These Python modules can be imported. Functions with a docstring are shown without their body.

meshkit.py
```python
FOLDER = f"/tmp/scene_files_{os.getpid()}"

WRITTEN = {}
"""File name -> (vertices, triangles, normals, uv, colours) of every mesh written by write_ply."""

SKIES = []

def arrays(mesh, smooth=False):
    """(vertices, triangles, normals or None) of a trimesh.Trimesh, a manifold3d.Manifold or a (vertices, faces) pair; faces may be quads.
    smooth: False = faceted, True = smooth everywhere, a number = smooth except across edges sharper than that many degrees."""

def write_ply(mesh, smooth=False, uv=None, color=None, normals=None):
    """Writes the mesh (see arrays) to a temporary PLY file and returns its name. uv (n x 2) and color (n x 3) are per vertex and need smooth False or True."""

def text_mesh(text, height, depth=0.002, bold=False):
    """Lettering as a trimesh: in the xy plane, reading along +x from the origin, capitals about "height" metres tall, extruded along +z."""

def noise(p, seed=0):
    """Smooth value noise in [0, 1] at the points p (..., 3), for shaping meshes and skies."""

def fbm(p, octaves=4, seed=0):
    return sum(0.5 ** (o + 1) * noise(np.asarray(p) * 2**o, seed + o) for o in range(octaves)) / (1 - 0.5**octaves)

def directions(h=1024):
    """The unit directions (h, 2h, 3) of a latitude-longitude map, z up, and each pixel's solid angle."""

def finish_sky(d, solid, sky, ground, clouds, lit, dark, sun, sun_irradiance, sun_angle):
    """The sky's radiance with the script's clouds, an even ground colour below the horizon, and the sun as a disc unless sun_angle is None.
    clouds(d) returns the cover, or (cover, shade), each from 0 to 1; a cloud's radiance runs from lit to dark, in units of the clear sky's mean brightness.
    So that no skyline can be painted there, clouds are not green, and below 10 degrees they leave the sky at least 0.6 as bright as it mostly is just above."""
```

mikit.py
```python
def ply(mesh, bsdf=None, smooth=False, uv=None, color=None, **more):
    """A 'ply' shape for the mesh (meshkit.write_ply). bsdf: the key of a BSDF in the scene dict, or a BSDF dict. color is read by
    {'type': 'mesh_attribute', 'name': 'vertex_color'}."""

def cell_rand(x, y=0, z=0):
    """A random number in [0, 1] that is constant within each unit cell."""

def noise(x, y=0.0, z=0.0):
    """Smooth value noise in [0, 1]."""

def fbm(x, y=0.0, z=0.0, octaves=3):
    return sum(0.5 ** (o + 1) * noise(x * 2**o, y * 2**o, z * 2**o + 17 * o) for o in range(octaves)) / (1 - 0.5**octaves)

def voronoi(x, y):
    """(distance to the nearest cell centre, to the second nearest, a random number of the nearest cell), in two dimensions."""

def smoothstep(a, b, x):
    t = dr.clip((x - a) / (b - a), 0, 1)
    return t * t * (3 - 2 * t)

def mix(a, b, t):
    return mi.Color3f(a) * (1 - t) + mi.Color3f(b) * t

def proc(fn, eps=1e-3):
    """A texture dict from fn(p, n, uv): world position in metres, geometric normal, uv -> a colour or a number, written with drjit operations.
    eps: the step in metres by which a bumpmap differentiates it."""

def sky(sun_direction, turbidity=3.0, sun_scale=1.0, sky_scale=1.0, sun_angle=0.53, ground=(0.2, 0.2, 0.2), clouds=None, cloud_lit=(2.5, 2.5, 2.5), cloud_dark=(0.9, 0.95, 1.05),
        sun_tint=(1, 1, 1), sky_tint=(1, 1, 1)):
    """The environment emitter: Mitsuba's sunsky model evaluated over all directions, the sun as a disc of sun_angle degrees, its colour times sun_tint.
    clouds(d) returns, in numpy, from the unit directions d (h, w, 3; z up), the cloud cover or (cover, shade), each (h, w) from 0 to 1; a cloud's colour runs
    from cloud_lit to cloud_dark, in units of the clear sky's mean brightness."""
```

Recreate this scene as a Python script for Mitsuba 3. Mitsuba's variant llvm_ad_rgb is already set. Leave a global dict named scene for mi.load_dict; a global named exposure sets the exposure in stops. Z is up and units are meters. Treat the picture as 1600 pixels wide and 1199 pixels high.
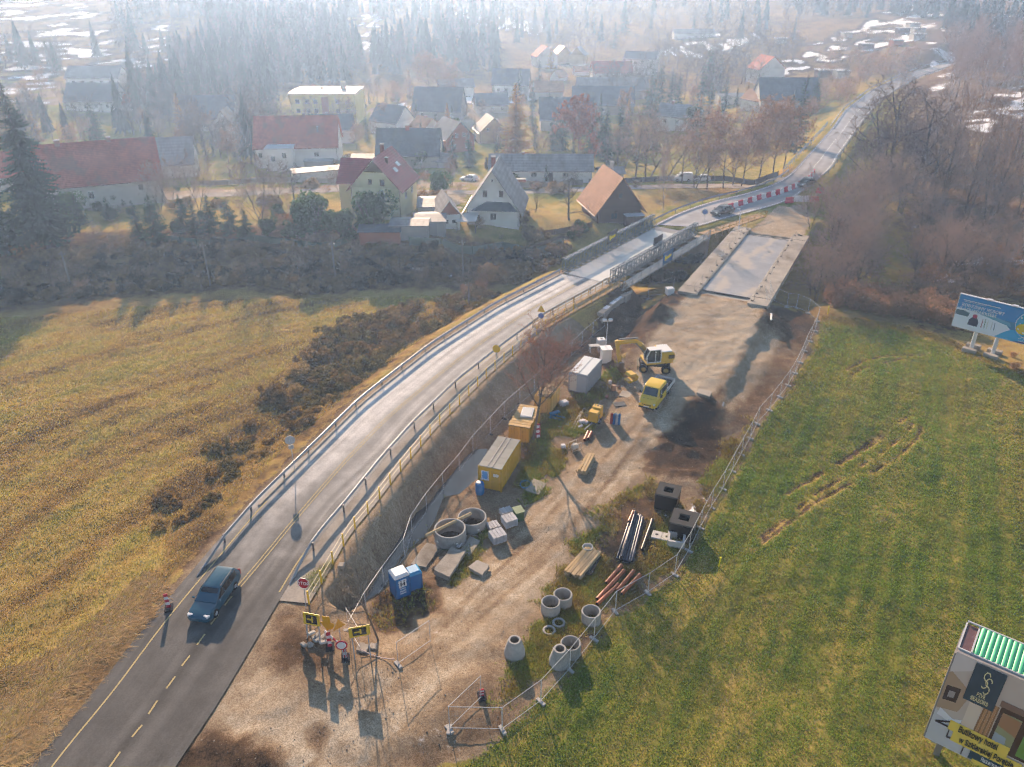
import math, random
import numpy as np, trimesh, mitsuba as mi, mikit, meshkit
from mikit import noise, fbm, smoothstep, mix, voronoi, cell_rand
from scipy.interpolate import RBFInterpolator
import drjit as dr

T = mi.ScalarTransform4f
scene, labels = {'type': 'scene'}, {}
rng = np.random.default_rng(7)

# ---------------------------------------------------------------- camera, sky, sun, air
CAM_H, PITCH, FOC = 40.0, math.radians(28.4), 1217.0          # metres over the road, tilt, focal length in photograph pixels
scene['camera'] = {'type': 'perspective', 'fov': 2 * math.degrees(math.atan(800 / FOC)), 'fov_axis': 'x', 'near_clip': 0.5, 'far_clip': 6000.0,
                   'to_world': T().look_at(origin=[0, 0, CAM_H], target=[0, math.cos(PITCH), CAM_H - math.sin(PITCH)], up=[0, 0, 1]),
                   'medium': {'type': 'ref', 'id': 'air'}}
SUN_EL, SUN_AZ = math.radians(20.5), math.radians(-14.5)
sun_dir = [math.sin(SUN_AZ) * math.cos(SUN_EL), math.cos(SUN_AZ) * math.cos(SUN_EL), math.sin(SUN_EL)]
scene['sky'] = mikit.sky(sun_dir, turbidity=3.2, sun_scale=1.6, sky_scale=1.25, sky_tint=(1.0, .99, 1.06), ground=(0.16, 0.15, 0.12), sun_tint=(0.97, .985, 1.27))
exposure = 2.34
scene['air'] = {'type': 'homogeneous', 'albedo': {'type': 'rgb', 'value': [0.93, 0.955, 0.975]},
                'sigma_t': {'type': 'rgb', 'value': [0.00040, 0.00058, 0.00089]}, 'phase': {'type': 'hg', 'g': 0.52}}

# ---------------------------------------------------------------- helpers
def numbered(k):
    if k not in taken:
        taken.add(k); return k
    i = 1
    while f'{k}_{i:03d}' in taken: i += 1
    taken.add(f'{k}_{i:03d}'); return f'{k}_{i:03d}'
taken = set()

def thing(name, label, cat, group=None):
    k = numbered(name); labels[k] = {'label': label, 'category': cat}
    if group: labels[k]['group'] = group
    return k

def struct(name, d, label=None):
    k = numbered(name); scene[k] = d; labels[k] = {'kind': 'structure'}
    if label: labels[k]['label'] = label
    return k

def put(parent, name, d, M=None, label=None, stuff=False):
    """one entry of the scene below parent (or top-level with parent None)"""
    k = numbered(parent + '__' + name) if parent else name
    scene[k] = dict(d) if M is None else {**d, 'to_world': T(M.tolist())}
    if label or stuff:
        labels.setdefault(k, {})
        if label: labels[k]['label'] = label
        if stuff: labels[k]['kind'] = 'stuff'
    return k

def mat(x=0, y=0, z=0, rz=0, rx=0, ry=0, s=1.0):
    """translation . rotation about z, x, y . scale, as a 4x4 array"""
    a, b, c = rz, rx, ry
    Rz = np.array([[math.cos(a), -math.sin(a), 0], [math.sin(a), math.cos(a), 0], [0, 0, 1.0]])
    Rx = np.array([[1, 0, 0], [0, math.cos(b), -math.sin(b)], [0, math.sin(b), math.cos(b)]])
    Ry = np.array([[math.cos(c), 0, math.sin(c)], [0, 1, 0], [-math.sin(c), 0, math.cos(c)]])
    M = np.eye(4); M[:3, :3] = Rz @ Rx @ Ry * s; M[:3, 3] = (x, y, z)
    return M

BOXF = np.array([[0, 2, 3], [0, 3, 1], [4, 5, 7], [4, 7, 6], [0, 1, 5], [0, 5, 4], [2, 6, 7], [2, 7, 3], [0, 4, 6], [0, 6, 2], [1, 3, 7], [1, 7, 5]])
BOXV = np.array([[x, y, z] for z in (-.5, .5) for y in (-.5, .5) for x in (-.5, .5)], float)

class MB:
    """collects pieces with a colour each; ply() makes them one mesh"""
    def __init__(self, M=None): self.v, self.f, self.c, self.n, self.M = [], [], [], 0, M
    def raw(self, v, f, col):
        v = np.asarray(v, float).reshape(-1, 3); f = np.asarray(f, int)
        if f.shape[1] == 4: f = np.vstack([f[:, [0, 1, 2]], f[:, [0, 2, 3]]])
        if self.M is not None: v = v @ self.M[:3, :3].T + self.M[:3, 3]
        self.v.append(v); self.f.append(f + self.n); self.n += len(v)
        col = np.asarray(col, float)
        self.c.append(np.broadcast_to(col, (len(v), 3)) if col.ndim == 1 else col)
        return self
    def box(self, x, y, z, sx, sy, sz, col=(.5, .5, .5), rz=0, rx=0, ry=0, bev=0.0, taper=1.0):
        """centre x, y; z = underside"""
        if bev:
            m = bevbox(sx, sy, sz, bev); v, f = m
        else:
            v, f = BOXV * [sx, sy, sz], BOXF
        if taper != 1: v = v * np.where(v[:, 2:] > 0, [taper, taper, 1], 1)
        m = mat(x, y, z + sz / 2, rz, rx, ry)
        return self.raw(v @ m[:3, :3].T + m[:3, 3], f, col)
    def beam(self, a, b, w, h=None, col=(.5, .5, .5), up=(0, 0, 1)):
        """square bar from a to b"""
        a, b = np.asarray(a, float), np.asarray(b, float); h = h or w
        t = b - a; L = np.linalg.norm(t); t = t / max(L, 1e-9); up = np.asarray(up, float)
        if abs(t @ up) > .97: up = np.array([1.0, 0, 0])
        s = np.cross(t, up); s /= np.linalg.norm(s); u = np.cross(s, t)
        v = np.array([a + L * (i + .5) * t + s * j * w + u * k * h for k in (-.5, .5) for j in (-.5, .5) for i in (-.5, .5)])
        return self.raw(v, BOXF, col)
    def segs(self, P0, P1, R0, R1, col, sides=3):
        v, f = seg_mesh(P0, P1, R0, R1, sides)
        col = np.asarray(col, float)
        return self.raw(v, f, col if col.ndim == 1 else np.repeat(col, 2 * sides, 0))
    def tube(self, pts, r, col=(.5, .5, .5), sides=8, caps=True):
        pts = np.asarray(pts, float); n = len(pts)
        t = np.gradient(pts, axis=0); t /= np.linalg.norm(t, axis=1, keepdims=True) + 1e-12
        ref = np.array([0, 0, 1.0]) if abs(t[0] @ [0, 0, 1]) < .9 else np.array([1.0, 0, 0])
        a = np.cross(t, ref); a /= np.linalg.norm(a, axis=1, keepdims=True) + 1e-12; b = np.cross(t, a)
        ang = np.arange(sides) * 2 * np.pi / sides; r = np.broadcast_to(r, (n,))
        v = pts[:, None] + r[:, None, None] * (np.cos(ang)[None, :, None] * a[:, None] + np.sin(ang)[None, :, None] * b[:, None])
        i, j = np.meshgrid(np.arange(n - 1), np.arange(sides), indexing='ij'); j2 = (j + 1) % sides
        f = np.stack([i * sides + j, (i + 1) * sides + j, (i + 1) * sides + j2, i * sides + j2], -1).reshape(-1, 4)
        v = v.reshape(-1, 3)
        f = np.vstack([f[:, [0, 1, 2]], f[:, [0, 2, 3]]])
        if caps:
            k = len(v); v = np.vstack([v, pts[:1], pts[-1:]]); q = np.arange(sides); q2 = (q + 1) % sides; e = (n - 1) * sides
            f = np.vstack([f, np.stack([q, q2, q * 0 + k], 1), np.stack([e + q2, e + q, q * 0 + k + 1], 1)])
        return self.raw(v, f, col)
    def cyl(self, x, y, z, r, h, col=(.5, .5, .5), sides=16, r2=None):
        return self.lathe(x, y, z, [(0, 0), (r, 0), (r2 if r2 is not None else r, h), (0, h)], col, sides)
    def lathe(self, x, y, z, prof, col, sides=24):
        p = np.asarray(prof, float); a = np.arange(sides) * 2 * np.pi / sides; n = len(p)
        v = np.stack([x + p[:, None, 0] * np.cos(a), y + p[:, None, 0] * np.sin(a), z + p[:, None, 1] + 0 * a], -1).reshape(-1, 3)
        i, j = np.meshgrid(np.arange(n - 1), np.arange(sides), indexing='ij'); j2 = (j + 1) % sides
        return self.raw(v, np.stack([i * sides + j, i * sides + j2, (i + 1) * sides + j2, (i + 1) * sides + j], -1).reshape(-1, 4), col)
    def prism(self, poly, z0, z1, col, axis='z', off=0):
        """extrudes a simple polygon (counter-clockwise) along z, or along y with poly in x, z"""
        from shapely.geometry import Polygon
        m = trimesh.creation.extrude_polygon(Polygon(poly).buffer(0), z1 - z0, engine='earcut'); v = np.array(m.vertices)
        f = np.array(m.faces)
        if axis == 'y': v = np.stack([v[:, 0], z1 - v[:, 2], v[:, 1]], 1)
        elif axis == 'x': v = np.stack([z0 + v[:, 2], v[:, 0], v[:, 1]], 1)
        else: v[:, 2] += z0
        return self.raw(v, f, col)
    def tm(self, m, col): return self.raw(np.array(m.vertices), np.array(m.faces), col)
    def ply(self, bsdf='matte', smooth=False):
        v, f, c = np.vstack(self.v), np.vstack(self.f), np.vstack(self.c)
        if smooth is False or smooth is True: return mikit.ply((v, f), bsdf, smooth=smooth, color=c)
        fn = np.cross(v[f[:, 1]] - v[f[:, 0]], v[f[:, 2]] - v[f[:, 0]]); ar = np.linalg.norm(fn, axis=1, keepdims=True); keep = ar[:, 0] > 1e-12; f, fn, ar = f[keep], fn[keep], ar[keep]; un = fn / ar
        _, pid = np.unique(np.round(v, 5), axis=0, return_inverse=True); pid = np.ravel(pid)[f].ravel(); face = np.repeat(np.arange(len(f)), 3); order = np.argsort(pid, kind='stable'); out = np.zeros((len(pid), 3)); cut = math.cos(math.radians(smooth))
        for grp in np.split(order, np.nonzero(np.diff(pid[order]))[0] + 1):
            q = face[grp]; w = (un[q] @ un[q].T > cut); out[grp] = w @ fn[q]
        out /= np.linalg.norm(out, axis=1, keepdims=True) + 1e-15
        path = meshkit.write_ply((v[f].reshape(-1, 3), np.arange(len(f) * 3).reshape(-1, 3)), False, None, c[f].reshape(-1, 3), normals=out)
        return {'type': 'ply', 'filename': path, 'face_normals': False, 'bsdf': {'type': 'ref', 'id': bsdf}}
    def to(self, parent, name, bsdf='matte', smooth=False, label=None, stuff=False, M=None):
        return put(parent, name, self.ply(bsdf, smooth), M, label, stuff)

def bevbox(sx, sy, sz, b):
    import manifold3d as m3
    bx = m3.Manifold.hull(m3.Manifold.compose([m3.Manifold.cube([sx - 2 * b * (k != 0), sy - 2 * b * (k != 1), sz - 2 * b * (k != 2)], True) for k in range(3)]))
    m = bx.to_mesh(); return np.array(m.vert_properties[:, :3], float), np.array(m.tri_verts, int)

def seg_mesh(P0, P1, R0, R1, sides=3):
    P0, P1 = np.asarray(P0, float), np.asarray(P1, float); n = len(P0)
    R0, R1 = np.broadcast_to(R0, (n,)), np.broadcast_to(R1, (n,))
    t = P1 - P0; t /= np.linalg.norm(t, axis=1, keepdims=True) + 1e-12
    ref = np.where(np.abs(t[:, 2:]) < .9, [[0, 0, 1.0]], [[1.0, 0, 0]])
    a = np.cross(t, ref); a /= np.linalg.norm(a, axis=1, keepdims=True) + 1e-12; b = np.cross(t, a)
    if sides == 2:
        v = np.stack([P0 - a * R0[:, None], P0 + a * R0[:, None], P1 + a * R1[:, None], P1 - a * R1[:, None]], 1).reshape(-1, 3)
        k = np.arange(n)[:, None] * 4
        return v, np.vstack([k + [0, 1, 2], k + [0, 2, 3]])
    ang = np.arange(sides) * 2 * np.pi / sides
    ring = np.cos(ang)[None, :, None] * a[:, None] + np.sin(ang)[None, :, None] * b[:, None]
    v = np.concatenate([P0[:, None] + ring * R0[:, None, None], P1[:, None] + ring * R1[:, None, None]], 1).reshape(-1, 3)
    q = np.arange(sides); q2 = (q + 1) % sides; k = np.arange(n)[:, None] * 2 * sides
    f = np.concatenate([np.stack([k + q, k + q2 + 0 * k, k + sides + q2], -1).reshape(-1, 3), np.stack([k + q, k + sides + q2, k + sides + q], -1).reshape(-1, 3)])
    return v, f

# ---------------------------------------------------------------- survey of the photograph: rays and ground points
def ray(px, py):
    x, y = (px - 800) / FOC, -(py - 599.5) / FOC
    return np.array([x, math.cos(PITCH) + y * math.sin(PITCH), -math.sin(PITCH) + y * math.cos(PITCH)])
def at_z(px, py, z=0.0):
    d = ray(px, py); return d * ((CAM_H - z) / -d[2]) + [0, 0, CAM_H]
def P2(pts, z=0.0): return np.array([at_z(a, b, z)[:2] for a, b in pts])
def ss(a, b, x):
    t = np.clip((x - a) / (b - a), 0, 1); return t * t * (3 - 2 * t)
def resample(p, step):
    p = np.asarray(p, float); s = np.r_[0, np.cumsum(np.linalg.norm(np.diff(p, axis=0), axis=1))]
    n = max(2, int(round(s[-1] / step)) + 1); q = np.linspace(0, s[-1], n)
    return np.stack([np.interp(q, s, p[:, k]) for k in range(p.shape[1])], 1)
def smooth_line(p, step=1.0, width=4.0):
    """resampled polyline with rounded corners"""
    q = resample(p, step * .5); k = max(1, int(width / (step * .5)))
    pad = np.vstack([2 * q[:1] - q[1:k + 1][::-1], q, 2 * q[-1:] - q[-k - 1:-1][::-1]]) if len(q) > k + 1 else q
    if len(pad) != len(q):
        w = np.hanning(2 * k + 3)[1:-1]; w /= w.sum()
        q = np.stack([np.convolve(pad[:, i], w, 'valid') for i in range(q.shape[1])], 1)
    return resample(q, step)
def offset(p, d):
    """polyline moved d metres to its right"""
    t = np.gradient(np.asarray(p)[:, :2], axis=0); t /= np.linalg.norm(t, axis=1, keepdims=True) + 1e-12
    o = np.array(p, float); o[:, 0] += t[:, 1] * d; o[:, 1] -= t[:, 0] * d
    return o
def dist_line(x, y, p):
    """distance to a polyline and the side (positive on its right)"""
    best = np.full(np.shape(x), 1e9); side = np.zeros(np.shape(x))
    for a, b in zip(p[:-1], p[1:]):
        d = b - a; L2 = d @ d + 1e-12
        t = np.clip(((x - a[0]) * d[0] + (y - a[1]) * d[1]) / L2, 0, 1)
        ex, ey = x - a[0] - t * d[0], y - a[1] - t * d[1]; q = np.hypot(ex, ey); m = q < best
        best = np.where(m, q, best); side = np.where(m, ex * d[1] - ey * d[0], side)
    return best, side
def sd_poly(x, y, p):
    """signed distance to a polygon, negative inside"""
    p = np.asarray(p); inside = np.zeros(np.shape(x), bool); best = np.full(np.shape(x), 1e9)
    for a, b in zip(p, np.roll(p, -1, 0)):
        d = b - a; t = np.clip(((x - a[0]) * d[0] + (y - a[1]) * d[1]) / (d @ d + 1e-12), 0, 1)
        best = np.minimum(best, np.hypot(x - a[0] - t * d[0], y - a[1] - t * d[1]))
        c = (a[1] > y) != (b[1] > y)
        inside ^= c & (x < (b[0] - a[0]) * (y - a[1]) / (b[1] - a[1] + 1e-12) + a[0])
    return np.where(inside, -best, best)
# ---------------------------------------------------------------- lines surveyed on the road plane
L_PX = [(77, 1199), (171, 1089), (259, 969), (328, 887), (409, 790), (426, 774), (570, 630), (678, 545), (780, 480), (879, 429)]
R_PX = [(280, 1189), (331, 1114), (355, 1075), (443, 927), (471, 880), (504, 835), (540, 793), (597, 722), (645, 668), (715, 600), (790, 541), (850, 497), (930, 453), (948, 442)]
Y_PX = [(483, 943), (516, 889), (547, 834), (579, 798), (624, 738), (681, 669), (729, 621), (765, 585), (846, 516), (893, 489), (940, 462), (972, 443)]
LF_PX = [(1022, 351), (1060, 332), (1112, 314), (1160, 304), (1210, 288), (1238, 269), (1300, 200), (1320, 172), (1362, 140), (1412, 117), (1450, 104), (1482, 96), (1540, 88)]
RF_PX = [(1086, 355), (1112, 348), (1140, 339), (1186, 328), (1236, 313), (1283, 277), (1300, 262), (1312, 240), (1332, 212), (1350, 187), (1372, 162), (1400, 141), (1437, 121), (1482, 106), (1540, 97)]
p_near = at_z(20, 1290)[:2]; q_near = at_z(215, 1290)[:2]
L_LINE = smooth_line(np.vstack([p_near, P2(L_PX)]), .8, 4); R_LINE = smooth_line(np.vstack([q_near, P2(R_PX)]), .8, 1.5)
Y_LINE = smooth_line(P2(Y_PX), .8, 3)
LF_LINE = smooth_line(P2(LF_PX), 1.5, 8); RF_LINE = smooth_line(P2(RF_PX), 1.5, 8)
CORR = np.vstack([L_LINE, Y_LINE[::-1], P2([(470, 950), (443, 927)]), R_LINE[:int(np.argmin(np.hypot(*(R_LINE - P2([(443, 927)])[0]).T)))][::-1]])
FARC = np.vstack([LF_LINE, RF_LINE[::-1]])
WATER_PX = [(740, 703), (760, 702), (745, 745), (725, 762), (716, 771), (692, 775), (677, 812), (660, 838), (644, 852), (627, 868), (615, 890), (603, 918), (575, 940), (540, 975), (533, 972), (556, 945), (586, 903),
            (604, 868), (626, 832), (648, 800), (670, 785), (685, 763), (704, 742), (725, 716)]
WATER = P2(WATER_PX, -2.9)

# ---------------------------------------------------------------- heights: surveyed spots (pixel, height over the road)
SPOTS = '''0 1199 -.6;60 1100 -.5;150 1000 -.5;0 1000 -1;0 850 -1.5;150 850 -1.3;250 800 -1.3;300 760 -1.6;0 700 -2;150 650 -2;330 650 -2.3;400 690 -2.2;450 600 -2.6;520 590 -2.4;0 560 -3;200 550 -3;400 520 -3.2
560 540 -3.2;600 500 -3.6;680 490 -3.8;0 490 -4.2;130 465 -4.5;300 455 -4.7;450 450 -4.7;600 450 -4.7;720 450 -4.8;780 450 -4.5;0 473 -5;130 450 -5.5;300 437 -5.6;520 438 -5.6;720 434 -5.7;830 430 -5.9
0 400 -.6;120 388 -.6;250 378 -.3;400 374 -.1;560 374 -.1;700 382 -.3;820 388 -.3;880 376 -.5;1000 430 -7;960 455 -6;1070 415 -7;1110 380 -5;1140 420 -7;1260 430 -6.5;1350 420 -6;1450 420 -5
960 475 -2.1;1000 500 -3.4;1040 450 -3.4;980 525 -3;940 540 -2.6;905 545 -2.3;500 985 0;470 980 0;450 1100 0;350 1180 0;640 1150 -.7;600 1010 -1.2;560 970 -1.6;680 1050 -1.4;760 1100 -1.3;560 920 -2.4;640 835 -2.9
720 735 -2.9;780 660 -2.7;840 610 -2.5;650 950 -2;760 950 -2;700 870 -2.4;790 820 -2.4;880 850 -2.2;770 770 -2.5;860 720 -2.4;960 720 -2;840 680 -2.5;900 640 -2.4;960 600 -2.2;920 590 -2.4;1010 660 -1.8;1000 590 -1.6
1060 580 -1;1040 530 -.7;1100 600 -1.2;1110 520 -.5;1075 475 -.25;1120 470 -.2;1185 488 -.25;1150 540 -.7;1180 510 -.5;1130 612 -1.6;1170 572 -1.4;1210 532 -1.3;1236 502 -1.4;1120 660 -2.0;1200 590 -1.7;1060 720 -2.5;1090 690 -2.8
1000 800 -2.2;1060 840 -2.2;950 880 -2.2;850 1000 -1.9;760 1080 -1.6;700 1180 -1.3;900 1150 -1.8;1000 1050 -2;1100 900 -2.2;1200 700 -2.4;1270 560 -2.6;1300 520 -2.6;1400 600 -2.6;1400 800 -2.4;1400 1000 -2.2;1300 1150 -2
1550 1150 -2;1590 900 -2.2;1590 700 -2.4;1500 600 -2.6;1590 600 -2.5;1450 540 -2.7;1350 510 -2.8;1550 570 -2.6;1500 460 -3.6;1350 455 -4.6;1400 380 -4;1590 420 -3;1290 350 -1.5;1350 300 -1.5;1450 280 -1;1590 280 0;1400 220 -1
1500 180 .5;1590 200 1.5;1590 130 4;50 340 -2;250 330 -1.5;400 320 -2;500 300 -3;560 340 -.5;640 330 -1;700 300 -2;770 350 -.5;840 330 -1.5;960 350 -.8;850 285 -3.5;1000 290 -4;1060 280 -4;1150 285 -3.5;1040 330 -2.5;100 300 -4
250 280 -5;350 240 -7;460 265 -6;600 255 -6.5;700 250 -7;850 240 -7;1000 240 -7;500 195 -9;650 190 -9;800 190 -9.5;950 190 -9;1100 200 -7;1200 230 -5;1150 150 -6;1200 170 -4;1280 180 -2;300 200 -7;100 200 -5;0 240 -5;100 170 -4
140 130 -2;300 150 -5;400 110 -3;600 120 -6;800 130 -9;950 120 -8;1100 110 -7;1250 110 -2;1350 80 2;1300 60 2;1450 60 6;100 60 6;300 60 5;500 70 1;700 70 -3;900 70 -6;1100 70 -4;0 20 14;200 10 16;400 10 14;600 10 10;800 20 3
1000 20 2;1200 20 6;1400 20 12;1550 40 12;1175 365 -.3;1250 340 -.3;1265 372 -.6;1090 375 -3;1290 420 -4;1105 362 -2;640 690 -1.2;560 850 -1.6'''
spots = np.array([at_z(*map(float, s.split())) for s in SPOTS.replace('\n', ';').split(';')])
extra = np.array([[x, y, z] for x in (-900, -450, 0, 450, 900) for y, z in ((850, 24), (1050, 38), (1500, 42), (-60, -1))] + [[-420, 120, 4], [420, 120, 6], [-420, 400, 22], [420, 420, 20]], float)
spots = np.vstack([spots, extra])
rbf = RBFInterpolator(spots[:, :2], spots[:, 2], kernel='linear', smoothing=0.6)

def axis(fine0, fine1, step, lo, hi, grow):
    a = list(np.arange(fine0, fine1, step)); s = step
    while a[-1] < hi: s = min(s * grow, 26); a.append(a[-1] + s)
    s = step; b = []
    p = fine0
    while p > lo: s = min(s * grow, 26); p -= s; b.append(p)
    return np.array(b[::-1] + a)
gx = axis(-52, 52, .30, -900, 900, 1.05); gy = axis(22, 112, .30, -60, 1500, 1.035)
X, Y = np.meshgrid(gx, gy)
def heights(X, Y):
    # far from the camera the sampling may be coarse: the heights are smooth there
    q = np.stack([X.ravel(), Y.ravel()], 1)
    return np.concatenate([rbf(c) for c in np.array_split(q, max(1, len(q) // 40000))]).reshape(X.shape)
cx, cy = gx[::3], gy[::3]
cx = np.unique(np.r_[cx, gx[-1]]); cy = np.unique(np.r_[cy, gy[-1]])
from scipy.interpolate import RegularGridInterpolator
coarse = RegularGridInterpolator((cy, cx), heights(*np.meshgrid(cx, cy)))
Z = coarse(np.stack([Y, X], -1))
P3 = np.stack([X, Y, 0 * X], -1)
far_w = ss(140, 260, Y)
sdR, sdF = sd_poly(X, Y, CORR), sd_poly(X, Y, FARC); sdW = sd_poly(X, Y, WATER)
Z += (meshkit.fbm(P3 / 9, 4, 3) - .5) * .9 * ss(1.0, 8, np.minimum(sdR, sdF)) * (1 - .6 * ss(-6, -1, -np.abs(sdW)))
yard_px = [(330, 1130), (460, 950), (500, 960), (530, 975), (640, 850), (745, 695), (800, 630), (900, 545), (960, 480), (1060, 465), (1205, 480), (1275, 500), (1270, 530), (1245, 590), (1190, 655), (1140, 745), (1090, 830), (1055, 895),
           (960, 955), (890, 1045), (785, 1140), (640, 1240), (200, 1240)]
YARD = P2(yard_px, -1.7); sdY = sd_poly(X, Y, YARD)
nz = meshkit.fbm(P3 / 2.2, 4, 11) - .5; nz2 = meshkit.fbm(P3 / .7, 3, 17) - .5
# the earth ramp to the new bridge and its torn right edge
RAMP = P2([(985, 590), (1012, 535), (1050, 490), (1075, 468), (1190, 488), (1178, 530), (1140, 575), (1118, 606), (1095, 620)], -.8); sdM = sd_poly(X, Y, RAMP) + nz * 1.6
dk0, dk1 = at_z(1128, 470)[:2], at_z(1204, 366)[:2]; ax = (dk1 - dk0) / np.linalg.norm(dk1 - dk0); back = -((X - dk0[0]) * ax[0] + (Y - dk0[1]) * ax[1]); lat = (X - dk0[0]) * ax[1] - (Y - dk0[1]) * ax[0]
rz = -.02 - .052 * np.clip(back, 0, 28) + nz * .08
wL = ss(-9.5, -6.0, lat + nz * 2) * ss(6.8, 5.6, lat + nz * 1.6) * ss(26, 20, back + nz * 3) * ss(-2.5, -1.2, back); Z = Z * (1 - wL) + rz * wL
sc_ = ss(6.2, 7.2, lat) * ss(13, 9, lat) * ss(30, 20, back) * ss(-1, 1.5, back); Z -= .25 * sc_
fb = -((X - dk1[0]) * ax[0] + (Y - dk1[1]) * ax[1]); wF = ss(-7.5, -5.5, lat) * ss(7.2, 5.6, lat) * ss(2.4, 1.0, fb) * ss(-16, -10, fb); Z = Z * (1 - wF) + wF * (-.03 + nz * .05)
# spoil heap beside the deck, mud heaps
for px, py, z, h, r in ((1208, 508, -1.4, .8, 1.7), (1085, 640, -1.9, .5, 3), (1060, 700, -2.4, .6, 4), (1020, 500, -1.6, 1.2, 2.2), (1050, 478, -.8, .5, 1.5), (380, 1165, 0, .3, 3.2), (965, 500, -2.6, .9, 2.2), (1075, 740, -2.4, .4, 3)):
    c = at_z(px, py, z); d2 = ((X - c[0]) ** 2 + (Y - c[1]) ** 2) / r ** 2
    Z += h * np.exp(-d2 * 1.4) * (1 + nz * 1.2)
b = ss(.3, 3.6, sdR)
side_left = dist_line(X, Y, L_LINE[::6])[1] < 0
b = np.where(side_left, ss(1.6, 8.0, sdR), b)
gap = ss(.2, 1.2, sdR)
Z = Z * b + (1 - b) * np.where(sdR < .15, -.09, -.06 + 0 * sdR)
bf = ss(.8, 7, sdF); Z = Z * bf + (1 - bf) * np.where(sdF < .3, -.12, -.1)
wv = ss(.9, -.5, sdW); Z = Z * (1 - wv) + wv * (-3.15)
rough = ss(.2, 1.2, np.minimum(sdR, sdF)) * (1 - wv)
Z += (nz * .22 + nz2 * .10) * rough * (1 - far_w)
TRACKS = [[(1188, 842), (1270, 775), (1330, 735), (1385, 700), (1425, 668), (1428, 650)], [(1175, 862), (1260, 795), (1330, 752), (1400, 715), (1438, 680), (1440, 655)], [(1272, 742), (1330, 708), (1400, 660), (1430, 640), (1470, 620)],
          [(1230, 770), (1290, 735), (1350, 700), (1402, 668), (1410, 655)], [(1322, 578), (1350, 560), (1390, 552), (1450, 552)], [(1330, 585), (1360, 568), (1410, 558)]]
TR = [smooth_line(P2(t, -2.4), .6, 3) for t in TRACKS]
rut = np.zeros_like(X); near = (X > 15) & (Y < 95)
for t in TR:
    d, _ = dist_line(X[near], Y[near], t[::3]); rut[near] = np.maximum(rut[near], ss(.42, .08, d) * ss(.25, .5, meshkit.noise(np.stack([X[near] / 2.2, Y[near] / 2.2, 0 * d], -1), 31)))
Z -= .09 * rut
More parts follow.
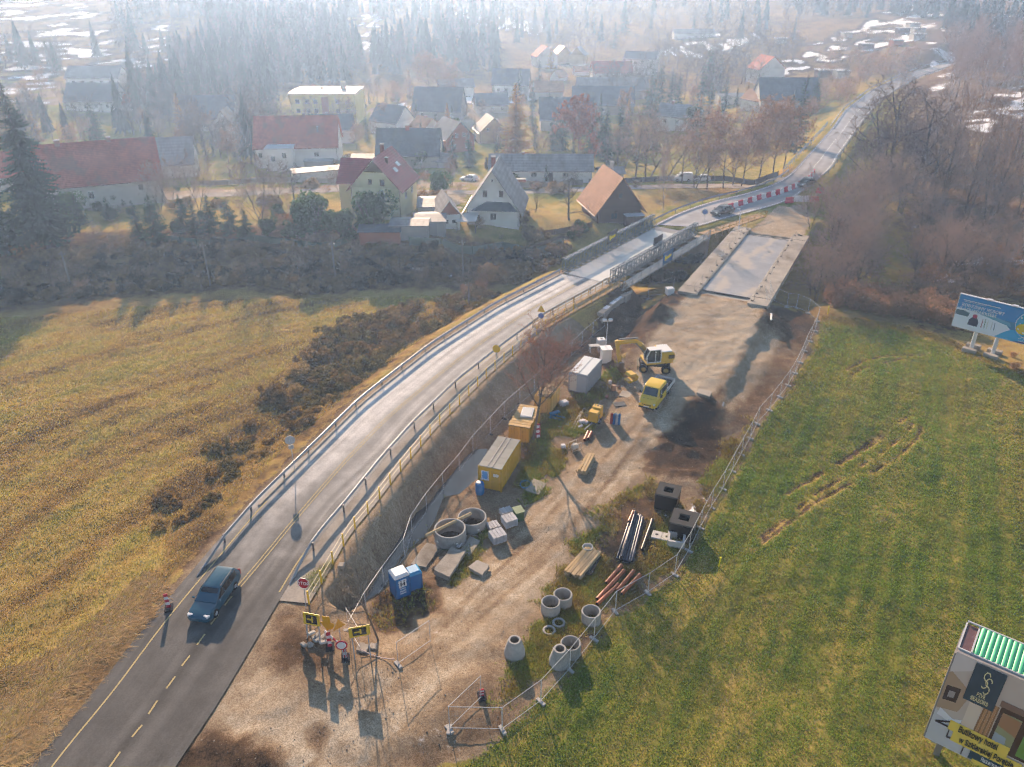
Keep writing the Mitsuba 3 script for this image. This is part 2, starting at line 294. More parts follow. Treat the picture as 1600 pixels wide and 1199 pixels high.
mz = ss(.5, -1.5, sd_poly(X, Y, P2([(1290, 520), (1480, 545), (1700, 640), (2300, 1300), (640, 1300), (790, 1150), (963, 962), (1122, 797), (1195, 660), (1265, 562)], -2.4)))
PH_ = P2([(1290, 520), (1150, 800)], -2.4); dv_ = (PH_[1] - PH_[0]) / np.linalg.norm(PH_[1] - PH_[0]); Z += .028 * mz * np.sin((X * dv_[1] - Y * dv_[0]) * 3.7) * (.4 + 1.2 * meshkit.fbm(P3 / 7, 2, 40))
height_at = RegularGridInterpolator((gy, gx), Z, bounds_error=False, fill_value=0.0)
def hz(x, y): return height_at(np.stack([np.asarray(y, float), np.asarray(x, float)], -1))
def G(px, py):
    """the ground point under a pixel of the photograph"""
    d = ray(px, py); t = np.r_[np.arange(20, 200, .25), np.arange(200, 1200, 1.5)] / np.hypot(d[0], d[1]); p = d * t[:, None] + [0, 0, CAM_H]
    below = np.nonzero(p[:, 2] < hz(p[:, 0], p[:, 1]))[0]
    if not len(below): return p[-1]
    i = below[0]
    a, c = t[max(i - 1, 0)], t[i]
    for _ in range(12):
        m = (a + c) / 2; q = d * m + [0, 0, CAM_H]
        if q[2] < hz(q[0], q[1]): c = m
        else: a = m
    q = d * c + [0, 0, CAM_H]; q[2] = hz(q[0], q[1]); return q

# ---------------------------------------------------------------- what grows or lies where: u bare(0)..grown(1), below 0 snow; v its tone
U, V = np.full_like(X, .85), np.full_like(X, .40)
big = meshkit.fbm(P3 / 18, 4, 5) - .5; mid = meshkit.fbm(P3 / 5, 4, 6) - .5
V += big * .5 + mid * .35
def paint(px, z, u, v, soft=.8, amp=2.0, w=1.0, k=None):
    global U, V
    sd = sd_poly(X, Y, P2(px, z)) + (nz * amp + nz2 * amp * .5) * (1 if k is None else k)
    m = ss(soft, -soft, sd) * w
    if u is not None: U = U * (1 - m) + m * u
    if v is not None: V = V * (1 - m) + m * (v if np.ndim(v) == 0 else v)
vil = ss(104, 125, Y); V = V * (1 - vil) + vil * (.66 + big * .7 + mid * .35); U = U * (1 - vil) + vil * (.74 + .5 * big)
far = ss(290, 360, Y); V = V * (1 - far) + far * (.12 + .25 * big); U = U * (1 - far) + far * .75
lit = ss(2, 14, X - .42 * Y - 6) * ss(86, 100, Y); V = V * (1 - lit) + lit * (.34 + .3 * mid); U = U * (1 - lit) + lit * (.30 + .4 * big)
# left field: mown bands that follow the field's bend
rowd, _ = dist_line(X, Y, smooth_line(P2([(-250, 800), (0, 640), (250, 560), (450, 500), (640, 455), (760, 430)], -3), 6, 30))
bands = np.sin(rowd * 1.55 + 3 * big) * .10 + np.sin(rowd * .62 + 4 * mid) * .12
paint([(-400, 1300), (20, 1210), (330, 885), (560, 640), (700, 520), (760, 470), (720, 440), (440, 446), (300, 450), (0, 480), (-500, 560)], -2.5, .97, .34 + bands + big * .42 + mid * .30, 1.0, 2)
paint([(0, 1210), (-40, 1130), (60, 1040), (170, 960), (215, 905), (262, 935), (250, 965), (60, 1190)], -.6, .93, .46 + mid * .3 + bands * .5, 1, 3)                       # long flattened straw
paint([(330, 880), (250, 880), (260, 800), (330, 690), (430, 590), (520, 500), (640, 450), (760, 448), (800, 468), (690, 530), (560, 635), (430, 765)], -2, .8, .10 + mid * .3, 2.0, 5)   # bramble bank
V = np.where(side_left & (sdR < 2.6) & (sdR > 0), V * (1 - ss(2.2, .9, sdR + nz)) + .66 * ss(2.2, .9, sdR + nz), V); U = np.where(side_left & (sdR > 0), U * ss(.9, 2.4, sdR + nz * 1.2), U)
# the shaded bank with the telegraph poles
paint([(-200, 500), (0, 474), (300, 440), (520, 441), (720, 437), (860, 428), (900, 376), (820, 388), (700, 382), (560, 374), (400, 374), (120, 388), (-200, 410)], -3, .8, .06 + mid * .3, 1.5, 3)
paint([(-60, 484), (130, 455), (300, 441), (300, 446), (130, 461), (-60, 492)], -5.2, .1, .62, .5, 1)
# meadow
PH = P2([(1290, 520), (1150, 800)], -2.4); dv = (PH[1] - PH[0]) / np.linalg.norm(PH[1] - PH[0]); acr = (X * dv[1] - Y * dv[0])
rows = np.sin(acr * 3.7 + 5.0 * mid + 3 * big) * .07 + np.sin(acr * 1.15 + 4 * big) * .06
paint([(1290, 505), (1400, 510), (1480, 535), (1560, 575), (1700, 620), (2300, 1300), (600, 1300), (790, 1140), (890, 1045), (960, 955), (1055, 895), (1120, 790), (1190, 655), (1262, 560), (1280, 510)], -2.4, 1.0, .76 + rows + big * .40 + mid * .30, .8, 2)
# yard
V = V * ss(-.6, .8, sdY + nz) + (1 - ss(-.6, .8, sdY + nz)) * (.50 + mid * .4); U = U * ss(-.4, .9, sdY + nz * 2.2)
bank = (sdR > 0) & (~side_left) & (Y < 92)
bk = ss(5.2, 3.2, sdR + nz) * bank; V = V * (1 - bk) + bk * (.64 + mid * .35); U = U * (1 - bk) + bk * .12
ed = ss(.9, .2, sdR + nz * .8) * bank; V = V * (1 - ed) + ed * .72
DRIVE = smooth_line(np.vstack([P2([(420, 1250), (560, 1110)], -.5), P2([(660, 1040), (760, 930), (850, 840), (940, 740), (1010, 660), (1060, 590), (1120, 500)], -1.9)]), .8, 4)
dd, dsd = dist_line(X, Y, DRIVE[::2]); dm = ss(4.6, 2.2, dd + nz * 2.0)
wheel = ss(.45, .15, np.abs(np.abs(dd) - .95 + nz * .5)) * .09
lines = 0
for o_, w_, a_ in ((-2.7, .16, .13), (-1.75, .15, -.12), (-.95, .2, .16), (-.2, .13, -.10), (.55, .15, .12), (1.0, .2, .15), (1.9, .16, -.12), (2.7, .15, .12)): lines = lines + a_ * ss(w_ * 1.7, w_ * .4, np.abs(dd * np.sign(dsd) - o_ - .45 * np.sin((X + Y) / 9 + o_ * 2))) * ss(.3, .6, meshkit.noise(np.stack([X / 5, Y / 5, 0 * X + o_], -1), 33))
V = V * (1 - dm) + dm * (.76 + mid * .30 + nz * .25 - wheel - lines); U *= 1 - dm; Z_ = 0
paint([(985, 590), (1012, 535), (1050, 488), (1075, 466), (1192, 486), (1180, 530), (1142, 575), (1120, 610), (1095, 625), (1050, 620)], -.8, 0, .86 + mid * .3, .6, 1.4)
paint([(1155, 378), (1215, 325), (1262, 318), (1268, 345), (1250, 378)], -.2, 0, .84 + mid * .2, .6, 1)
paint([(1120, 612), (1168, 572), (1205, 522), (1232, 498), (1215, 545), (1185, 605), (1150, 660), (1120, 655)], -2.8, .0, .74 + mid * .4, .6, 2)
paint([(1140, 660), (1185, 615), (1225, 540), (1240, 500), (1272, 502), (1268, 535), (1244, 590), (1190, 655), (1165, 690)], -2.7, .05, .34 + mid * .3, .6, 2)
paint([(1185, 520), (1215, 490), (1262, 488), (1270, 512), (1235, 530)], -2, .15, .25, .6, 2)
paint([(1005, 745), (1035, 690), (1075, 640), (1125, 625), (1130, 690), (1140, 735), (1080, 755)], -2.5, .0, .10 + mid * .3, .8, 3)
paint([(930, 545), (985, 500), (1040, 465), (1070, 470), (1040, 510), (1000, 550), (960, 590), (935, 580)], -2.2, .1, .16 + mid * .3, .8, 2.5)
paint([(860, 560), (905, 540), (960, 475), (985, 450), (1030, 455), (980, 505), (930, 560)], -2.6, .15, .27 + mid * .3, .8, 2)
paint([(400, 1040), (440, 960), (490, 975), (520, 1010), (500, 1060), (430, 1090)], 0, 0, .33 + mid * .4, 1.2, 3)
paint([(275, 1190), (320, 1140), (420, 1140), (450, 1190), (420, 1230), (280, 1240)], 0, 0, .10 + mid * .3, .8, 3)
paint([(340, 1130), (400, 1040), (520, 1070), (560, 1150), (480, 1190)], 0, 0, .86 + mid * .8, 1.2, 3)
paint([(480, 1145), (505, 1120), (515, 1150), (500, 1180), (485, 1170)], 0, 0, .45, .4, .6)
paint([(485, 960), (530, 975), (600, 1010), (690, 1000), (640, 1060), (540, 1050), (480, 1010)], -.9, .12, .62 + mid * .5, .8, 2)
paint([(590, 980), (600, 930), (640, 890), (680, 905), (690, 960), (640, 985)], -2, .35, .12 + mid * .4, .8, 3)
# grass inside the yard
for g, gv in (([(700, 905), (735, 850), (760, 820), (772, 832), (740, 880), (712, 912)], .5), ([(820, 780), (805, 720), (850, 650), (905, 610), (960, 600), (930, 640), (880, 690), (850, 740), (830, 790)], .62),
              ([(845, 755), (905, 665), (935, 655), (880, 720), (850, 770)], .5), ([(780, 1120), (830, 1000), (880, 880), (960, 780), (1010, 745), (1060, 770), (1090, 820), (1060, 890), (960, 950), (890, 1040)], .55),
              ([(945, 590), (965, 570), (985, 560), (975, 590), (955, 605)], .5), ([(1100, 760), (1130, 700), (1180, 655), (1150, 740), (1100, 830), (1040, 800)], .6)):
    paint(g, -2.3, .80, gv + mid * .5, 1.0, 3.5, .9)
paint([(940, 860), (960, 800), (1010, 760), (1040, 790), (1010, 850), (960, 900)], -2.2, .22, .2 + mid * .4, 1, 3)
# village floor
for g, gu, gv in (([(0, 400), (120, 388), (560, 374), (700, 382), (640, 330), (540, 306), (300, 318), (100, 345)], .93, .62), ([(150, 345), (260, 318), (540, 304), (540, 290), (300, 296), (60, 320)], .2, .84), ([(430, 300), (620, 268), (690, 285), (860, 262), (860, 285), (700, 300), (560, 300)], .3, .72),
                  ([(640, 335), (700, 300), (735, 300), (725, 345), (660, 350)], .1, .84), ([(820, 345), (930, 300), (1010, 345), (900, 380), (830, 385)], .95, .6), ([(740, 255), (760, 235), (880, 230), (890, 258)], .97, .58),
                  ([(900, 300), (1060, 290), (1240, 280), (1230, 300), (1050, 330), (1010, 345)], .8, .35), ([(560, 170), (760, 140), (860, 150), (740, 175), (600, 195)], .35, .66), ([(640, 375), (720, 385), (880, 384), (900, 360), (820, 345), (730, 356)], .9, .52)):
    paint(g, -3.5, gu, gv + mid * .5 + big * .4, 1.5, 5)
# patches of old snow
for g, z in (([(-80, 10), (60, -25), (110, 15), (175, 48), (120, 80), (60, 92), (20, 95), (-40, 60)], 8), ([(232, 50), (262, 48), (318, 78), (285, 82), (240, 74)], 5), ([(5, 128), (85, 134), (90, 146), (0, 150)], -2), ([(5, 160), (95, 156), (95, 166), (10, 168)], -3), ([(205, 92), (238, 92), (236, 110), (208, 108)], 2),
             ([(215, 124), (268, 122), (260, 131), (215, 132)], -2), ([(140, 60), (215, 60), (222, 78), (150, 82)], 6), ([(550, 38), (600, 34), (585, 72), (555, 66)], 2), ([(1210, 70), (1300, 60), (1430, 28), (1475, 48), (1450, 72), (1380, 78), (1300, 90), (1220, 100)], 2),
             ([(1440, 135), (1480, 120), (1478, 140), (1440, 148)], 1), ([(1550, 148), (1640, 140), (1650, 180), (1560, 186)], 2), ([(1500, 190), (1520, 170), (1560, 190), (1530, 215)], 1), ([(1480, 402), (1640, 415), (1640, 428), (1540, 420), (1480, 410)], -4), ([(1425, 420), (1480, 425), (1490, 440), (1440, 436)], -4),
             ([(760, 405), (860, 412), (850, 432), (760, 428)], -4.5), ([(640, 425), (730, 430), (720, 440), (640, 440)], -5), ([(560, 180), (680, 150), (860, 140), (850, 155), (700, 170)], -9), ([(1450, 60), (1600, 40), (1600, 70), (1470, 90)], 6),
             ([(1020, 80), (1120, 60), (1200, 70), (1100, 90)], -5), ([(850, 1), (1010, 0), (1000, 12), (860, 10)], 4), ([(700, 30), (860, 40), (850, 52), (700, 45)], -2), ([(745, 1150), (775, 1130), (800, 1140), (770, 1170)], -1.5), ([(1060, 820), (1100, 770), (1110, 790), (1075, 840)], -2.2)):
    sd = sd_poly(X, Y, P2(g, z)); sc = np.clip(Y / 60, .6, 8)
    m = ss(1.0, -1.0, sd / sc) * ss(-.02, .10, nz * .8 + mid * .5 + nz2 * .5 + .02)
    U = U * (1 - m) - m
U = U * (1 - .65 * rut); V = V * (1 - rut) + .28 * rut
for px, py, n in ((1545, 640, .3),):
    pass
U = np.clip(U, -1, 1); V = np.clip(V, 0, 1)

# ---------------------------------------------------------------- materials
def ramp(cols, t):
    c = mi.Color3f(cols[0]); n = len(cols) - 1
    for i in range(n): c = dr.lerp(c, mi.Color3f(cols[i + 1]), dr.clip(t * n - i, 0, 1))
    return c
def ground_color(p, n, uv):
    f1 = fbm(p.x * 1.3, p.y * 1.3, 0.0, 3); f2 = noise(p.x * 7, p.y * 7, 3.0); f3 = noise(p.x * 19, p.y * 19, 7.0)
    f0 = fbm(p.x * .2, p.y * .2, 5.0, 3)
    g = (f0 - .5) * .35 + (f1 - .5) * .6 + (f2 - .5) * .3 + (f3 - .5) * .2
    bare = ramp([(.030, .023, .018), (.135, .088, .055), (.290, .218, .145), (.46, .395, .30)], uv.y + g * .42)
    grown = ramp([(.085, .055, .030), (.270, .175, .070), (.360, .270, .090), (.190, .180, .045), (.095, .130, .028)], uv.y + g * .5)
    k = smoothstep(.36, .62, uv.x + g * .7)
    c = dr.lerp(bare, grown, k) * (.72 + .56 * f3)
    return dr.lerp(c, mi.Color3f(.78, .80, .84), smoothstep(.10, .50, -uv.x + g * .5 + (fbm(p.x * .28, p.y * .28, 2.0, 3) - .5) * 1.5 * smoothstep(.0, -.3, uv.x)))
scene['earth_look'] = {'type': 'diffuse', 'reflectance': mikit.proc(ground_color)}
def vc(rough, **k):
    return {'type': 'twosided', 'bsdf': {'type': 'principled', 'base_color': {'type': 'mesh_attribute', 'name': 'vertex_color'}, 'roughness': rough, **k}}
scene['matte'] = {'type': 'twosided', 'bsdf': {'type': 'diffuse', 'reflectance': {'type': 'mesh_attribute', 'name': 'vertex_color'}}}
scene['paint'] = vc(.38, specular=.5)
scene['gloss'] = vc(.16, specular=.6, clearcoat=.8, clearcoat_gloss=.95)
scene['steel'] = vc(.38, metallic=.85)
scene['glass_dark'] = vc(.06, specular=.9)
scene['leaf'] = {'type': 'principledthin', 'base_color': {'type': 'mesh_attribute', 'name': 'vertex_color'}, 'roughness': .9, 'diff_trans': .7, 'eta': 1.08}

# ---------------------------------------------------------------- the ground, cut into its pieces
def grid_faces(sel):
    ny, nx = X.shape; i, j = np.nonzero(sel)
    a = i * nx + j
    return np.vstack([np.stack([a, a + 1, a + nx + 1], 1), np.stack([a, a + nx + 1, a + nx], 1)])
cxm = (X[1:, 1:] + X[:-1, :-1]) / 2; cym = (Y[1:, 1:] + Y[:-1, :-1]) / 2
mid_sd = lambda A: (A[1:, 1:] + A[:-1, :-1]) / 2
left_f = sd_poly(cxm, cym, P2([(-600, 1400), (20, 1290), (330, 885), (570, 630), (780, 480), (879, 429), (720, 438), (300, 441), (0, 475), (-800, 560)], -2)) < 0
mead_f = (sd_poly(cxm, cym, P2([(1290, 505), (1400, 510), (1480, 535), (1560, 575), (1700, 620), (2600, 1500), (600, 1400), (790, 1140), (890, 1045), (960, 955), (1055, 895), (1120, 790), (1190, 655), (1262, 560), (1280, 510)], -2.4)) < 0)
yard_f = (mid_sd(sdY) < 0) & ~mead_f
hill_f = cym > 300
class_of = np.where(yard_f, 1, np.where(mead_f, 2, np.where(left_f, 3, np.where(hill_f, 4, 0))))
from trimesh import Trimesh
gv = np.stack([X, Y, Z], -1).reshape(-1, 3); guv = np.stack([U, V], -1).reshape(-1, 2)
dzx = np.gradient(Z, gx, axis=1); dzy = np.gradient(Z, gy, axis=0)
gn = np.stack([-dzx, -dzy, np.ones_like(Z)], -1).reshape(-1, 3); gn /= np.linalg.norm(gn, axis=1, keepdims=True)
def sheet(fcs):
    used = np.unique(fcs); idx = np.zeros(len(gv), int); idx[used] = np.arange(len(used))
    path = meshkit.write_ply((gv[used], idx[fcs]), False, guv[used], None, normals=gn[used])
    return {'type': 'ply', 'filename': path, 'face_normals': False, 'bsdf': {'type': 'ref', 'id': 'earth_look'}}
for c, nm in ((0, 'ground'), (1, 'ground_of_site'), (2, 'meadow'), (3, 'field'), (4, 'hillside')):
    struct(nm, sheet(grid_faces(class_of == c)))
# ---------------------------------------------------------------- roads
def strip(A, B, nlat, z=0.0, uvw=None):
    """a sheet between two polylines of equal length; uv = metres across, metres along"""
    A, B = np.asarray(A)[:, :2], np.asarray(B)[:, :2]; n = len(A); t = np.linspace(0, 1, nlat + 1)
    p = A[:, None] * (1 - t)[None, :, None] + B[:, None] * t[None, :, None]
    s = np.r_[0, np.cumsum(np.linalg.norm(np.diff((A + B) / 2, axis=0), axis=1))]; w = np.linalg.norm(B - A, axis=1)
    uv = np.stack([w[:, None] * t[None], np.repeat(s[:, None], nlat + 1, 1)], -1).reshape(-1, 2)
    v = np.concatenate([p, np.full(p.shape[:2] + (1,), z)], -1).reshape(-1, 3)
    i, j = np.meshgrid(np.arange(n - 1), np.arange(nlat), indexing='ij'); a = i * (nlat + 1) + j
    f = np.stack([a, a + 1, a + nlat + 2, a + nlat + 1], -1).reshape(-1, 4)
    return v, f, uv
def pair(A, B, n):
    q = lambda p: np.stack([np.interp(np.linspace(0, 1, n), np.linspace(0, 1, len(p)), p[:, k]) for k in (0, 1)], 1)
    return q(A), q(B)
def sheet_ply(A, B, nlat, z, bsdf):
    v, f, uv = strip(A, B, nlat, z); return mikit.ply((v, np.vstack([f[:, [0, 1, 2]], f[:, [0, 2, 3]]])), bsdf, smooth=True, uv=uv)
def slab_ply(A, B, z0, z1, col, bsdf='matte'):
    """a band with thickness between two polylines"""
    A, B = np.asarray(A)[:, :2], np.asarray(B)[:, :2]; n = len(A)
    v = np.concatenate([np.c_[A, np.full(n, z1)], np.c_[B, np.full(n, z1)], np.c_[A, np.full(n, z0)], np.c_[B, np.full(n, z0)]]); i = np.arange(n - 1)
    f = np.vstack([np.stack(q, 1) for q in ((i, i + n, i + n + 1, i + 1), (i + 2 * n, i + 2 * n + 1, i + 3 * n + 1, i + 3 * n), (i, i + 1, i + 2 * n + 1, i + 2 * n), (i + n, i + 3 * n, i + 3 * n + 1, i + n + 1))])
    f = np.vstack([f, [[0, 2 * n, 3 * n, n], [n - 1, 2 * n - 1, 4 * n - 1, 3 * n - 1]]])
    f = np.vstack([f[:, [0, 1, 2]], f[:, [0, 2, 3]]])
    return mikit.ply((v, f), bsdf, color=np.broadcast_to(np.asarray(col, float), (len(v), 3)))

def asphalt_color(p, n, uv):
    x, s = uv.x, uv.y
    f = fbm(p.x * 1.1, p.y * 1.1, 0.0, 3); g = noise(p.x * 13, p.y * 13, 2.0); lon = fbm(x * 2.1, s * .05, 4.0, 3)
    old = smoothstep(13.0, 44.0, s + (f - .5) * 5)                              # the near stretch is newer and darker
    tone = dr.lerp(mi.Float(.105), mi.Float(.52), old)
    lane = smoothstep(3.1, 3.9, x) * smoothstep(9, 6.6, x)
    rut = dr.exp(-dr.square((x - 4.5) * 2.2)) + dr.exp(-dr.square((x - 6.2) * 2.0)) * .8
    tone = tone * (1 - lane * .22 * old) * (1 - rut * .26) * (1 + (lon - .5) * .7) * (1 + (f - .5) * .35) * (.88 + .24 * g)
    dust = smoothstep(.55, .85, f + smoothstep(6.5, 8.5, x) * .35) * .35 * (1 - old)
    c = mi.Color3f(1.03, 1.0, .955) * tone
    patch = smoothstep(.60, .63, noise(s * .16, dr.floor(x / 3.4), 9.0)) * .10
    return c * (1 - patch)
scene['asphalt'] = {'type': 'twosided', 'bsdf': {'type': 'principled', 'base_color': mikit.proc(asphalt_color), 'roughness': .85, 'specular': .15}}
def far_asphalt_color(p, n, uv):
    f = fbm(p.x * .5, p.y * .5, 0.0, 3); x = uv.x
    rut = dr.exp(-dr.square((x - 2.0) * 1.4)) + dr.exp(-dr.square((x - 5.4) * 1.4))
    return mi.Color3f(.27, .27, .28) * (1 + (f - .5) * .5) * (1 + rut * .18)
scene['asphalt_far'] = {'type': 'twosided', 'bsdf': {'type': 'principled', 'base_color': mikit.proc(far_asphalt_color), 'roughness': .8, 'specular': .2}}
def concrete_color(p, n, uv):
    f = fbm(p.x * .9, p.y * .9, p.z * .9, 4); g = noise(p.x * 11, p.y * 11, p.z * 11); d = fbm(p.x * .35, p.y * .35, 5.0, 3)
    return ramp([(.20, .175, .145), (.37, .335, .285), (.46, .42, .36)], .55 + (f - .5) * 1.1 + (d - .5) * .8) * (.9 + .2 * g)
scene['concrete'] = {'type': 'twosided', 'bsdf': {'type': 'diffuse', 'reflectance': mikit.proc(concrete_color)}}
def deck_color(p, n, uv):
    f = fbm(p.x * .7, p.y * .7, 0.0, 4); g = noise(p.x * 6, p.y * 6, 1.0); s = fbm(uv.x * .45, uv.y * .12, 0.0, 3)
    c = mi.Color3f(.235, .235, .245) * (.8 + .4 * f) * (.93 + .14 * g)
    return dr.lerp(c, mi.Color3f(.40, .33, .25), smoothstep(.50, .75, s + (f - .5) * .4) * .75)
scene['deck_asphalt'] = {'type': 'twosided', 'bsdf': {'type': 'principled', 'base_color': mikit.proc(deck_color), 'roughness': .45, 'specular': .5}}
def path_color(p, n, uv):
    f = fbm(p.x * .8, p.y * .8, 0.0, 4); g = noise(p.x * 9, p.y * 9, 1.0)
    return ramp([(.25, .215, .175), (.36, .325, .28), (.40, .37, .33)], .5 + (f - .5) * 1.3) * (.9 + .2 * g)
scene['path_look'] = {'type': 'twosided', 'bsdf': {'type': 'diffuse', 'reflectance': mikit.proc(path_color)}}

n_road = 160
LA, RA = pair(L_LINE, R_LINE, n_road)
prog = np.linspace(0, 1, n_road); wid = np.interp(np.arange(n_road) / n_road, [0, .2, .33, .42, 1], [1.15, 1.1, 1.2, .45, .35])
tl = np.gradient(LA, axis=0); tl /= np.linalg.norm(tl, axis=1, keepdims=True)
LE = LA + np.stack([-tl[:, 1], tl[:, 0]], 1) * wid[:, None]
road = struct('road', sheet_ply(LE, RA, 10, 0.0, 'asphalt'), 'worn asphalt road curving from the foreground to the bridge')
FA, FB = pair(LF_LINE, RF_LINE, 120)
road2 = struct('road', sheet_ply(FA, FB, 8, 0.0, 'asphalt_far'), 'grey asphalt road climbing round the bend beyond the bridge')
iy = int(np.argmin(np.hypot(*(R_LINE - Y_LINE[0]).T)))
YA, YB = pair(R_LINE[iy:], Y_LINE, 110)
YA = YA + (YB - YA) * .012
struct('footpath', sheet_ply(YA, YB, 3, .004, 'path_look'), 'pale asphalt footpath between crash barrier and yellow railing')

YEL, WHT = (.50, .40, .20), (.62, .62, .6)
def mark(parent, name, line, w, col, z=.009, label=None):
    line = np.asarray(line)[:, :2]; return put(parent, name, slab_ply(offset(line, -w / 2), offset(line, w / 2), z - .006, z, col), None, label)
def sub(line, a, b):
    """piece of a polyline between the points nearest to two pixels"""
    i = [int(np.argmin(np.hypot(*(line - P2([q])[0]).T))) for q in (a, b)]; return line[i[0]:i[1] + 1]
mark(road, 'edge_line', L_LINE[2:int(np.argmin(np.hypot(*(L_LINE - P2([(430, 770)])[0]).T)))], .10, YEL)
mark(road, 'edge_line', offset(sub(R_LINE, (443, 927), (930, 453)), -.35), .10, YEL)
CEN = smooth_line(P2([(370, 917), (402, 880), (455, 815), (530, 728), (600, 655), (690, 580), (760, 528), (830, 482), (900, 443)]), .8, 4)
mark(road, 'centre_line', CEN, .08, YEL); mark(road, 'centre_line', offset(CEN, .28), .08, YEL)
for a, b in (((171, 1199), (188, 1175)), ((206, 1152), (222, 1133)), ((232, 1116), (246, 1095)), ((260, 1076), (274, 1057)), ((284, 1041), (297, 1024)), ((308, 1008), (320, 991)), ((329, 976), (342, 960)), ((351, 946), (362, 932))):
    mark(road, 'lane_dash', P2([a, b]), .11, YEL)
FC = LF_LINE * .5 + np.stack([np.interp(np.linspace(0, 1, len(LF_LINE)), np.linspace(0, 1, len(RF_LINE)), RF_LINE[:, k]) for k in (0, 1)], 1) * .5
mark(road2, 'centre_line', sub(FC, (1270, 262), (1482, 101)), .16, WHT); mark(road2, 'edge_line', offset(LF_LINE, .4), .16, WHT); mark(road2, 'edge_line', offset(RF_LINE, -.4), .16, WHT)
kl = sub(L_LINE, (409, 790), (879, 429)); kerb = struct('kerb', slab_ply(offset(kl, -.40), offset(kl, -.18), -.1, .11, (.40, .36, .30)), 'pale concrete kerb along the left road edge')

# ---------------------------------------------------------------- crash barriers and railings
GREY = (.36, .37, .38)
def barrier(line, label, step=4.2, h=.78, col=GREY, side=1, name='crash_barrier', drop=True, post=(.10, .10, .11)):
    k = thing(name, label, 'crash barrier'); line = resample(line, 1.0)
    z = np.full(len(line), h)
    if drop: z[:5] = np.linspace(.05, h, 5)
    prof = [(-.16, .03), (-.10, -.03), (-.04, .03), (.04, .03), (.10, -.03), (.16, .03)]
    m = MB(); n = len(line)
    rings = np.stack([np.c_[offset(line, o * side), z - .12 + a] for a, o in prof] + [np.c_[offset(line, (o + .02) * side), z - .12 + a] for a, o in prof[::-1]], 1)
    q = rings.shape[1]; i, j = np.meshgrid(np.arange(n - 1), np.arange(q), indexing='ij')
    m.raw(rings.reshape(-1, 3), np.stack([i * q + j, i * q + (j + 1) % q, (i + 1) * q + (j + 1) % q, (i + 1) * q + j], -1).reshape(-1, 4), col)
    m.to(k, 'beam', 'steel')
    for c in resample(line[4:], step):
        p = offset(line, -.10 * side)[int(np.argmin(np.hypot(*(line - c).T)))]
        MB().box(p[0], p[1], -.35, .12, .16, h + .32, post).to(k, 'post', 'paint')
    return k
barrier(offset(sub(L_LINE, (318, 897), (879, 429)), -.42), 'long grey steel crash barrier along the left edge of the curving road', 4.6)
barrier(offset(sub(R_LINE, (452, 915), (948, 442)), .10), 'grey steel crash barrier between the road and the footpath', 4.6, side=-1)
barrier(offset(sub(LF_LINE, (1022, 351), (1236, 271)), -.5), 'weathered crash barrier on the far side of the road past the bridge', 5, drop=False)
barrier(offset(sub(LF_LINE, (1300, 200), (1482, 96)), -.5), 'crash barrier on the outer edge of the far uphill bend', 6, drop=False, col=(.42, .44, .46))
barrier(offset(sub(RF_LINE, (1284, 277), (1482, 106)), .5), 'crash barrier on the inner edge of the far uphill bend', 6, drop=False, side=-1)
k = thing('bridge_railing', 'blue metal railing beside the far road before the bend', 'railing')
bl = resample(offset(sub(LF_LINE, (1236, 270), (1302, 198)), -1.6), 1.5)
for h in (.45, .8, 1.15): MB().tube(np.c_[bl, np.full(len(bl), h)], .05, (.06, .16, .33), 5).to(k, 'rail', 'paint')
for p in resample(bl, 2.4): MB().box(p[0], p[1], -.2, .08, .08, 1.4, (.06, .16, .33)).to(k, 'post', 'paint')

k = thing('pedestrian_railing', 'yellow tube railing along the outer edge of the footpath', 'railing')
yl = sub(Y_LINE, (483, 943), (893, 489)); YP = (.72, .50, .03)
for h in (.55, 1.08): MB().tube(np.c_[yl, np.full(len(yl), h)], .026, (.66, .58, .38), 6).to(k, 'rail', 'paint')
for p in resample(yl, 2.15): MB().box(p[0], p[1], -.25, .11, .11, 1.42, YP).to(k, 'post', 'paint')

# ---------------------------------------------------------------- the steel truss bridge
def frame(a, b):
    """origin a, x towards b"""
    d = np.asarray(b)[:2] - np.asarray(a)[:2]; return math.atan2(d[1], d[0]), np.linalg.norm(d)
aL, bL, aR, bR = at_z(880, 427), at_z(1021, 354), at_z(955, 443), at_z(1086, 366)
ang, Lb = frame((aL + aR) / 2, (bL + bR) / 2); o = (aL + aR) / 2; B = mat(o[0], o[1], 0, ang)
w2 = abs(-(aL - o)[0] * math.sin(ang) + (aL - o)[1] * math.cos(ang)); NP = 9; pl = Lb / NP
tb = thing('truss_bridge', 'temporary steel panel bridge with grey truss sides carrying the road', 'bridge')
m = MB(B); m.box(Lb / 2, 0, -.42, Lb + .6, 2 * w2 - 1.0, .42, (.30, .30, .30)); m.to(tb, 'deck')
lay = MB(B); c_pale = (.50, .50, .48)
for i in range(int(Lb / 2.2)): lay.box(1.1 + i * 2.2, 0, .004, 2.18, 2 * w2 - 1.5, .02, tuple(np.array(c_pale) * rng.uniform(.88, 1.06)))
lay.to(tb, 'deck_plating', 'paint')
STE = (.095, .12, .14)
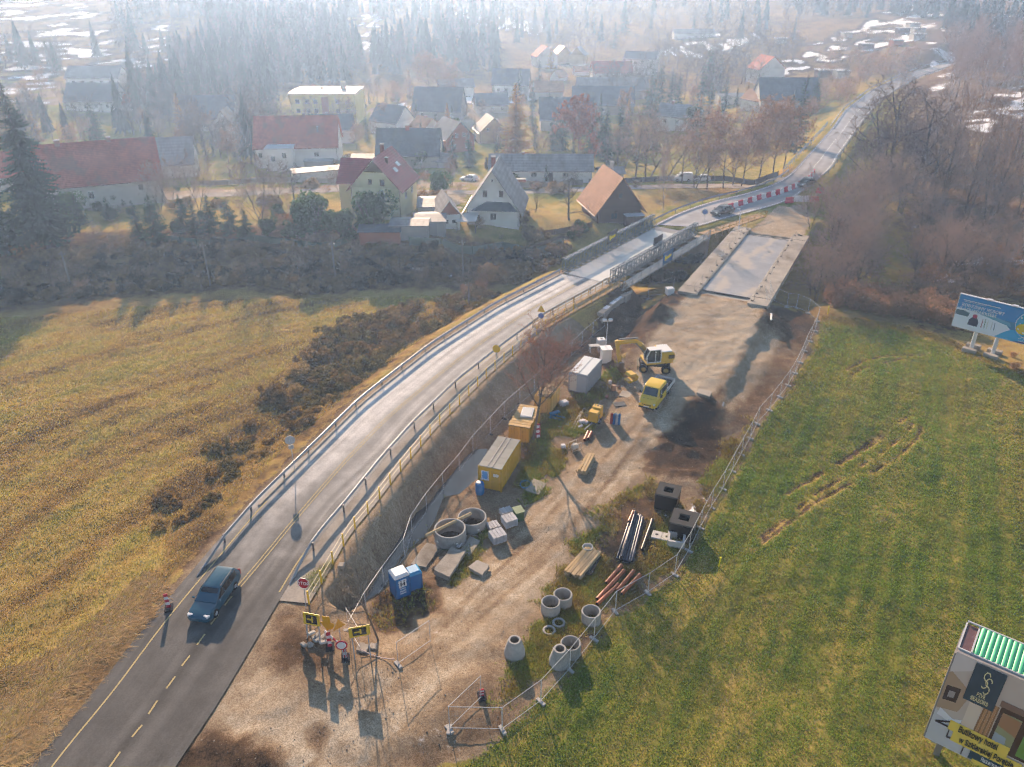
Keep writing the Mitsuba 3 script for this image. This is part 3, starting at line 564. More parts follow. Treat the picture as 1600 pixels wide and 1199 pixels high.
for s in (1, -1):
    for i in range(NP):
        m = MB(B); x0 = i * pl
        for yo in (.02, .50):
            y = s * (w2 + yo - .15)
            for zc in (.10, 2.0): m.beam([x0 + .03, y, zc], [x0 + pl - .03, y, zc], .10, .16, STE)
            for t in (.03, .36, .69, 1.02, 1.35, 1.68, 1.97):
                pass
            for t in (0.02, .25, .5, .75, .98): m.beam([x0 + t * pl, y, .1], [x0 + t * pl, y, 2.0], .07, .07, STE, up=(1, 0, 0))
            for q in (0, .5):
                for (xa, za), (xb, zb) in (((0, 1.05), (.25, 2)), ((.25, 2), (.5, 1.05)), ((0, 1.05), (.25, .1)), ((.25, .1), (.5, 1.05))): m.beam([x0 + (q + xa) * pl, y, za], [x0 + (q + xb) * pl, y, zb], .06, .06, STE)
        yc = s * (w2 + .11)
        for t in (.08, .36, .64, .92): m.box(x0 + t * pl, yc, 2.06, .12, .62, .07, (.42, .44, .45))
        m.beam([x0 + .1 * pl, yc - .2, 2.12], [x0 + .5 * pl, yc + .2, 2.12], .05, .05, (.4, .42, .43)); m.beam([x0 + .5 * pl, yc + .2, 2.12], [x0 + .9 * pl, yc - .2, 2.12], .05, .05, (.4, .42, .43))
        m.to(tb, 'truss_panel', 'paint')
    for i in range(2 * NP + 1):
        m = MB(B); x = i * pl / 2; m.box(x, s * (w2 - .45), -.02, .22, .75, .16, (.34, .35, .35)); m.beam([x, s * (w2 - .75), .1], [x, s * (w2 - .18), .95], .07, .07, STE); m.to(tb, 'raker', 'paint')
for i in range(NP + 1): MB(B).box(i * pl * .995 + .05, 0, -.75, .25, 2 * w2 + 1.6, .33, (.16, .18, .2)).to(tb, 'transom', 'paint')
ab = thing('bridge_abutment', 'snow-dusted concrete abutment block at the near end of the steel bridge', 'abutment')
m = MB(B); m.box(-.75, -.6, -5.2, 1.5, 2 * w2 + 5.5, 4.6, (.5, .5, .5)); m.to(ab, 'wall', 'concrete')
wa, wb = at_z(937, 489, -.7), at_z(985, 453, -.7); wd = wb - wa; WL = float(np.hypot(wd[0], wd[1])); WM = mat(*((wa + wb) / 2)[:2], -.7, math.atan2(wd[1], wd[0]))
for r_ in range(4):
    for i in range(6): MB(WM).box((i - 2.5 + .5 * (r_ % 2)) * WL / 6, rng.uniform(-.03, .03), -.5 - r_ * .5, WL / 6 - .03, .8, .48, (.5, .5, .5), bev=.02).to(ab, 'block', 'concrete')
for i in range(4): MB(WM).box((i - 1.4) * WL / 5.2 + rng.uniform(-.2, .2), .05, -.02, WL / 6 * rng.uniform(.7, 1.1), .55, .04, (.72, .74, .78), bev=.015).to(ab, 'snow_patch')
ab2 = thing('bridge_abutment', 'concrete abutment at the far end of the steel bridge', 'abutment')
m = MB(B); m.box(Lb + .75, 0, -6, 1.5, 2 * w2 + 4, 5.5, (.5, .5, .5)); m.to(ab2, 'wall', 'concrete')
# footway hung on the right-hand truss
fw = thing('footbridge', 'narrow steel footway with mesh railing hung beside the truss bridge', 'footbridge')
yf = -(w2 + 1.55)
MB(B).box(Lb / 2 + .3, yf, -.42, Lb + 1.6, 1.5, .14, (.42, .44, .44)).to(fw, 'deck', 'paint')
for s, nm in ((-.72, 'railing'), ):
    m = MB(B); y = yf + s
    for h in (-.25, .2, .85): m.beam([-.4, y, h], [Lb + .9, y, h], .06, .06, (.42, .47, .5))
    m.to(fw, 'rail', 'steel')
    for i in range(12): MB(B).box(-.4 + i * (Lb + 1.3) / 11, y, -.75, .09, .09, 1.65, (.36, .42, .46)).to(fw, 'post', 'steel')
    for i in range(11):
        m = MB(B); x0 = -.4 + i * (Lb + 1.3) / 11; w = (Lb + 1.3) / 11
        for q in range(9): m.beam([x0 + .1, y, -.2 + q * .125], [x0 + w - .1, y, -.2 + q * .125], .02, .02, (.5, .55, .58))
        for q in range(1, 14): m.beam([x0 + q * w / 14, y, -.25], [x0 + q * w / 14, y, .85], .018, .018, (.5, .55, .58))
        m.to(fw, 'mesh_panel', 'steel')
def board(x, y, z, w, h, col, label, ink, M, tilt=0):
    k = thing('sign_board', label, 'sign'); m = MB(M); m.box(x, y, z, w, .06, h, col); m.to(k, 'panel', 'paint')
    m = MB(M); m.box(x, y + math.copysign(.036, ink), z + h * .36, w * .62, .012, h * .22, (.75, .58, .05), ry=-.10); m.box(x - w * .25, y + math.copysign(.036, ink), z + h * .28, w * .16, .012, h * .4, (.75, .58, .05)); m.to(k, 'print')
    for q in (-.4, .4): MB(M).box(x + q * w, y, z - .5, .08, .08, .5, (.12, .12, .13)).to(k, 'leg', 'paint')
board(Lb * .47, w2 - .35, 1.15, 3.0, 1.9, (.03, .03, .035), 'black board with a yellow maker mark on the left truss of the steel bridge', -1, B)
board(Lb * .53, -w2 + .35, 1.15, 3.0, 1.9, (.05, .045, .055), 'dark board standing on the right truss of the steel bridge', 1, B)
board(Lb * .47, yf - .78, -.15, 3.4, 1.9, (.02, .10, .24), 'blue board with a yellow maker mark on the footbridge railing', -1, B)
for q in (-.30, .30): pass
# boarded path up to the footway
bp = thing('boarded_walkway', 'timber boarded walkway leading from the footpath to the footbridge', 'walkway')
WP = smooth_line(P2([(846, 514), (893, 486), (940, 460), (972, 441)]), .35, 1.5)
for i in range(0, len(WP) - 1):
    c = WP[i]; a = math.atan2(*(WP[i + 1] - WP[i])[::-1])
    M = mat(c[0], c[1], 0, a); t = rng.uniform(.85, 1.15)
    MB(M).box(0, .3, .01, .30, 1.6, .05, np.array([.40, .29, .17]) * t).to(bp, 'plank')
for s in (-.52, 1.12):
    line = offset(WP, -s)
    for h in (.5, .95): MB().tube(np.c_[line, np.full(len(line), h)], .05, (.50, .34, .14), 4).to(bp, 'handrail')
    for p in resample(line, 1.9): MB().box(p[0], p[1], -.8, .09, .09, 1.8, (.55, .38, .12)).to(bp, 'post')
bp2 = thing('boarded_walkway', 'tan timber walkway past the far end of the footbridge beside the road', 'walkway')
WP2 = smooth_line(P2([(1100, 366), (1125, 358), (1160, 346), (1190, 336)]), .5, 2)
for i in range(len(WP2) - 1):
    c = WP2[i]; a = math.atan2(*(WP2[i + 1] - WP2[i])[::-1]); MB(mat(c[0], c[1], 0, a)).box(0, 0, -.02, .45, 2.0, .06, np.array([.42, .30, .17]) * rng.uniform(.85, 1.15)).to(bp2, 'plank')
for h in (.5, 1.0): MB().tube(np.c_[offset(WP2, 1.0), np.full(len(WP2), h)], .06, (.50, .36, .18), 4).to(bp2, 'handrail')
for p in resample(offset(WP2, 1.0), 2): MB().box(p[0], p[1], -.8, .1, .1, 1.8, (.5, .36, .16)).to(bp2, 'post')

# ---------------------------------------------------------------- the new concrete bridge
a0, a1 = at_z(1072, 460), at_z(1160, 359); c0, c1 = at_z(1184, 480), at_z(1249, 374)
ang2, Ln = frame((a0 + c0) / 2, (a1 + c1) / 2); o = (a0 + c0) / 2; N = mat(o[0], o[1], 0, ang2)
yy = lambda p: -(p - o)[0] * math.sin(ang2) + (p - o)[1] * math.cos(ang2)
hw = (abs(yy(a0)) + abs(yy(c0)) + abs(yy(a1)) + abs(yy(c1))) / 4; Ln += 1.0
nb = thing('new_bridge', 'unfinished concrete road bridge with two pale sidewalk slabs and grey deck', 'bridge')
MB(N).box(Ln / 2, 0, -1.35, Ln - 2.5, 2 * hw - 1.0, 1.2, (.4, .4, .4)).to(nb, 'girder', 'concrete')
lo = (N @ np.array([[2.6, hw - 1.2, 0, 1], [Ln - 3.0, hw - 1.2, 0, 1]]).T).T[:, :2]; ro = (N @ np.array([[2.6, -hw + 1.2, 0, 1], [Ln - 3.0, -hw + 1.2, 0, 1]]).T).T[:, :2]
put(nb, 'carriageway', sheet_ply(*pair(lo, ro, 40), 10, .02, 'deck_asphalt'))
for s in (1, -1):
    for i in range(6):
        q = Ln / 6; MB(N).box((i + .5) * q, s * hw, -.55, q - .03, 2.5, .87, (.5, .5, .5)).to(nb, 'sidewalk', 'concrete')
    MB(N).box(Ln / 2, s * (hw - 1.32), -.3, Ln - .2, .14, .58, (.5, .5, .5)).to(nb, 'kerb', 'concrete')
    for x in (2.6, Ln - 3.0): MB(N).box(x, s * hw, .322, .16, 2.5, .012, (.10, .09, .09)).to(nb, 'expansion_joint')
    for i in range(12):
        x = 1.0 + i * (Ln - 2) / 11; m = MB(N); m.box(x, s * (hw - .95), .325, .32, .32, .03, (.07, .06, .06))
        for a in (-.1, .1):
            for b in (-.1, .1): m.cyl(x + a, s * (hw - .95) + b, .35, .025, .16, (.08, .06, .05), 6)
        m.to(nb, 'anchor_plate', 'paint')
    for i in range(9):
        x = 1.2 + i * (Ln - 2.4) / 8; MB(N).box(x, s * (hw - .75 + (.9 if s > 0 else 0) * 0), .325, .05, .05, 1.0, (.36, .34, .31)).to(nb, 'stanchion', 'paint')
    xs = np.linspace(1.2, Ln - 1.2, 41); sag = .16 * np.abs(np.sin((xs - 1.2) / (Ln - 2.4) * math.pi * 8)); MB(N).tube(np.c_[xs, np.full(41, s * (hw - .75)), 1.3 - sag], .014, (.55, .52, .48), 4).to(nb, 'safety_rope')
MB(N).box(2.6, 0, .022, .22, 2 * hw - 2.6, .02, (.08, .08, .08)).to(nb, 'expansion_joint'); MB(N).box(Ln - 3.0, 0, .022, .22, 2 * hw - 2.6, .02, (.10, .10, .10)).to(nb, 'expansion_joint')
for x in (1.0, Ln - 1.0): MB(N).box(x, 0, -7.5, 1.6, 2 * hw + .6, 6.1, (.4, .4, .4)).to(nb, 'abutment', 'concrete')

LANE = smooth_line(np.array([G(*p)[:2] for p in [(250, 312), (340, 306), (430, 300), (540, 297), (640, 300), (720, 304), (800, 302), (880, 298), (960, 294), (1060, 291), (1160, 290), (1235, 284)]]), 2, 14)
la, lb = offset(LANE, -2.0), offset(LANE, 2.0); nl = len(LANE); tt = np.linspace(0, 1, 5); lp = la[:, None, :2] * (1 - tt)[None, :, None] + lb[:, None, :2] * tt[None, :, None]
lz = np.maximum.reduce([hz(lp[..., 0], lp[..., 1]), np.repeat(hz(LANE[:, 0], LANE[:, 1])[:, None], 5, 1)]) + .10; ii, jj = np.meshgrid(np.arange(nl - 1), np.arange(4), indexing='ij'); qa = ii * 5 + jj
qf = np.stack([qa, qa + 1, qa + 6, qa + 5], -1).reshape(-1, 4); struct('lane', mikit.ply((np.concatenate([lp, lz[..., None]], -1).reshape(-1, 3), np.vstack([qf[:, [0, 1, 2]], qf[:, [0, 2, 3]]])), 'path_look', smooth=True, uv=np.stack([np.repeat(tt[None] * 4, nl, 0), np.repeat(np.arange(nl)[:, None] * 2.0, 5, 1)], -1).reshape(-1, 2)), 'narrow village lane behind the gardens')
wat = struct('water', None, 'grey flooded ditch along the site fence')
from shapely.geometry import Polygon as SPoly
wp = SPoly(WATER).buffer(1.6); wv_, wf_ = trimesh.creation.triangulate_polygon(wp, engine='earcut')
scene['water_look'] = {'type': 'twosided', 'bsdf': {'type': 'principled', 'base_color': {'type': 'rgb', 'value': [.085, .085, .085]}, 'roughness': .12, 'specular': .8}}
scene[wat] = mikit.ply((np.c_[wv_, np.full(len(wv_), -2.92)], wf_), 'water_look')
# ---------------------------------------------------------------- houses
def roof_look(name, dark, light, rows, rough=.8):
    def fn(p, n, uv):
        f = fbm(p.x * .6, p.y * .6, p.z * .6, 3); t = noise(uv.x * 3.0, uv.y * rows, 1.0); r = .5 + .5 * dr.sin(uv.y * rows * 6.2832)
        moss = smoothstep(.62, .78, fbm(p.x * .35, p.y * .35, 7.0, 3))
        c = dr.lerp(mi.Color3f(dark), mi.Color3f(light), dr.clip(.45 + (f - .5) * .9 + (t - .5) * .5, 0, 1)) * (.86 + .22 * r)
        return dr.lerp(c, mi.Color3f(.10, .10, .07), moss * .35)
    scene[name] = {'type': 'twosided', 'bsdf': {'type': 'principled', 'base_color': mikit.proc(fn), 'roughness': rough, 'specular': .35}}
roof_look('roof_red', (.30, .055, .035), (.52, .12, .07), 2.6)
roof_look('roof_maroon', (.24, .03, .04), (.36, .05, .06), 2.2, .5)
roof_look('roof_slate', (.035, .055, .075), (.085, .115, .145), 3.0, .6)
roof_look('roof_grey', (.15, .15, .155), (.30, .30, .30), 1.2, .6)
roof_look('roof_orange', (.30, .13, .06), (.50, .25, .13), 2.6)
WALLS = {'white': (.74, .73, .69), 'cream': (.74, .68, .42), 'yellow': (.74, .62, .24), 'brick': (.38, .15, .10), 'wood': (.11, .065, .045), 'grey': (.36, .35, .33), 'ochre': (.50, .38, .20), 'pale': (.60, .57, .51), 'stucco': (.40, .37, .32)}
def wall_color(p, n, uv):
    f = fbm(p.x * .5, p.y * .5, p.z * .5, 4); low = smoothstep(1.6, .1, uv.y)
    return .80 + .36 * f - low * .22 * noise(p.x * 1.7, p.y * 1.7, p.z)
def wall_look(name, col):
    def fn(p, n, uv): return mi.Color3f(col) * wall_color(p, n, uv)
    scene['wall_' + name] = {'type': 'twosided', 'bsdf': {'type': 'diffuse', 'reflectance': mikit.proc(fn)}}
for k_, c_ in WALLS.items(): wall_look(k_, c_)
GL, FRW = (.035, .045, .055), (.66, .66, .64)

def quad_uv(parent, name, bsdf, quads, label=None):
    """flat four-sided pieces, uv in metres along the first edge and up"""
    V_, F_, W_ = [], [], []
    for q in quads:
        q = np.asarray(q, float); e = q[1] - q[0]; L = np.linalg.norm(e); e = e / L; nrm = np.cross(e, q[-1] - q[0]); nrm /= np.linalg.norm(nrm); u = np.cross(nrm, e); k = len(V_) and sum(map(len, V_)) or 0
        V_.append(q); W_.append(np.stack([(q - q[0]) @ e, (q - q[0]) @ u], 1)); F_.append([[k + 0, k + i, k + i + 1] for i in range(1, len(q) - 1)])
    return put(parent, name, mikit.ply((np.vstack(V_), np.vstack(F_)), bsdf, uv=np.vstack(W_)), None, label)

def window(parent, M, w, h, frame_c=FRW, cross=True, name='window'):
    """M: x along the wall, y out of it, origin at the middle of the sill"""
    m = MB(M); t = .09
    for x in (-w / 2, w / 2): m.box(x, .02, 0, t, .09, h, frame_c)
    for z in (0, h - t): m.box(0, .021, z, w, .092, t, frame_c)
    if cross: m.box(0, .018, 0, .06, .07, h, frame_c)
    m.box(0, .05, -.07, w + .16, .2, .06, frame_c)
    k = m.to(parent, name)
    MB(M).box(0, -.005, .02, w - .04, .06, h - .04, GL).to(k, 'pane', 'glass_dark')

def house(px, L, W, he, hr, rot, wall, roof, label, name='house', ridge='x', over=.45, wins=None, chim=(), base=None, gable_wall=None, category='house', group=None, sink=1.5, hip=0, doors=(), skylights=()):
    """px: pixel of the middle of the front wall's foot, L along the front, W deep, he eaves height, hr rise of the roof, rot: turn of the front (radians, 0 faces the camera).
    ridge 'x' runs along the front, 'y' shows the gable. wins: {'front': [(x, z, w, h)], 'left': ..., 'right': ...}"""
    g = G(*px) if base is None else np.asarray(base, float); k = thing(name, label, category, group)
    H = mat(g[0], g[1], g[2], rot)                                              # local: x along the front, y away from the viewer
    A = lambda *p: (H @ np.array([*p, 1.0]))[:3]
    x0, x1, y0, y1 = -L / 2, L / 2, 0, W; s = -sink
    walls = [[A(x0, y0, s), A(x1, y0, s), A(x1, y0, he), A(x0, y0, he)], [A(x1, y0, s), A(x1, y1, s), A(x1, y1, he), A(x1, y0, he)], [A(x1, y1, s), A(x0, y1, s), A(x0, y1, he), A(x1, y1, he)], [A(x0, y1, s), A(x0, y0, s), A(x0, y0, he), A(x0, y1, he)]]
    quad_uv(k, 'wall', wall, walls)
    gw = gable_wall or wall; t = .16; o = over
    if ridge == 'x':
        ym = W / 2; sl = hr / ym
        [quad_uv(k, 'gable', gw, [q]) for q in ([A(x1, y0, he), A(x1, y1, he), A(x1 - hip, ym, he + hr)], [A(x0, y1, he), A(x0, y0, he), A(x0 + hip, ym, he + hr)])]
        for sgn, ye in ((0, y0 - o), (1, y1 + o)):
            ze = he - o * sl; e0, e1, r0, r1 = (x0 - o, ye, ze), (x1 + o, ye, ze), (x0 - o + hip, ym, he + hr), (x1 + o - hip, ym, he + hr)
            up = [(a, b, c + t) for a, b, c in (e0, e1, r1, r0)]; lo = [(a, b, c + .02) for a, b, c in (e0, e1, r1, r0)]
            if sgn: up, lo = up[::-1], lo[::-1]
            quads = [[A(*q) for q in up], [A(*q) for q in lo[::-1]]]
            for i in range(4): quads.append([A(*lo[i]), A(*lo[(i + 1) % 4]), A(*up[(i + 1) % 4]), A(*up[i])])
            rk = quad_uv(k, 'roof', roof, quads)
        R = lambda x, f: A(x, ym * f, he + hr * f + t)
    else:
        xm = 0; sl = hr / (L / 2)
        [quad_uv(k, 'gable', gw, [q]) for q in ([A(x0, y0, he), A(x1, y0, he), A(xm, y0, he + hr)], [A(x1, y1, he), A(x0, y1, he), A(xm, y1, he + hr)])]
        for sgn, xe in ((0, x0 - o), (1, x1 + o)):
            ze = he - o * sl; e0, e1, r0, r1 = (xe, y1 + o, ze), (xe, y0 - o, ze), (xm, y1 + o, he + hr), (xm, y0 - o, he + hr)
            up = [(a, b, c + t) for a, b, c in (e0, e1, r1, r0)]; lo = [(a, b, c + .02) for a, b, c in (e0, e1, r1, r0)]
            if sgn: up, lo = up[::-1], lo[::-1]
            quads = [[A(*q) for q in up], [A(*q) for q in lo[::-1]]]
            for i in range(4): quads.append([A(*lo[i]), A(*lo[(i + 1) % 4]), A(*up[(i + 1) % 4]), A(*up[i])])
            rk = quad_uv(k, 'roof', roof, quads)
    if he > 2.5 and g[1] < 330:
        gc = (.20, .19, .19) if 'slate' in roof or 'grey' in roof else (.22, .10, .07); ov = over * (hr / (W / 2) if ridge == 'x' else hr / (L / 2))
        eaves = [((x0 - o, y0 - o - .06), (x1 + o, y0 - o - .06))] if ridge == 'x' else [((x0 - o - .06, y0 - o), (x0 - o - .06, y1 + o)), ((x1 + o + .06, y0 - o), (x1 + o + .06, y1 + o))]
        for (ax_, ay_), (bx_, by_) in eaves: MB(H).tube([[ax_, ay_, he - ov + .03], [bx_, by_, he - ov + .03]], .075, gc, 5).to(k, 'gutter', 'paint')
        for xx in (x0 + .15, x1 - .15): MB(H).tube([[xx, y0 - .07, he - .05], [xx, y0 - .07, -.2]], .05, gc, 5).to(k, 'downpipe', 'paint')
        if not wins: wins = {'front': row(3 if L > 8 else 2, L * .9, min(1.2, he - 2.0), 1.0, 1.25) + (row(2, L * .5, he + .5, .8, 1.0) if ridge == 'y' and hr > 3 else [])}
    for (cx_, cy_, cz, cs, cc) in chim:
        m = MB(H); m.box(cx_, cy_, cz - 2.2, cs, cs, 2.2, cc); m.box(cx_, cy_, cz, cs + .16, cs + .16, .12, (.45, .43, .4)); m.to(k, 'chimney')
    for side, ws in (wins or {}).items():
        Q = {'front': mat(0, 0, 0, math.pi), 'left': mat(x0, W / 2, 0, math.pi / 2), 'right': mat(x1, W / 2, 0, -math.pi / 2)}[side]
        for w_ in ws:
            x, z, w, h = w_[:4]; sx = -x if side == 'front' else (x if side == 'right' else -x)
            window(k, H @ Q @ mat(sx, 0, z), w, h, w_[4] if len(w_) > 4 else FRW, cross=w > .8)
    for (x, w, h, c) in doors: MB(H).box(x, -.03, 0, w, .08, h, c).to(k, 'door', 'paint')
    return k, H

def row(n, L, z, w, h): return [((i - (n - 1) / 2) * L / n, z, w, h) for i in range(n)]
B_ = (.20, .09, .07)
# yellow house with the maroon roof
k, H1 = house((590, 343), 9.0, 10.5, 5.6, 4.9, -.16, 'wall_cream', 'roof_maroon', 'pale yellow house with steep maroon metal roof above the shaded bank', ridge='y', over=.6, wins={'front': [(-2.0, 3.2, 1.1, 1.5), (1.0, 3.2, 1.3, 1.6), (-.8, 6.3, .55, .8, B_), (1.4, 6.1, .7, 1.0, B_)], 'right': [(-2, 3.2, 1, 1.4), (2, 3.2, 1, 1.4)]}, chim=((-.9, 8.2, 11.4, .6, B_), (1.3, 3.6, 10.1, .4, (.15, .06, .05))))
MB(H1).prism([(-1.9, 8.35), (1.9, 8.35), (0, 10.3)], -.12, .02, (.16, .11, .07), 'y').to(k, 'gable_boarding')
quad_uv(k, 'wing_roof', 'roof_maroon', [[(H1 @ np.array([*p, 1]))[:3] for p in q] for q in ([(-8.2, 2.6, 5.4), (-1.6, 2.6, 5.4), (-1.2, 6.5, 9.2), (-8.2, 6.5, 9.2)], [(-1.2, 6.5, 9.2), (-1.6, 10.4, 5.4), (-8.2, 10.4, 5.4), (-8.2, 6.5, 9.2)])])
MB(H1).box(-6.0, 6.5, -1, 3.6, 7.0, 6.5, WALLS['cream']).to(k, 'wing_wall')
for x, y in ((2.6, 4.4), (2.2, 7.2)): MB(H1).box(x, y, 5.6 + 4.9 * (1 - x / 4.5) + .2, .9, 1.2, .06, (.62, .64, .66), ry=.83).to(k, 'skylight', 'paint')
# white house with grey roof
k, H2 = house((770, 353), 9.2, 11, 3.0, 6.6, -.10, 'wall_white', 'roof_grey', 'white house with very steep grey roof and pent roof across its gable', ridge='y', over=.7, wins={'front': [(-1.3, 5.0, .8, 1.3), (1.5, 5.0, .8, 1.3), (-2.6, 1.0, .8, 1.0), (.1, 1.0, 1.1, 1.3), (0, 7.6, .4, .6)]}, chim=((-.5, 6.0, 10.6, .7, (.32, .12, .09)),))
quad_uv(k, 'pent_roof', 'roof_slate', [[(H2 @ np.array([*p, 1]))[:3] for p in [(-3.8, -1.2, 2.9), (4.6, -1.2, 2.9), (3.0, -.05, 4.2), (-1.0, -.05, 4.3)]]])
m = MB(H2); m.box(-4.2, -1.8, 1.9, 3.6, 3.6, .1, (.62, .62, .6), rx=.16, ry=-.05)
for x in (-5.8, -2.6): m.box(x, -3.3, -1, .12, .12, 2.7, (.3, .25, .2))
m.to(k, 'lean_to')
# brown timber house
k, H3 = house((967, 350), 8.2, 9.5, 2.9, 5.4, .22, 'wall_wood', 'roof_orange', 'dark brown timber house with sunlit orange tiled roof beside the bridge', ridge='y', over=.8, wins={'front': [(0, 4.6, .8, 1.0, (.12, .07, .05)), (-1.0, .9, 1.2, 1.2, (.12, .07, .05))]}, chim=((.7, 7.6, 9.3, .55, (.5, .48, .45)),))
MB(H3).box(2.2, -1.6, -.3, 3.2, 1.6, 2.2, (.16, .10, .075)).box(2.2, -1.6, 1.95, 3.5, 1.9, .08, (.55, .56, .6)).to(k, 'porch')
house((845, 284), 23, 8, 2.6, 2.6, -.02, 'wall_white', 'roof_grey', 'long low white building with weathered grey roof beside the lane', name='outbuilding', category='building', wins={'front': [(-8.5, 1.0, 1.3, 1.0), (-6.4, 1.0, 1.3, 1.0), (-1.6, 1.0, 1.3, 1.0), (5.5, 1.0, 1.2, 1.0)]}, chim=((-4, 4, 5.6, .6, (.25, .13, .1)),), doors=((2.2, 1.1, 2.1, (.06, .05, .05)),))
house((800, 291), 6.0, 1.2, 1.3, .05, 0, 'wall_brick', 'roof_grey', 'low brick wall block in front of the long white building', name='garden_wall', category='wall', over=.05)
house((955, 286), 5.5, 4, 2.2, .9, .1, 'wall_pale', 'roof_grey', 'small pale shed with white roof left of the orange roofed house', name='shed', category='shed', doors=((-.8, 1.0, 1.9, (.1, .09, .08)),))
house((703, 358), 3.6, 8.0, 2.5, 2.3, .22, 'wall_white', 'roof_grey', 'narrow garden house with red gable and grey roof', name='shed', ridge='y', over=.4, gable_wall='wall_brick', category='shed', wins={'front': [(-.6, .9, .8, .8), (.8, .9, .8, .8)]})
house((672, 368), 5.2, 5.5, 2.3, .5, .06, 'wall_grey', 'roof_grey', 'grey garage with flat sheet roof beside the narrow garden house', name='garage', category='garage', over=.25, doors=((0, 2.4, 2.0, (.3, .3, .3)),))
house((676, 345), 5.0, 7, 2.4, .5, .06, 'wall_pale', 'roof_grey', 'pale grey garage behind the flat roofed one', name='garage', category='garage', over=.25)
house((640, 376), 6.2, 4.8, 2.4, .4, .02, 'wall_grey', 'roof_grey', 'grey flat roofed garage right of the brick shed', name='garage', category='garage', over=.2)
house((594, 383), 6.6, 4.2, 2.2, .5, .02, 'wall_brick', 'roof_slate', 'low red brick shed below the yellow house', name='shed', category='shed', over=.25)
# row of the white house with the large red roof
k, H8 = house((466, 262), 20.5, 13, 5.2, 6.4, .10, 'wall_white', 'roof_red', 'large white house with long sunlit red tiled roof', wins={'front': [(-9, 2.6, .9, 1.3), (-7.4, 2.6, .9, 1.3), (5, 2.6, 1.2, 1.2)], 'left': [(-3, 2.6, .9, 1.3), (0, 2.6, .9, 1.3)]}, chim=((2, 6.5, 12.2, .7, (.2, .1, .08)), (5.5, 3, 9.4, .3, (.12, .1, .1))), gable_wall='wall_pale')
MB(H8).box(-3.6, -2.4, -1, 6.5, 5, 6.6, WALLS['white']).box(-3.6, -2.4, 5.6, 6.8, 5.3, .25, (.55, .57, .6)).to(k, 'annex')
for x, z in ((-5, 2.6), (-2.2, 3.4)): window(k, H8 @ mat(x, -4.9, z, math.pi), 1.0, 1.4)
MB(H8).box(5.6, -1.6, -.5, 7, 3.2, 2.6, (.33, .34, .34)).box(5.6, -1.6, 2.1, 7.4, 3.6, .12, (.40, .42, .43)).to(k, 'veranda')
house((512, 281), 15, 4.5, 2.0, .35, .38, 'wall_pale', 'roof_grey', 'row of low garages with grey flat roof before the red roofed house', name='garage', category='garage', over=.2)
house((638, 264), 15.5, 9, 3.6, 5.4, -.03, 'wall_stucco', 'roof_slate', 'stucco house with dark slate roof and bright white gable', wins={'front': [(-4.8, 1.7, 1.2, 1.5), (-2.6, 1.7, 1.2, 1.5), (2.8, 1.7, 1.2, 1.5)]}, chim=((-.3, 4.5, 9.8, .9, (.36, .09, .06)),), gable_wall='wall_white')
house((680, 262), 7, 6, 1.6, 1.4, -.3, 'wall_grey', 'roof_grey', 'low lean-to building with pale roof right of the slate roofed house', name='outbuilding', category='outbuilding')
house((519, 224), 13, 9, 4, 3.6, .16, 'wall_white', 'roof_slate', 'white house with dark grey roof before the yellow apartment block', wins={'front': [(-2.4, .9, 1.1, 2.0), (2.6, .9, 1.1, 2.0)]}, chim=((-1, 4.5, 8.1, .6, (.25, .2, .2)),))
k, HA = house((508, 196), 22, 16, 10.2, .25, -.02, 'wall_yellow', 'roof_grey', 'three storey yellow apartment block with snow covered flat roof', name='apartment_block', category='building', over=.3,
          wins={'front': [(x, z, 1.3, 1.4) for z in (1.0, 4.0, 7.0) for x in (-8.5, -5.2, -2.4, 5.0, 8.4)]})
MB(HA).box(.8, -.12, 1, 2.2, .25, 8.2, (.42, .16, .12)).to(k, 'stair_panel'); MB(HA).box(0, 8, 9.86, 22.4, 16.4, .14, (.80, .81, .83)).to(k, 'snow_cover'); MB(HA).box(5.5, 9, 9.8, 1.4, 1.4, 3.2, (.55, .48, .3)).box(-2, 9, 10, 1, 1, 1.1, (.5, .45, .3)).to(k, 'chimney')
house((600, 211), 11, 9, 4.2, 4.4, -.6, 'wall_white', 'roof_slate', 'white gabled house with slate roof right of the apartment block', wins={'left': [(-1.5, 1.2, .9, 1.2), (1.5, 1.2, .9, 1.2), (0, 4.4, .9, 1.1)]}, ridge='x')
house((652, 215), 8, 7, 3.2, 2.6, -.9, 'wall_white', 'roof_orange', 'small white house with bright snow-dusted orange roof', chim=((0, 3.5, 6.2, .8, (.5, .3, .25)),))
house((682, 188), 17, 13, 3.2, 7.0, -.12, 'wall_grey', 'roof_slate', 'big dark barn with tall slate roof', name='barn', category='barn')
house((720, 238), 9, 10, 4.0, 4.2, .55, 'wall_brick', 'roof_slate', 'red brick house with gable end beside the tall spruce', ridge='y', wins={'front': [(-1.2, 4.2, .9, 1.1), (1.2, 4.2, .9, 1.1), (-2, 1.2, .9, 1.2), (2, 1.2, .9, 1.2)]})
house((772, 225), 8.5, 9, 3.6, 3.8, .25, 'wall_ochre', 'roof_slate', 'ochre gabled house left of the orange larch', ridge='y', wins={'front': [(-1.8, 3.6, .9, 1.1), (1.8, 3.6, .9, 1.1)]})
house((797, 150), 15, 10, 4.5, 5.5, -.1, 'wall_white', 'roof_slate', 'white house with dark blue slate roof far up the valley', wins={'front': row(4, 13, 1.8, 1.2, 1.2)})
house((770, 177), 12, 8, 3, 3.5, .2, 'wall_pale', 'roof_slate', 'pale house with a dull violet roof behind the ochre house')
house((885, 204), 17, 12, 3.5, 6, 0, 'wall_pale', 'roof_slate', 'long house with dark blue roof behind the red oak', chim=((-4, 6, 10, .7, (.5, .5, .5)),))
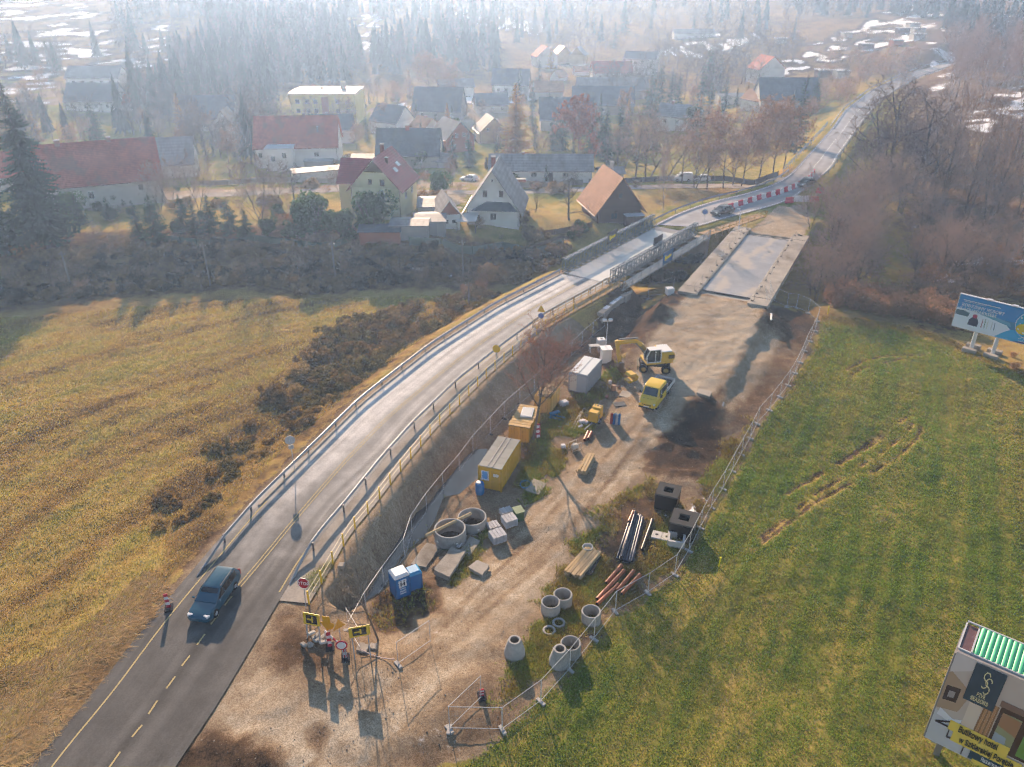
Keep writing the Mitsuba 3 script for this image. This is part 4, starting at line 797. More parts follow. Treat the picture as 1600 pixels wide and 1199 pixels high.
house((942, 180), 22, 13, 3.5, 5.5, -.06, 'wall_stucco', 'roof_slate', 'long barn with four skylights in its dark blue roof', name='barn', category='barn')
house((957, 158), 28, 12, 4, 4, -.02, 'wall_grey', 'roof_grey', 'long grey sheet-roofed hall behind the dark blue barns', name='hall', category='hall')
house((1047, 205), 9.5, 9, 4.6, 3, -.45, 'wall_white', 'roof_grey', 'white cottage among dark spruces beyond the alders', wins={'front': [(-2, 2.4, 1, 1.2), (2, 2.4, 1, 1.2)]}, chim=((-1, 4.5, 8.6, .8, (.3, .15, .12)),))
house((998, 117), 15, 12, 7, 2.8, -.3, 'wall_white', 'roof_grey', 'tall white house with shallow roof far up the valley', wins={'front': [(-4, 1.5, 1.6, 1.6), (3, 1.5, 1.6, 1.6), (-2, 4.5, 1.4, 1.4)]})
house((957, 128), 18, 11, 4, 4.2, .05, 'wall_pale', 'roof_red', 'pale house with faded red roof far up the valley', wins={'front': row(4, 16, 1.5, 1.2, 1.3)})
house((855, 106), 11, 9, 5.5, 4.5, .3, 'wall_pale', 'roof_red', 'tall hazy house with russet roof beyond the village', ridge='y')
house((882, 100), 8, 8, 5, 3.5, .3, 'wall_ochre', 'roof_grey', 'hazy pale yellow house beside the russet one', ridge='y')
house((901, 102), 8, 8, 5, 3.5, -.3, 'wall_ochre', 'roof_grey', 'second hazy pale yellow house, nearer the valley axis', ridge='y')
house((855, 155), 13, 9, 3, 3.4, .05, 'wall_stucco', 'roof_orange', 'low house with dull brown roof before the dark blue barns')
house((880, 127), 7, 5, 2, 2.6, .9, 'wall_pale', 'roof_orange', 'small hut with bright tan roof tilted to the sun', name='hut', category='hut')
house((910, 118), 7, 5, 2, 2, .2, 'wall_pale', 'roof_orange', 'small tan roofed hut beside the faded red roof', name='hut', category='hut')
house((1232, 172), 19, 11, 3.4, 6, -.02, 'wall_pale', 'roof_slate', 'house with large dark green slate roof left of the uphill road')
house((1204, 128), 12, 10, 5, 4.6, .25, 'wall_white', 'roof_red', 'white house with russet gable roof left of the uphill road', ridge='y')
house((1195, 172), 7, 8, 3.2, 2.6, .5, 'wall_white', 'roof_orange', 'small white house with tan roof edge beside the dark green roof', ridge='y')
house((1150, 163), 12, 8, 2.6, .6, 0, 'wall_pale', 'roof_grey', 'pale flat roofed house behind the row of spruces')
for (px, w, lab) in (((1290, 121), 6, 'dark hut with snowy roof left of the uphill bend'), ((1317, 122), 5, 'smaller snowy roofed hut nearer the uphill bend'), ((1429, 45), 6, 'topmost snow covered hut of the hillside allotments'), ((1413, 53), 6, 'snow covered hut below the topmost allotment hut'), ((1437, 53), 6, 'right-hand snow covered allotment hut'),
                     ((1436, 62), 6, 'pale green allotment hut with white roof'), ((1356, 78), 6, 'low allotment hut with brown snowy roof'), ((1325, 60), 5, 'allotment hut with white roof beside the conifers'), ((1222, 68), 6, 'white gabled hut beside the lone poplar'), ((1403, 72), 5, 'reddish allotment hut on the hillside')):
    k, H_ = house(px, w, 4.5, 2.3, .5, .1, 'wall_brick' if 'reddish' in lab else ('wall_wood' if 'dark' in lab or 'low' in lab else 'wall_pale'), 'roof_grey', lab, name='hut', category='hut', over=.3)
    MB(H_).box(0, 2.25, 2.72, w + .6, 5.1, .14, (.8, .81, .84)).to(k, 'snow_cover')
# left edge of the village
k, H20 = house((165, 322), 22, 12, 4.6, 6.6, .42, 'wall_pale', 'roof_red', 'long old farmhouse with faded red roof behind the tall spruce', wins={'front': [(-8, 1.6, 1, 1.5), (-5.2, 1.6, 1, 1.5), (-2, 1.6, 1, 1.5), (7, 2.4, .9, 1.2)], 'left': [(-2, 1.6, 1, 1.5), (1.5, 4.6, .8, 1.2)]}, chim=((-6, 6, 11.9, .9, (.35, .16, .12)), (3, 6, 11.8, .7, (.3, .14, .11))))
house((246, 280), 17, 10, 3.4, 5, .24, 'wall_pale', 'roof_grey', 'farm building with pale grey roof attached right of the long farmhouse', wins={'right': [(0, 1.2, .9, 1.1), (2.4, 1.2, .9, 1.1)]}, name='barn', category='barn', gable_wall='wall_white')
house((146, 137), 20, 10, 3.6, 3.6, .0, 'wall_white', 'roof_grey', 'hazy white hillside house with snow-dusted roof', wins={'front': row(5, 18, 1.2, 1.2, 1.3)})
house((144, 175), 17, 10, 3.6, 5, .0, 'wall_white', 'roof_slate', 'hazy white house with brownish roof below the hillside house', wins={'front': row(4, 15, 1.2, 1, 1.2)})
house((193, 173), 7, 6, 2.4, 3, .1, 'wall_white', 'roof_red', 'small white annex with red roof beside the hazy house', name='shed', category='shed')
house((352, 222), 7, 9, 4.4, 4.4, .1, 'wall_white', 'roof_slate', 'white gabled cottage with dark roof in the haze', ridge='y', wins={'front': [(-1.5, 1.5, .9, 1.6), (1.5, 1.5, .9, 1.6)]})
house((322, 205), 18, 10, 4, 6, .1, 'wall_pale', 'roof_slate', 'dark blue roofed house behind the hazy gabled cottage')
house((30, 300), 12, 9, 3.6, 4.2, .3, 'wall_pale', 'roof_red', 'farmhouse half hidden behind the tall spruce')
house((572, 262), 7, 6, 2, .7, 0, 'wall_brick', 'roof_grey', 'low shed with lichen-grey roof left of the slate roofed house', name='shed', category='shed')
house((715, 150), 14, 9, 3.4, 2.6, .2, 'wall_white', 'roof_grey', 'white house behind the bare rust trees up the valley')
house((1085, 60), 26, 9, 3, 2, 0, 'wall_white', 'roof_grey', 'row of white terraces far up the hazy valley', name='terrace_row', category='building')
# ---------------------------------------------------------------- trees and bushes: models, then one entry per tree
def grow(seed, h, spread=.42, first=.28, levels=4, kids=(9, 6, 5, 4), lean=.15, r0=.16, up=.35, multi=1, droop=0.0):
    """segments (p0, p1, r0, r1, level) of a bare tree"""
    r = np.random.default_rng(seed); out = []
    def shoot(p, d, L, rad, lev):
        n = max(2, 5 - lev); pts = [p]; dirs = [d]
        for i in range(n):
            d = d + r.normal(0, .10 + .05 * lev, 3) + [0, 0, (up if lev else .05) * .22 - droop * (lev >= 2) * .25]; d = d / np.linalg.norm(d); p = p + d * L / n; pts.append(p); dirs.append(d)
        rad1 = rad * (.35 if lev else .3)
        rr = np.linspace(rad, max(rad1, .006), n + 1)
        for i in range(n): out.append((pts[i], pts[i + 1], rr[i], rr[i + 1], lev))
        if lev + 1 >= levels: return
        k = kids[lev]
        for q in range(k):
            t = (first if lev == 0 else .2) + (1 - (first if lev == 0 else .2)) * (q + r.random()) / k; i = min(int(t * n), n - 1); f = t * n - i
            b = pts[i] * (1 - f) + pts[i + 1] * f; a = r.random() * 6.283 if lev else q * 2.4 + r.random()
            ax = dirs[i + 1]; s = np.cross(ax, [.3, .5, .81] if abs(ax[2]) < .95 else [1, 0, 0]); s /= np.linalg.norm(s); u = np.cross(ax, s)
            ang = (.95 - .45 * t if lev == 0 else .75) * r.uniform(.8, 1.25) * spread / .42
            nd = ax * math.cos(ang) + (s * math.cos(a) + u * math.sin(a)) * math.sin(ang)
            LL = L * ((.62 - .30 * t) if lev == 0 else (.55 - .2 * t)) * r.uniform(.75, 1.2)
            shoot(b, nd, LL, max(rr[i] * .55, .008), lev + 1)
    for m in range(multi):
        a = m * 6.283 / max(multi, 1) + r.random(); d = np.array([math.cos(a) * lean * (multi > 1) + r.normal(0, .03), math.sin(a) * lean * (multi > 1) + r.normal(0, .03), 1.0])
        shoot(np.array([math.cos(a), math.sin(a), 0]) * .12 * (multi > 1) + [0, 0, -.4], d / np.linalg.norm(d), h * r.uniform(.86, 1.0) if multi > 1 else h, r0, 0)
    return out
def leaf_tris(pts, size, col, seed, var=.25, flat=0.0, size_var=.4):
    """one small leaf clump (a bent pair of triangles) at each point"""
    r = np.random.default_rng(seed); n = len(pts); a = r.normal(size=(n, 3)); a[:, 2] *= 1 - flat; a /= np.linalg.norm(a, axis=1, keepdims=True); b = np.cross(a, r.normal(size=(n, 3))); b /= np.linalg.norm(b, axis=1, keepdims=True)
    s = size * (1 + size_var * r.normal(size=(n, 1)).clip(-1.5, 2)); pts = np.asarray(pts)
    v = np.stack([pts - a * s, pts + b * s * .7, pts + a * s, pts - b * s * .6 + np.cross(a, b) * s * .3], 1).reshape(-1, 3); k = np.arange(n)[:, None] * 4
    c = np.repeat(np.clip(np.asarray(col) * (1 + var * r.normal(size=(n, 1))), .004, .9), 4, 0) if np.ndim(col) == 1 else np.repeat(np.clip(np.asarray(col) * (1 + var * r.normal(size=(n, 1))), .004, .9), 4, 0)
    return v, np.vstack([k + [0, 1, 2], k + [0, 2, 3]]), c
def seg_part(segs, col, seed, sides, var=.18):
    r = np.random.default_rng(seed); m = MB(); P0, P1, R0, R1 = (np.array([s[i] for s in segs]) for i in range(4))
    c = np.clip(np.asarray(col) * (1 + var * r.normal(size=(len(segs), 1))), .005, .9); m.segs(P0, P1, R0, R1, c, sides); return m
MODELS = {}
def model(name, trunk, crown, crown_bsdf):
    scene[name] = {'type': 'shapegroup', 'trunk': trunk.ply('matte'), 'crown': crown.ply(crown_bsdf)}
    MODELS[name] = max(np.vstack(trunk.v)[:, 2].max(), np.percentile(np.vstack(crown.v)[:, 2], 99.5))
def bare(name, seed, h, bark, twig, levels=4, kids=(10, 7, 6, 4), leaf=None, nleaf=0, leaf_size=.16, twig_r=.013, **kw):
    s = grow(seed, h, levels=levels, kids=kids, **kw)
    big = [q for q in s if q[4] <= 1]; small = [(a, b, max(r0, twig_r), max(r1, twig_r * .8), l) for a, b, r0, r1, l in s if q_ok(l)]
    t = seg_part(big, bark, seed, 5); c = seg_part(small, twig, seed + 1, 3)
    if nleaf:
        r = np.random.default_rng(seed + 5); tips = np.array([q[1] for q in s if q[4] >= levels - 1]); p = tips[r.integers(0, len(tips), nleaf)] + r.normal(0, .22, (nleaf, 3)); c.raw(*leaf_tris(p, leaf_size, leaf, seed + 6))
    model(name, t, c, 'leaf' if nleaf else 'matte')
q_ok = lambda l: l >= 2
BARK, TWIG = (.14, .11, .09), (.115, .075, .058)
bare('alder_model_a', 1, 11, BARK, (.42, .30, .23), spread=.50, r0=.16, kids=(12, 9, 7, 4), twig_r=.018); bare('alder_model_b', 2, 11, BARK, (.40, .285, .22), spread=.44, r0=.15, multi=2, kids=(10, 7, 6, 4), twig_r=.018)
bare('oak_model', 3, 12, (.06, .048, .042), (.19, .132, .105), spread=.62, first=.16, kids=(13, 10, 8, 4), r0=.30, twig_r=.024)
bare('oak_model_b', 13, 12, (.06, .048, .042), (.20, .14, .11), spread=.56, first=.2, kids=(13, 10, 8, 4), r0=.26, twig_r=.024)
bare('birch_model_a', 4, 14, (.34, .30, .27), (.42, .31, .26), spread=.30, first=.25, kids=(14, 9, 6, 3), r0=.11, up=.6, droop=.2, twig_r=.018); bare('birch_model_b', 14, 14, (.36, .31, .28), (.40, .29, .24), spread=.26, first=.22, kids=(14, 9, 6, 3), r0=.10, up=.7, twig_r=.018)
bare('rust_model', 5, 12, BARK, (.28, .19, .14), spread=.48, leaf=(.27, .155, .085), nleaf=3200, leaf_size=.13, kids=(12, 9, 6, 3), twig_r=.018)
bare('red_oak_model', 6, 12, BARK, (.12, .06, .045), spread=.46, first=.16, leaf=(.24, .085, .05), nleaf=5200, leaf_size=.19, kids=(10, 7, 5, 3))
bare('thin_model', 7, 9, (.09, .07, .058), (.36, .26, .20), twig_r=.017, spread=.40, kids=(10, 8, 6, 3), r0=.09, multi=2, first=.15)
bare('fruit_model', 8, 6, (.075, .062, .055), (.105, .078, .066), spread=.62, first=.18, kids=(9, 7, 5, 4), r0=.14)
bare('shrub_model_a', 9, 4.2, (.10, .07, .05), (.42, .29, .20), spread=.5, first=.05, kids=(7, 5, 4, 3), r0=.04, multi=5, lean=.45, levels=4, twig_r=.011)
bare('shrub_model_b', 10, 4.2, (.085, .06, .045), (.38, .25, .17), spread=.55, first=.05, kids=(7, 6, 4, 3), r0=.04, multi=6, lean=.55, twig_r=.011, leaf=(.24, .13, .05), nleaf=500, leaf_size=.12)
bare('reed_model', 11, 2.4, (.22, .13, .07), (.36, .24, .15), spread=.3, first=.1, kids=(5, 4, 3, 2), r0=.02, multi=9, lean=.3, twig_r=.009, leaf=(.46, .27, .15), nleaf=700, leaf_size=.10)
bare('yard_tree_model', 21, 12.5, (.17, .135, .11), (.36, .21, .15), spread=.44, first=.38, kids=(16, 11, 7, 4), r0=.20, twig_r=.021, up=.6, leaf=(.42, .19, .12), nleaf=1500, leaf_size=.05)
bare('pale_tree_model', 22, 7.5, (.20, .165, .13), (.30, .25, .20), spread=.55, first=.3, kids=(9, 6, 4, 3), r0=.11, twig_r=.012)
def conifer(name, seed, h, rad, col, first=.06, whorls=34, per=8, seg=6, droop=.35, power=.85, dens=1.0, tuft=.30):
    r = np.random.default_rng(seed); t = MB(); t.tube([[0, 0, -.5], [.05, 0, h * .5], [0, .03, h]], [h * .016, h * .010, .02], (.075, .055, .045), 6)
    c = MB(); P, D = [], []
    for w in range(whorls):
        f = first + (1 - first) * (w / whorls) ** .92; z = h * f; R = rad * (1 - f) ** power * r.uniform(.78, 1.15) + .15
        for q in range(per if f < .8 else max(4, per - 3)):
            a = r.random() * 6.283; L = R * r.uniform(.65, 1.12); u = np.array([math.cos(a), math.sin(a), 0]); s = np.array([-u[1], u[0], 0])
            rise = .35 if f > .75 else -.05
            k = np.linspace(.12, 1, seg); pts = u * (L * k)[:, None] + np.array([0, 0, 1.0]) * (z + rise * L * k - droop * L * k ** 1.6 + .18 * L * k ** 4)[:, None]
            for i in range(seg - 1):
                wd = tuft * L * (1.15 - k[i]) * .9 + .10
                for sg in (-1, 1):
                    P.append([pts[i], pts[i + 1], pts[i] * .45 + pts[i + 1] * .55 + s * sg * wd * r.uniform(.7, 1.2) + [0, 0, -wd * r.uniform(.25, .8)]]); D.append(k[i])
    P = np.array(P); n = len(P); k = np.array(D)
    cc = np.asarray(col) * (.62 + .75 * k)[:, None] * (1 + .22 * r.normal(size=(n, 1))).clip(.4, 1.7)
    c.raw(P.reshape(-1, 3), np.arange(n * 3).reshape(-1, 3), np.repeat(cc.clip(.004, .5), 3, 0))
    model(name, t, c, 'leaf')
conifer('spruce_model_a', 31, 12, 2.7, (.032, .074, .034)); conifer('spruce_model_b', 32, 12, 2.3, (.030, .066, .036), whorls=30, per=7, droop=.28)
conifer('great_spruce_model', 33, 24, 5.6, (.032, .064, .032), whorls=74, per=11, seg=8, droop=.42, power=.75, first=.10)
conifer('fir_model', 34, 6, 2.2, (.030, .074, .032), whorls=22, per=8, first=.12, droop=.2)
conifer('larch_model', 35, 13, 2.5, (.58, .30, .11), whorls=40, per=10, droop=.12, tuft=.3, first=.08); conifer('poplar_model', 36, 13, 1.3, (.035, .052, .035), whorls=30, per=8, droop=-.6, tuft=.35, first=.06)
def round_bush(name, seed, h, w, col, n, size, stems=(.08, .06, .05), flat=.35, lumps=9):
    r = np.random.default_rng(seed); t = MB(); c = MB()
    for i in range(6): a = r.random() * 6.28; t.tube([[0, 0, -.3], [math.cos(a) * w * .2, math.sin(a) * w * .2, h * .5], [math.cos(a) * w * .35, math.sin(a) * w * .35, h * .85]], [.07, .04, .015], stems, 4)
    cen = np.stack([r.normal(0, w * .24, lumps), r.normal(0, w * .24, lumps), h * r.uniform(.25, .8, lumps)], 1); rad = r.uniform(.22, .36, lumps) * min(w, h * 1.1); pick = r.integers(0, lumps, n)
    d = r.normal(size=(n, 3)); d /= np.linalg.norm(d, axis=1, keepdims=True); p = cen[pick] + d * (rad[pick] * r.uniform(.55, 1.06, n))[:, None]; p[:, 2] = np.abs(p[:, 2])
    tone = np.asarray(col) * (r.uniform(.7, 1.3, lumps)[pick])[:, None]
    c.raw(*leaf_tris(p, size, tone, seed + 1)); model(name, t, c, 'leaf')
round_bush('thuja_bush_model', 41, 4.5, 4.2, (.045, .092, .030), 4200, .16); round_bush('small_bush_model', 42, 2.0, 2.4, (.05, .085, .028), 1700, .11); round_bush('orange_bush_model', 43, 2.2, 2.2, (.36, .17, .06), 1500, .11)
round_bush('bramble_model_a', 44, 1.2, 3.4, (.24, .165, .075), 3000, .075, lumps=22); round_bush('bramble_model_b', 45, 1.0, 3.0, (.165, .14, .06), 2700, .07, lumps=20); round_bush('bramble_model_c', 47, 1.1, 2.6, (.36, .26, .11), 2500, .065, lumps=20)
round_bush('dark_shrub_model', 46, 2.2, 3.6, (.038, .042, .026), 2000, .15, lumps=12); round_bush('pine_model', 48, 11, 6.5, (.040, .058, .030), 4200, .30, lumps=12)

MASSES = {'bramble': 0, 'bank_bush': 0, 'stream_bush': 0, 'reed_clump': 0, 'thicket_bush': 0}
def on_road(g):
    i = np.searchsorted(gy, g[1]), np.searchsorted(gx, g[0]); return min(sdR[i], sdF[i]) < 1.3
def plant(name, mdl, px, h, h0, label, cat='tree', group=None, sxy=1.0, rot=None, p=None):
    g = np.asarray(p) if p is not None else G(*px); s = h / MODELS[mdl]
    if name in MASSES:
        MASSES[name] += 1; k = f'{name}__{MASSES[name]:03d}'; labels.setdefault(name, {'kind': 'stuff', 'label': label}); taken.add(name)
    else: k = None if p is None and on_road(g) else thing(name, label, cat, group)
    if k is None: return
    M = mat(g[0], g[1], g[2] - .1, rng.random() * 6.283 if rot is None else rot); M[:3, :2] *= s * sxy; M[:3, 2] *= s
    scene[k] = {'type': 'instance', 'to_world': T(M.tolist()), 'grp': {'type': 'ref', 'id': mdl}}; return k
KIND = {'alder_model_a': 'broad grey-brown', 'alder_model_b': 'twin-stemmed brown', 'thin_model': 'slender dark', 'rust_model': 'rust-leaved', 'birch_model_a': 'drooping pale', 'birch_model_b': 'upright pale', 'small_bush_model': 'low green', 'shrub_model_a': 'twiggy brown', 'shrub_model_b': 'russet twiggy', 'spruce_model_b': 'dark conifer', 'bramble_model_a': 'brown tangled'}
def grouped(name, mdl, px, h, h0, what, x0, x1, cat='tree'):
    z = ('left', 'middle', 'right')[min(2, max(0, int(3 * (px[0] - x0) / (x1 - x0))))]; lab = f'{KIND[mdl]} {cat} in the {z} part of the {what}'; plant(name, mdl, px, h, h0, lab, cat, group=lab)
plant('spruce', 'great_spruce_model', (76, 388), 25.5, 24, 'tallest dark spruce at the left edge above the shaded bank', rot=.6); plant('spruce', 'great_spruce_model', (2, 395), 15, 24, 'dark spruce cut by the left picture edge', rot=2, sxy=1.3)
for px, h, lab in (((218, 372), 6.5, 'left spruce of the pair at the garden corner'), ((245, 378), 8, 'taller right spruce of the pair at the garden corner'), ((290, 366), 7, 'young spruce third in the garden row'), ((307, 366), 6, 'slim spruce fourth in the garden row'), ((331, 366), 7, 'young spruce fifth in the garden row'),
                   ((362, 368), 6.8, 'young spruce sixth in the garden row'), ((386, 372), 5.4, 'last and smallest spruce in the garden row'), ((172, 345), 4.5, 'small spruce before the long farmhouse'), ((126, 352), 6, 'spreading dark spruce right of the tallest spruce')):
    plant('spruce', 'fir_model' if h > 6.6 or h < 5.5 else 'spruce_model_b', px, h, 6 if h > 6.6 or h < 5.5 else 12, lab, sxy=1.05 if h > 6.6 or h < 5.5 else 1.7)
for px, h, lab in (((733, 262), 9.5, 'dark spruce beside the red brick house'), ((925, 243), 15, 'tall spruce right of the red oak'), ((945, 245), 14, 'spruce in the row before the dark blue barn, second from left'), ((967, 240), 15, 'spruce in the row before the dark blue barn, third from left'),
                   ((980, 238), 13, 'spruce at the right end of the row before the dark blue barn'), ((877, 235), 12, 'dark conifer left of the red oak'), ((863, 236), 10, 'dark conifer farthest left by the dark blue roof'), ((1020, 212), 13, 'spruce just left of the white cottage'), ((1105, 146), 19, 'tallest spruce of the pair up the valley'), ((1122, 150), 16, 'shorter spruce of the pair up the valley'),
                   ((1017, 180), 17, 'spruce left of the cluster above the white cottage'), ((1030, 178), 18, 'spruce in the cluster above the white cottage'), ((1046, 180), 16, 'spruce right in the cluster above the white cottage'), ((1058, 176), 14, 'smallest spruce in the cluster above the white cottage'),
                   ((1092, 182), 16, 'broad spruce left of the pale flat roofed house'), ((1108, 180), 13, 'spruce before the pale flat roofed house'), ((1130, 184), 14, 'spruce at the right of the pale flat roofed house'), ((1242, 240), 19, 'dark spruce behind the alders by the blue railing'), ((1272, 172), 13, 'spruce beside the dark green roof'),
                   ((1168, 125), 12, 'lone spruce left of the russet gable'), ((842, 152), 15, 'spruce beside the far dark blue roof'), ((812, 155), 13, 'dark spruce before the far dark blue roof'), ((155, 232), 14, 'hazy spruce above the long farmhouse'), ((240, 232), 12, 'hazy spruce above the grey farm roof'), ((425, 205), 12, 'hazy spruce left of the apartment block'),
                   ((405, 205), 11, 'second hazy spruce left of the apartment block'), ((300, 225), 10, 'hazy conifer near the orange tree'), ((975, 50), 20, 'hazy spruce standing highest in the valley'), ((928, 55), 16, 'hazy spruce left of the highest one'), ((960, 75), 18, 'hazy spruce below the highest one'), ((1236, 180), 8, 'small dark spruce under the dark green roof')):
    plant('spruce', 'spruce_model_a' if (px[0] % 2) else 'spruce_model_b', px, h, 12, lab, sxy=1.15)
plant('poplar', 'poplar_model', (1239, 66), 15, 13, 'lone slim poplar among the allotments'); plant('cypress', 'poplar_model', (836, 236), 6.5, 13, 'slim dark cypress on the sunlit lawn')
plant('pine', 'pine_model', (1240, 295), 12, 11, 'dark pine beside the blue railing'); plant('pine', 'pine_model', (1080, 210), 8, 11, 'round green pine right of the white cottage')
plant('larch', 'larch_model', (806, 254), 20, 13, 'big sunlit orange larch in the middle of the village', sxy=1.45); plant('larch', 'larch_model', (1092, 190), 9, 13, 'small bright orange larch right of the white cottage'); plant('larch', 'larch_model', (1120, 196), 9, 13, 'orange larch second right of the white cottage'); plant('larch', 'larch_model', (1166, 160), 8, 13, 'orange larch by the pale flat roofed house')
plant('larch', 'larch_model', (286, 215), 13, 13, 'pale orange larch in the left haze', sxy=1.3); plant('larch', 'larch_model', (1008, 240), 8, 13, 'thin orange larch behind the broad alder')
plant('larch', 'larch_model', (1383, 98), 6, 13, 'tiny orange larch beside the far bend'); plant('larch', 'larch_model', (1262, 232), 9, 13, 'orange larch between dark pine and road')
for px, h, lab in (((700, 205), 9, 'orange larch behind the red brick house'), ((980, 205), 10, 'orange larch left of the white cottage'), ((640, 150), 11, 'hazy orange larch behind the big barn'), ((1170, 215), 9, 'orange larch behind the roadside grove'), ((60, 225), 10, 'hazy orange larch at the left picture edge'), ((860, 110), 12, 'hazy orange larch beside the russet house')): plant('larch', 'larch_model', px, h, 13, lab, sxy=1.25)
plant('red_oak', 'red_oak_model', (903, 256), 17, 12, 'red brown leafy oak before the dark blue roof', sxy=.95)
for i, (px, h, m) in enumerate([((270, 325), 10, 'thin_model'), ((312, 330), 11, 'thin_model'), ((410, 358), 13, 'thin_model'), ((436, 320), 9, 'thin_model'), ((530, 300), 6, 'thin_model'), ((705, 292), 7, 'thin_model'), ((190, 315), 7, 'fruit_model'), ((250, 330), 9, 'thin_model'), ((382, 262), 6, 'fruit_model'), ((462, 320), 8, 'fruit_model')]):
    plant('bare_tree', m, px, h, 9 if m == 'thin_model' else 6, ['leafless tree right of the long farmhouse, left of two', 'leafless tree right of the long farmhouse, right of two', 'tall twin-trunked leafless tree in the garden left of the evergreen', 'leafless tree before the white house with the red roof', 'small leafless tree beside the row of low garages', 'leafless tree behind the narrow garden house', 'bare fruit tree before the long farmhouse', 'leafless tree between farm barn and lane', 'bare low tree left of the white house with the red roof', 'bare fruit tree in the garden left of the yellow house'][i])
plant('fruit_tree', 'fruit_model', (890, 345), 9, 6, 'wide crowned bare fruit tree left of the orange roof', sxy=1.1); plant('fruit_tree', 'fruit_model', (836, 332), 5, 6, 'small bare fruit tree right of the white house'); plant('fruit_tree', 'fruit_model', (822, 362), 4, 6, 'low bare fruit tree before the white house'); plant('fruit_tree', 'fruit_model', (990, 345), 5, 6, 'bare shrubby tree at the corner of the timber house')
for i, (px, h, m) in enumerate([((992, 285), 17, 'alder_model_a'), ((1012, 282), 15, 'alder_model_b'), ((1040, 280), 14, 'alder_model_b'), ((968, 282), 13, 'alder_model_b'), ((1065, 285), 12, 'alder_model_a')]):
    plant('alder', m, px, h, 11, 'broad leafless alder behind the lane, left of the rust coloured grove', group='leafless alders behind the lane', sxy=1.15)
for i, (px, h, m) in enumerate([((1105, 296), 17, 'rust_model'), ((1130, 294), 16, 'rust_model'), ((1158, 292), 15, 'rust_model'), ((1184, 286), 18, 'rust_model'), ((1208, 276), 17, 'rust_model'), ((1224, 264), 15, 'rust_model'), ((1086, 294), 12, 'alder_model_b'), ((1145, 290), 12, 'alder_model_b')]):
    plant('alder', m, px, h, 12 if m == 'rust_model' else 11, ['rust brown tree at the left end of the roadside grove', 'second rust brown tree from the left in the roadside grove', 'third rust brown tree from the left in the roadside grove', 'tallest rust brown tree of the roadside grove', 'rust brown tree right of the tallest in the grove', 'rust brown tree at the right end of the roadside grove', 'leafless alder left of the rust brown grove', 'leafless alder in the middle of the rust brown grove'][i])
plant('birch', 'birch_model_a', (1036, 338), 13, 14, 'slim birch standing alone above the steel bridge', sxy=.7)
for i, (px, h) in enumerate([((1395, 300), 22), ((1372, 300), 20), ((1425, 302), 20), ((1350, 292), 14), ((1450, 310), 16), ((1408, 285), 18)]):
    plant('oak', 'oak_model' if i % 2 == 0 else 'oak_model_b', px, h, 12, ['tallest great bare oak at the heart of the oak group', 'great bare oak just left of the tallest one', 'great bare oak just right of the tallest one', 'lowest great bare oak, leaning over the road edge', 'great bare oak at the right end of the oak group', 'great bare oak rising behind the tallest one'][i], sxy=.95)
for i, (px, h) in enumerate([((1468, 330), 24), ((1505, 345), 23), ((1540, 350), 24), ((1560, 320), 18), ((1590, 340), 20)]):
    plant('tall_tree', 'thin_model', px, h, 9, ['leftmost tall thin trunk of the five in the right thicket', 'second tall thin trunk from the left in the right thicket', 'middle tall thin trunk of the five in the right thicket', 'shorter tall thin trunk behind the middle one in the right thicket', 'rightmost tall thin trunk of the five in the right thicket'][i], sxy=.5)
r2 = np.random.default_rng(77)
for i in range(44):
    px = (r2.uniform(1478, 1600), r2.uniform(95, 165)); grouped('birch', 'birch_model_a' if i % 2 else 'birch_model_b', px, r2.uniform(12, 20), 14, 'pinkish birch stand above the far bend', 1478, 1600)
for i in range(26):
    px = (r2.uniform(1262, 1345), r2.uniform(315, 474)); grouped('thicket_tree', ('alder_model_b', 'thin_model', 'alder_model_a')[i % 3], px, r2.uniform(7, 12), 1, 'thicket beside the new bridge', 1255, 1345)
for i in range(42):
    px = (r2.uniform(1330, 1640), r2.uniform(320, 462)); grouped('thicket_tree', ('alder_model_b', 'thin_model', 'birch_model_b', 'alder_model_a')[i % 4], px, r2.uniform(6, 12), 1, 'dense thicket behind the blue billboard', 1330, 1600)
for i in range(38):
    px = (r2.uniform(1385, 1640), r2.uniform(215, 335)); grouped('thicket_tree', ('alder_model_b', 'thin_model', 'birch_model_b', 'alder_model_a')[i % 4], px, r2.uniform(5, 10), 1, 'slope right of the uphill road', 1330, 1600)
for i in range(40):
    px = (r2.uniform(1265, 1640), r2.uniform(385, 474)); plant('thicket_bush', ('shrub_model_a', 'shrub_model_b', 'shrub_model_a')[i % 3], px, r2.uniform(2.5, 5), 4.2, 'brown leafless bush at the foot of the thicket', 'bush', 'bushes at the foot of the thicket')
for i in range(60):
    px = (r2.uniform(1295, 1510), 0); px = (px[0], 470 + (px[0] - 1300) * .16 + r2.uniform(-16, 12)); plant('reed_clump', 'reed_model', px, r2.uniform(1.8, 3.2), 2.4, 'orange dry reed clump along the upper edge of the meadow', 'reeds', 'dry reeds along the meadow edge')
for i in range(5):
    plant('reed_clump', 'reed_model', (r2.uniform(1565, 1630), r2.uniform(545, 585)), r2.uniform(.7, 1.2), 2.4, 'low dry reed clump under the blue billboard', 'reeds', 'dry reeds under the blue billboard')
for i in range(46):
    t = r2.random(); px = (1095 + 290 * t + r2.uniform(-14, 14), 272 - 160 * t + r2.uniform(-30, 10)); grouped('roadside_bush', ('shrub_model_a', 'shrub_model_b', 'rust_model')[i % 3], px, r2.uniform(3, 7), 1, 'verge outside the uphill road', 1090, 1390, 'bush')
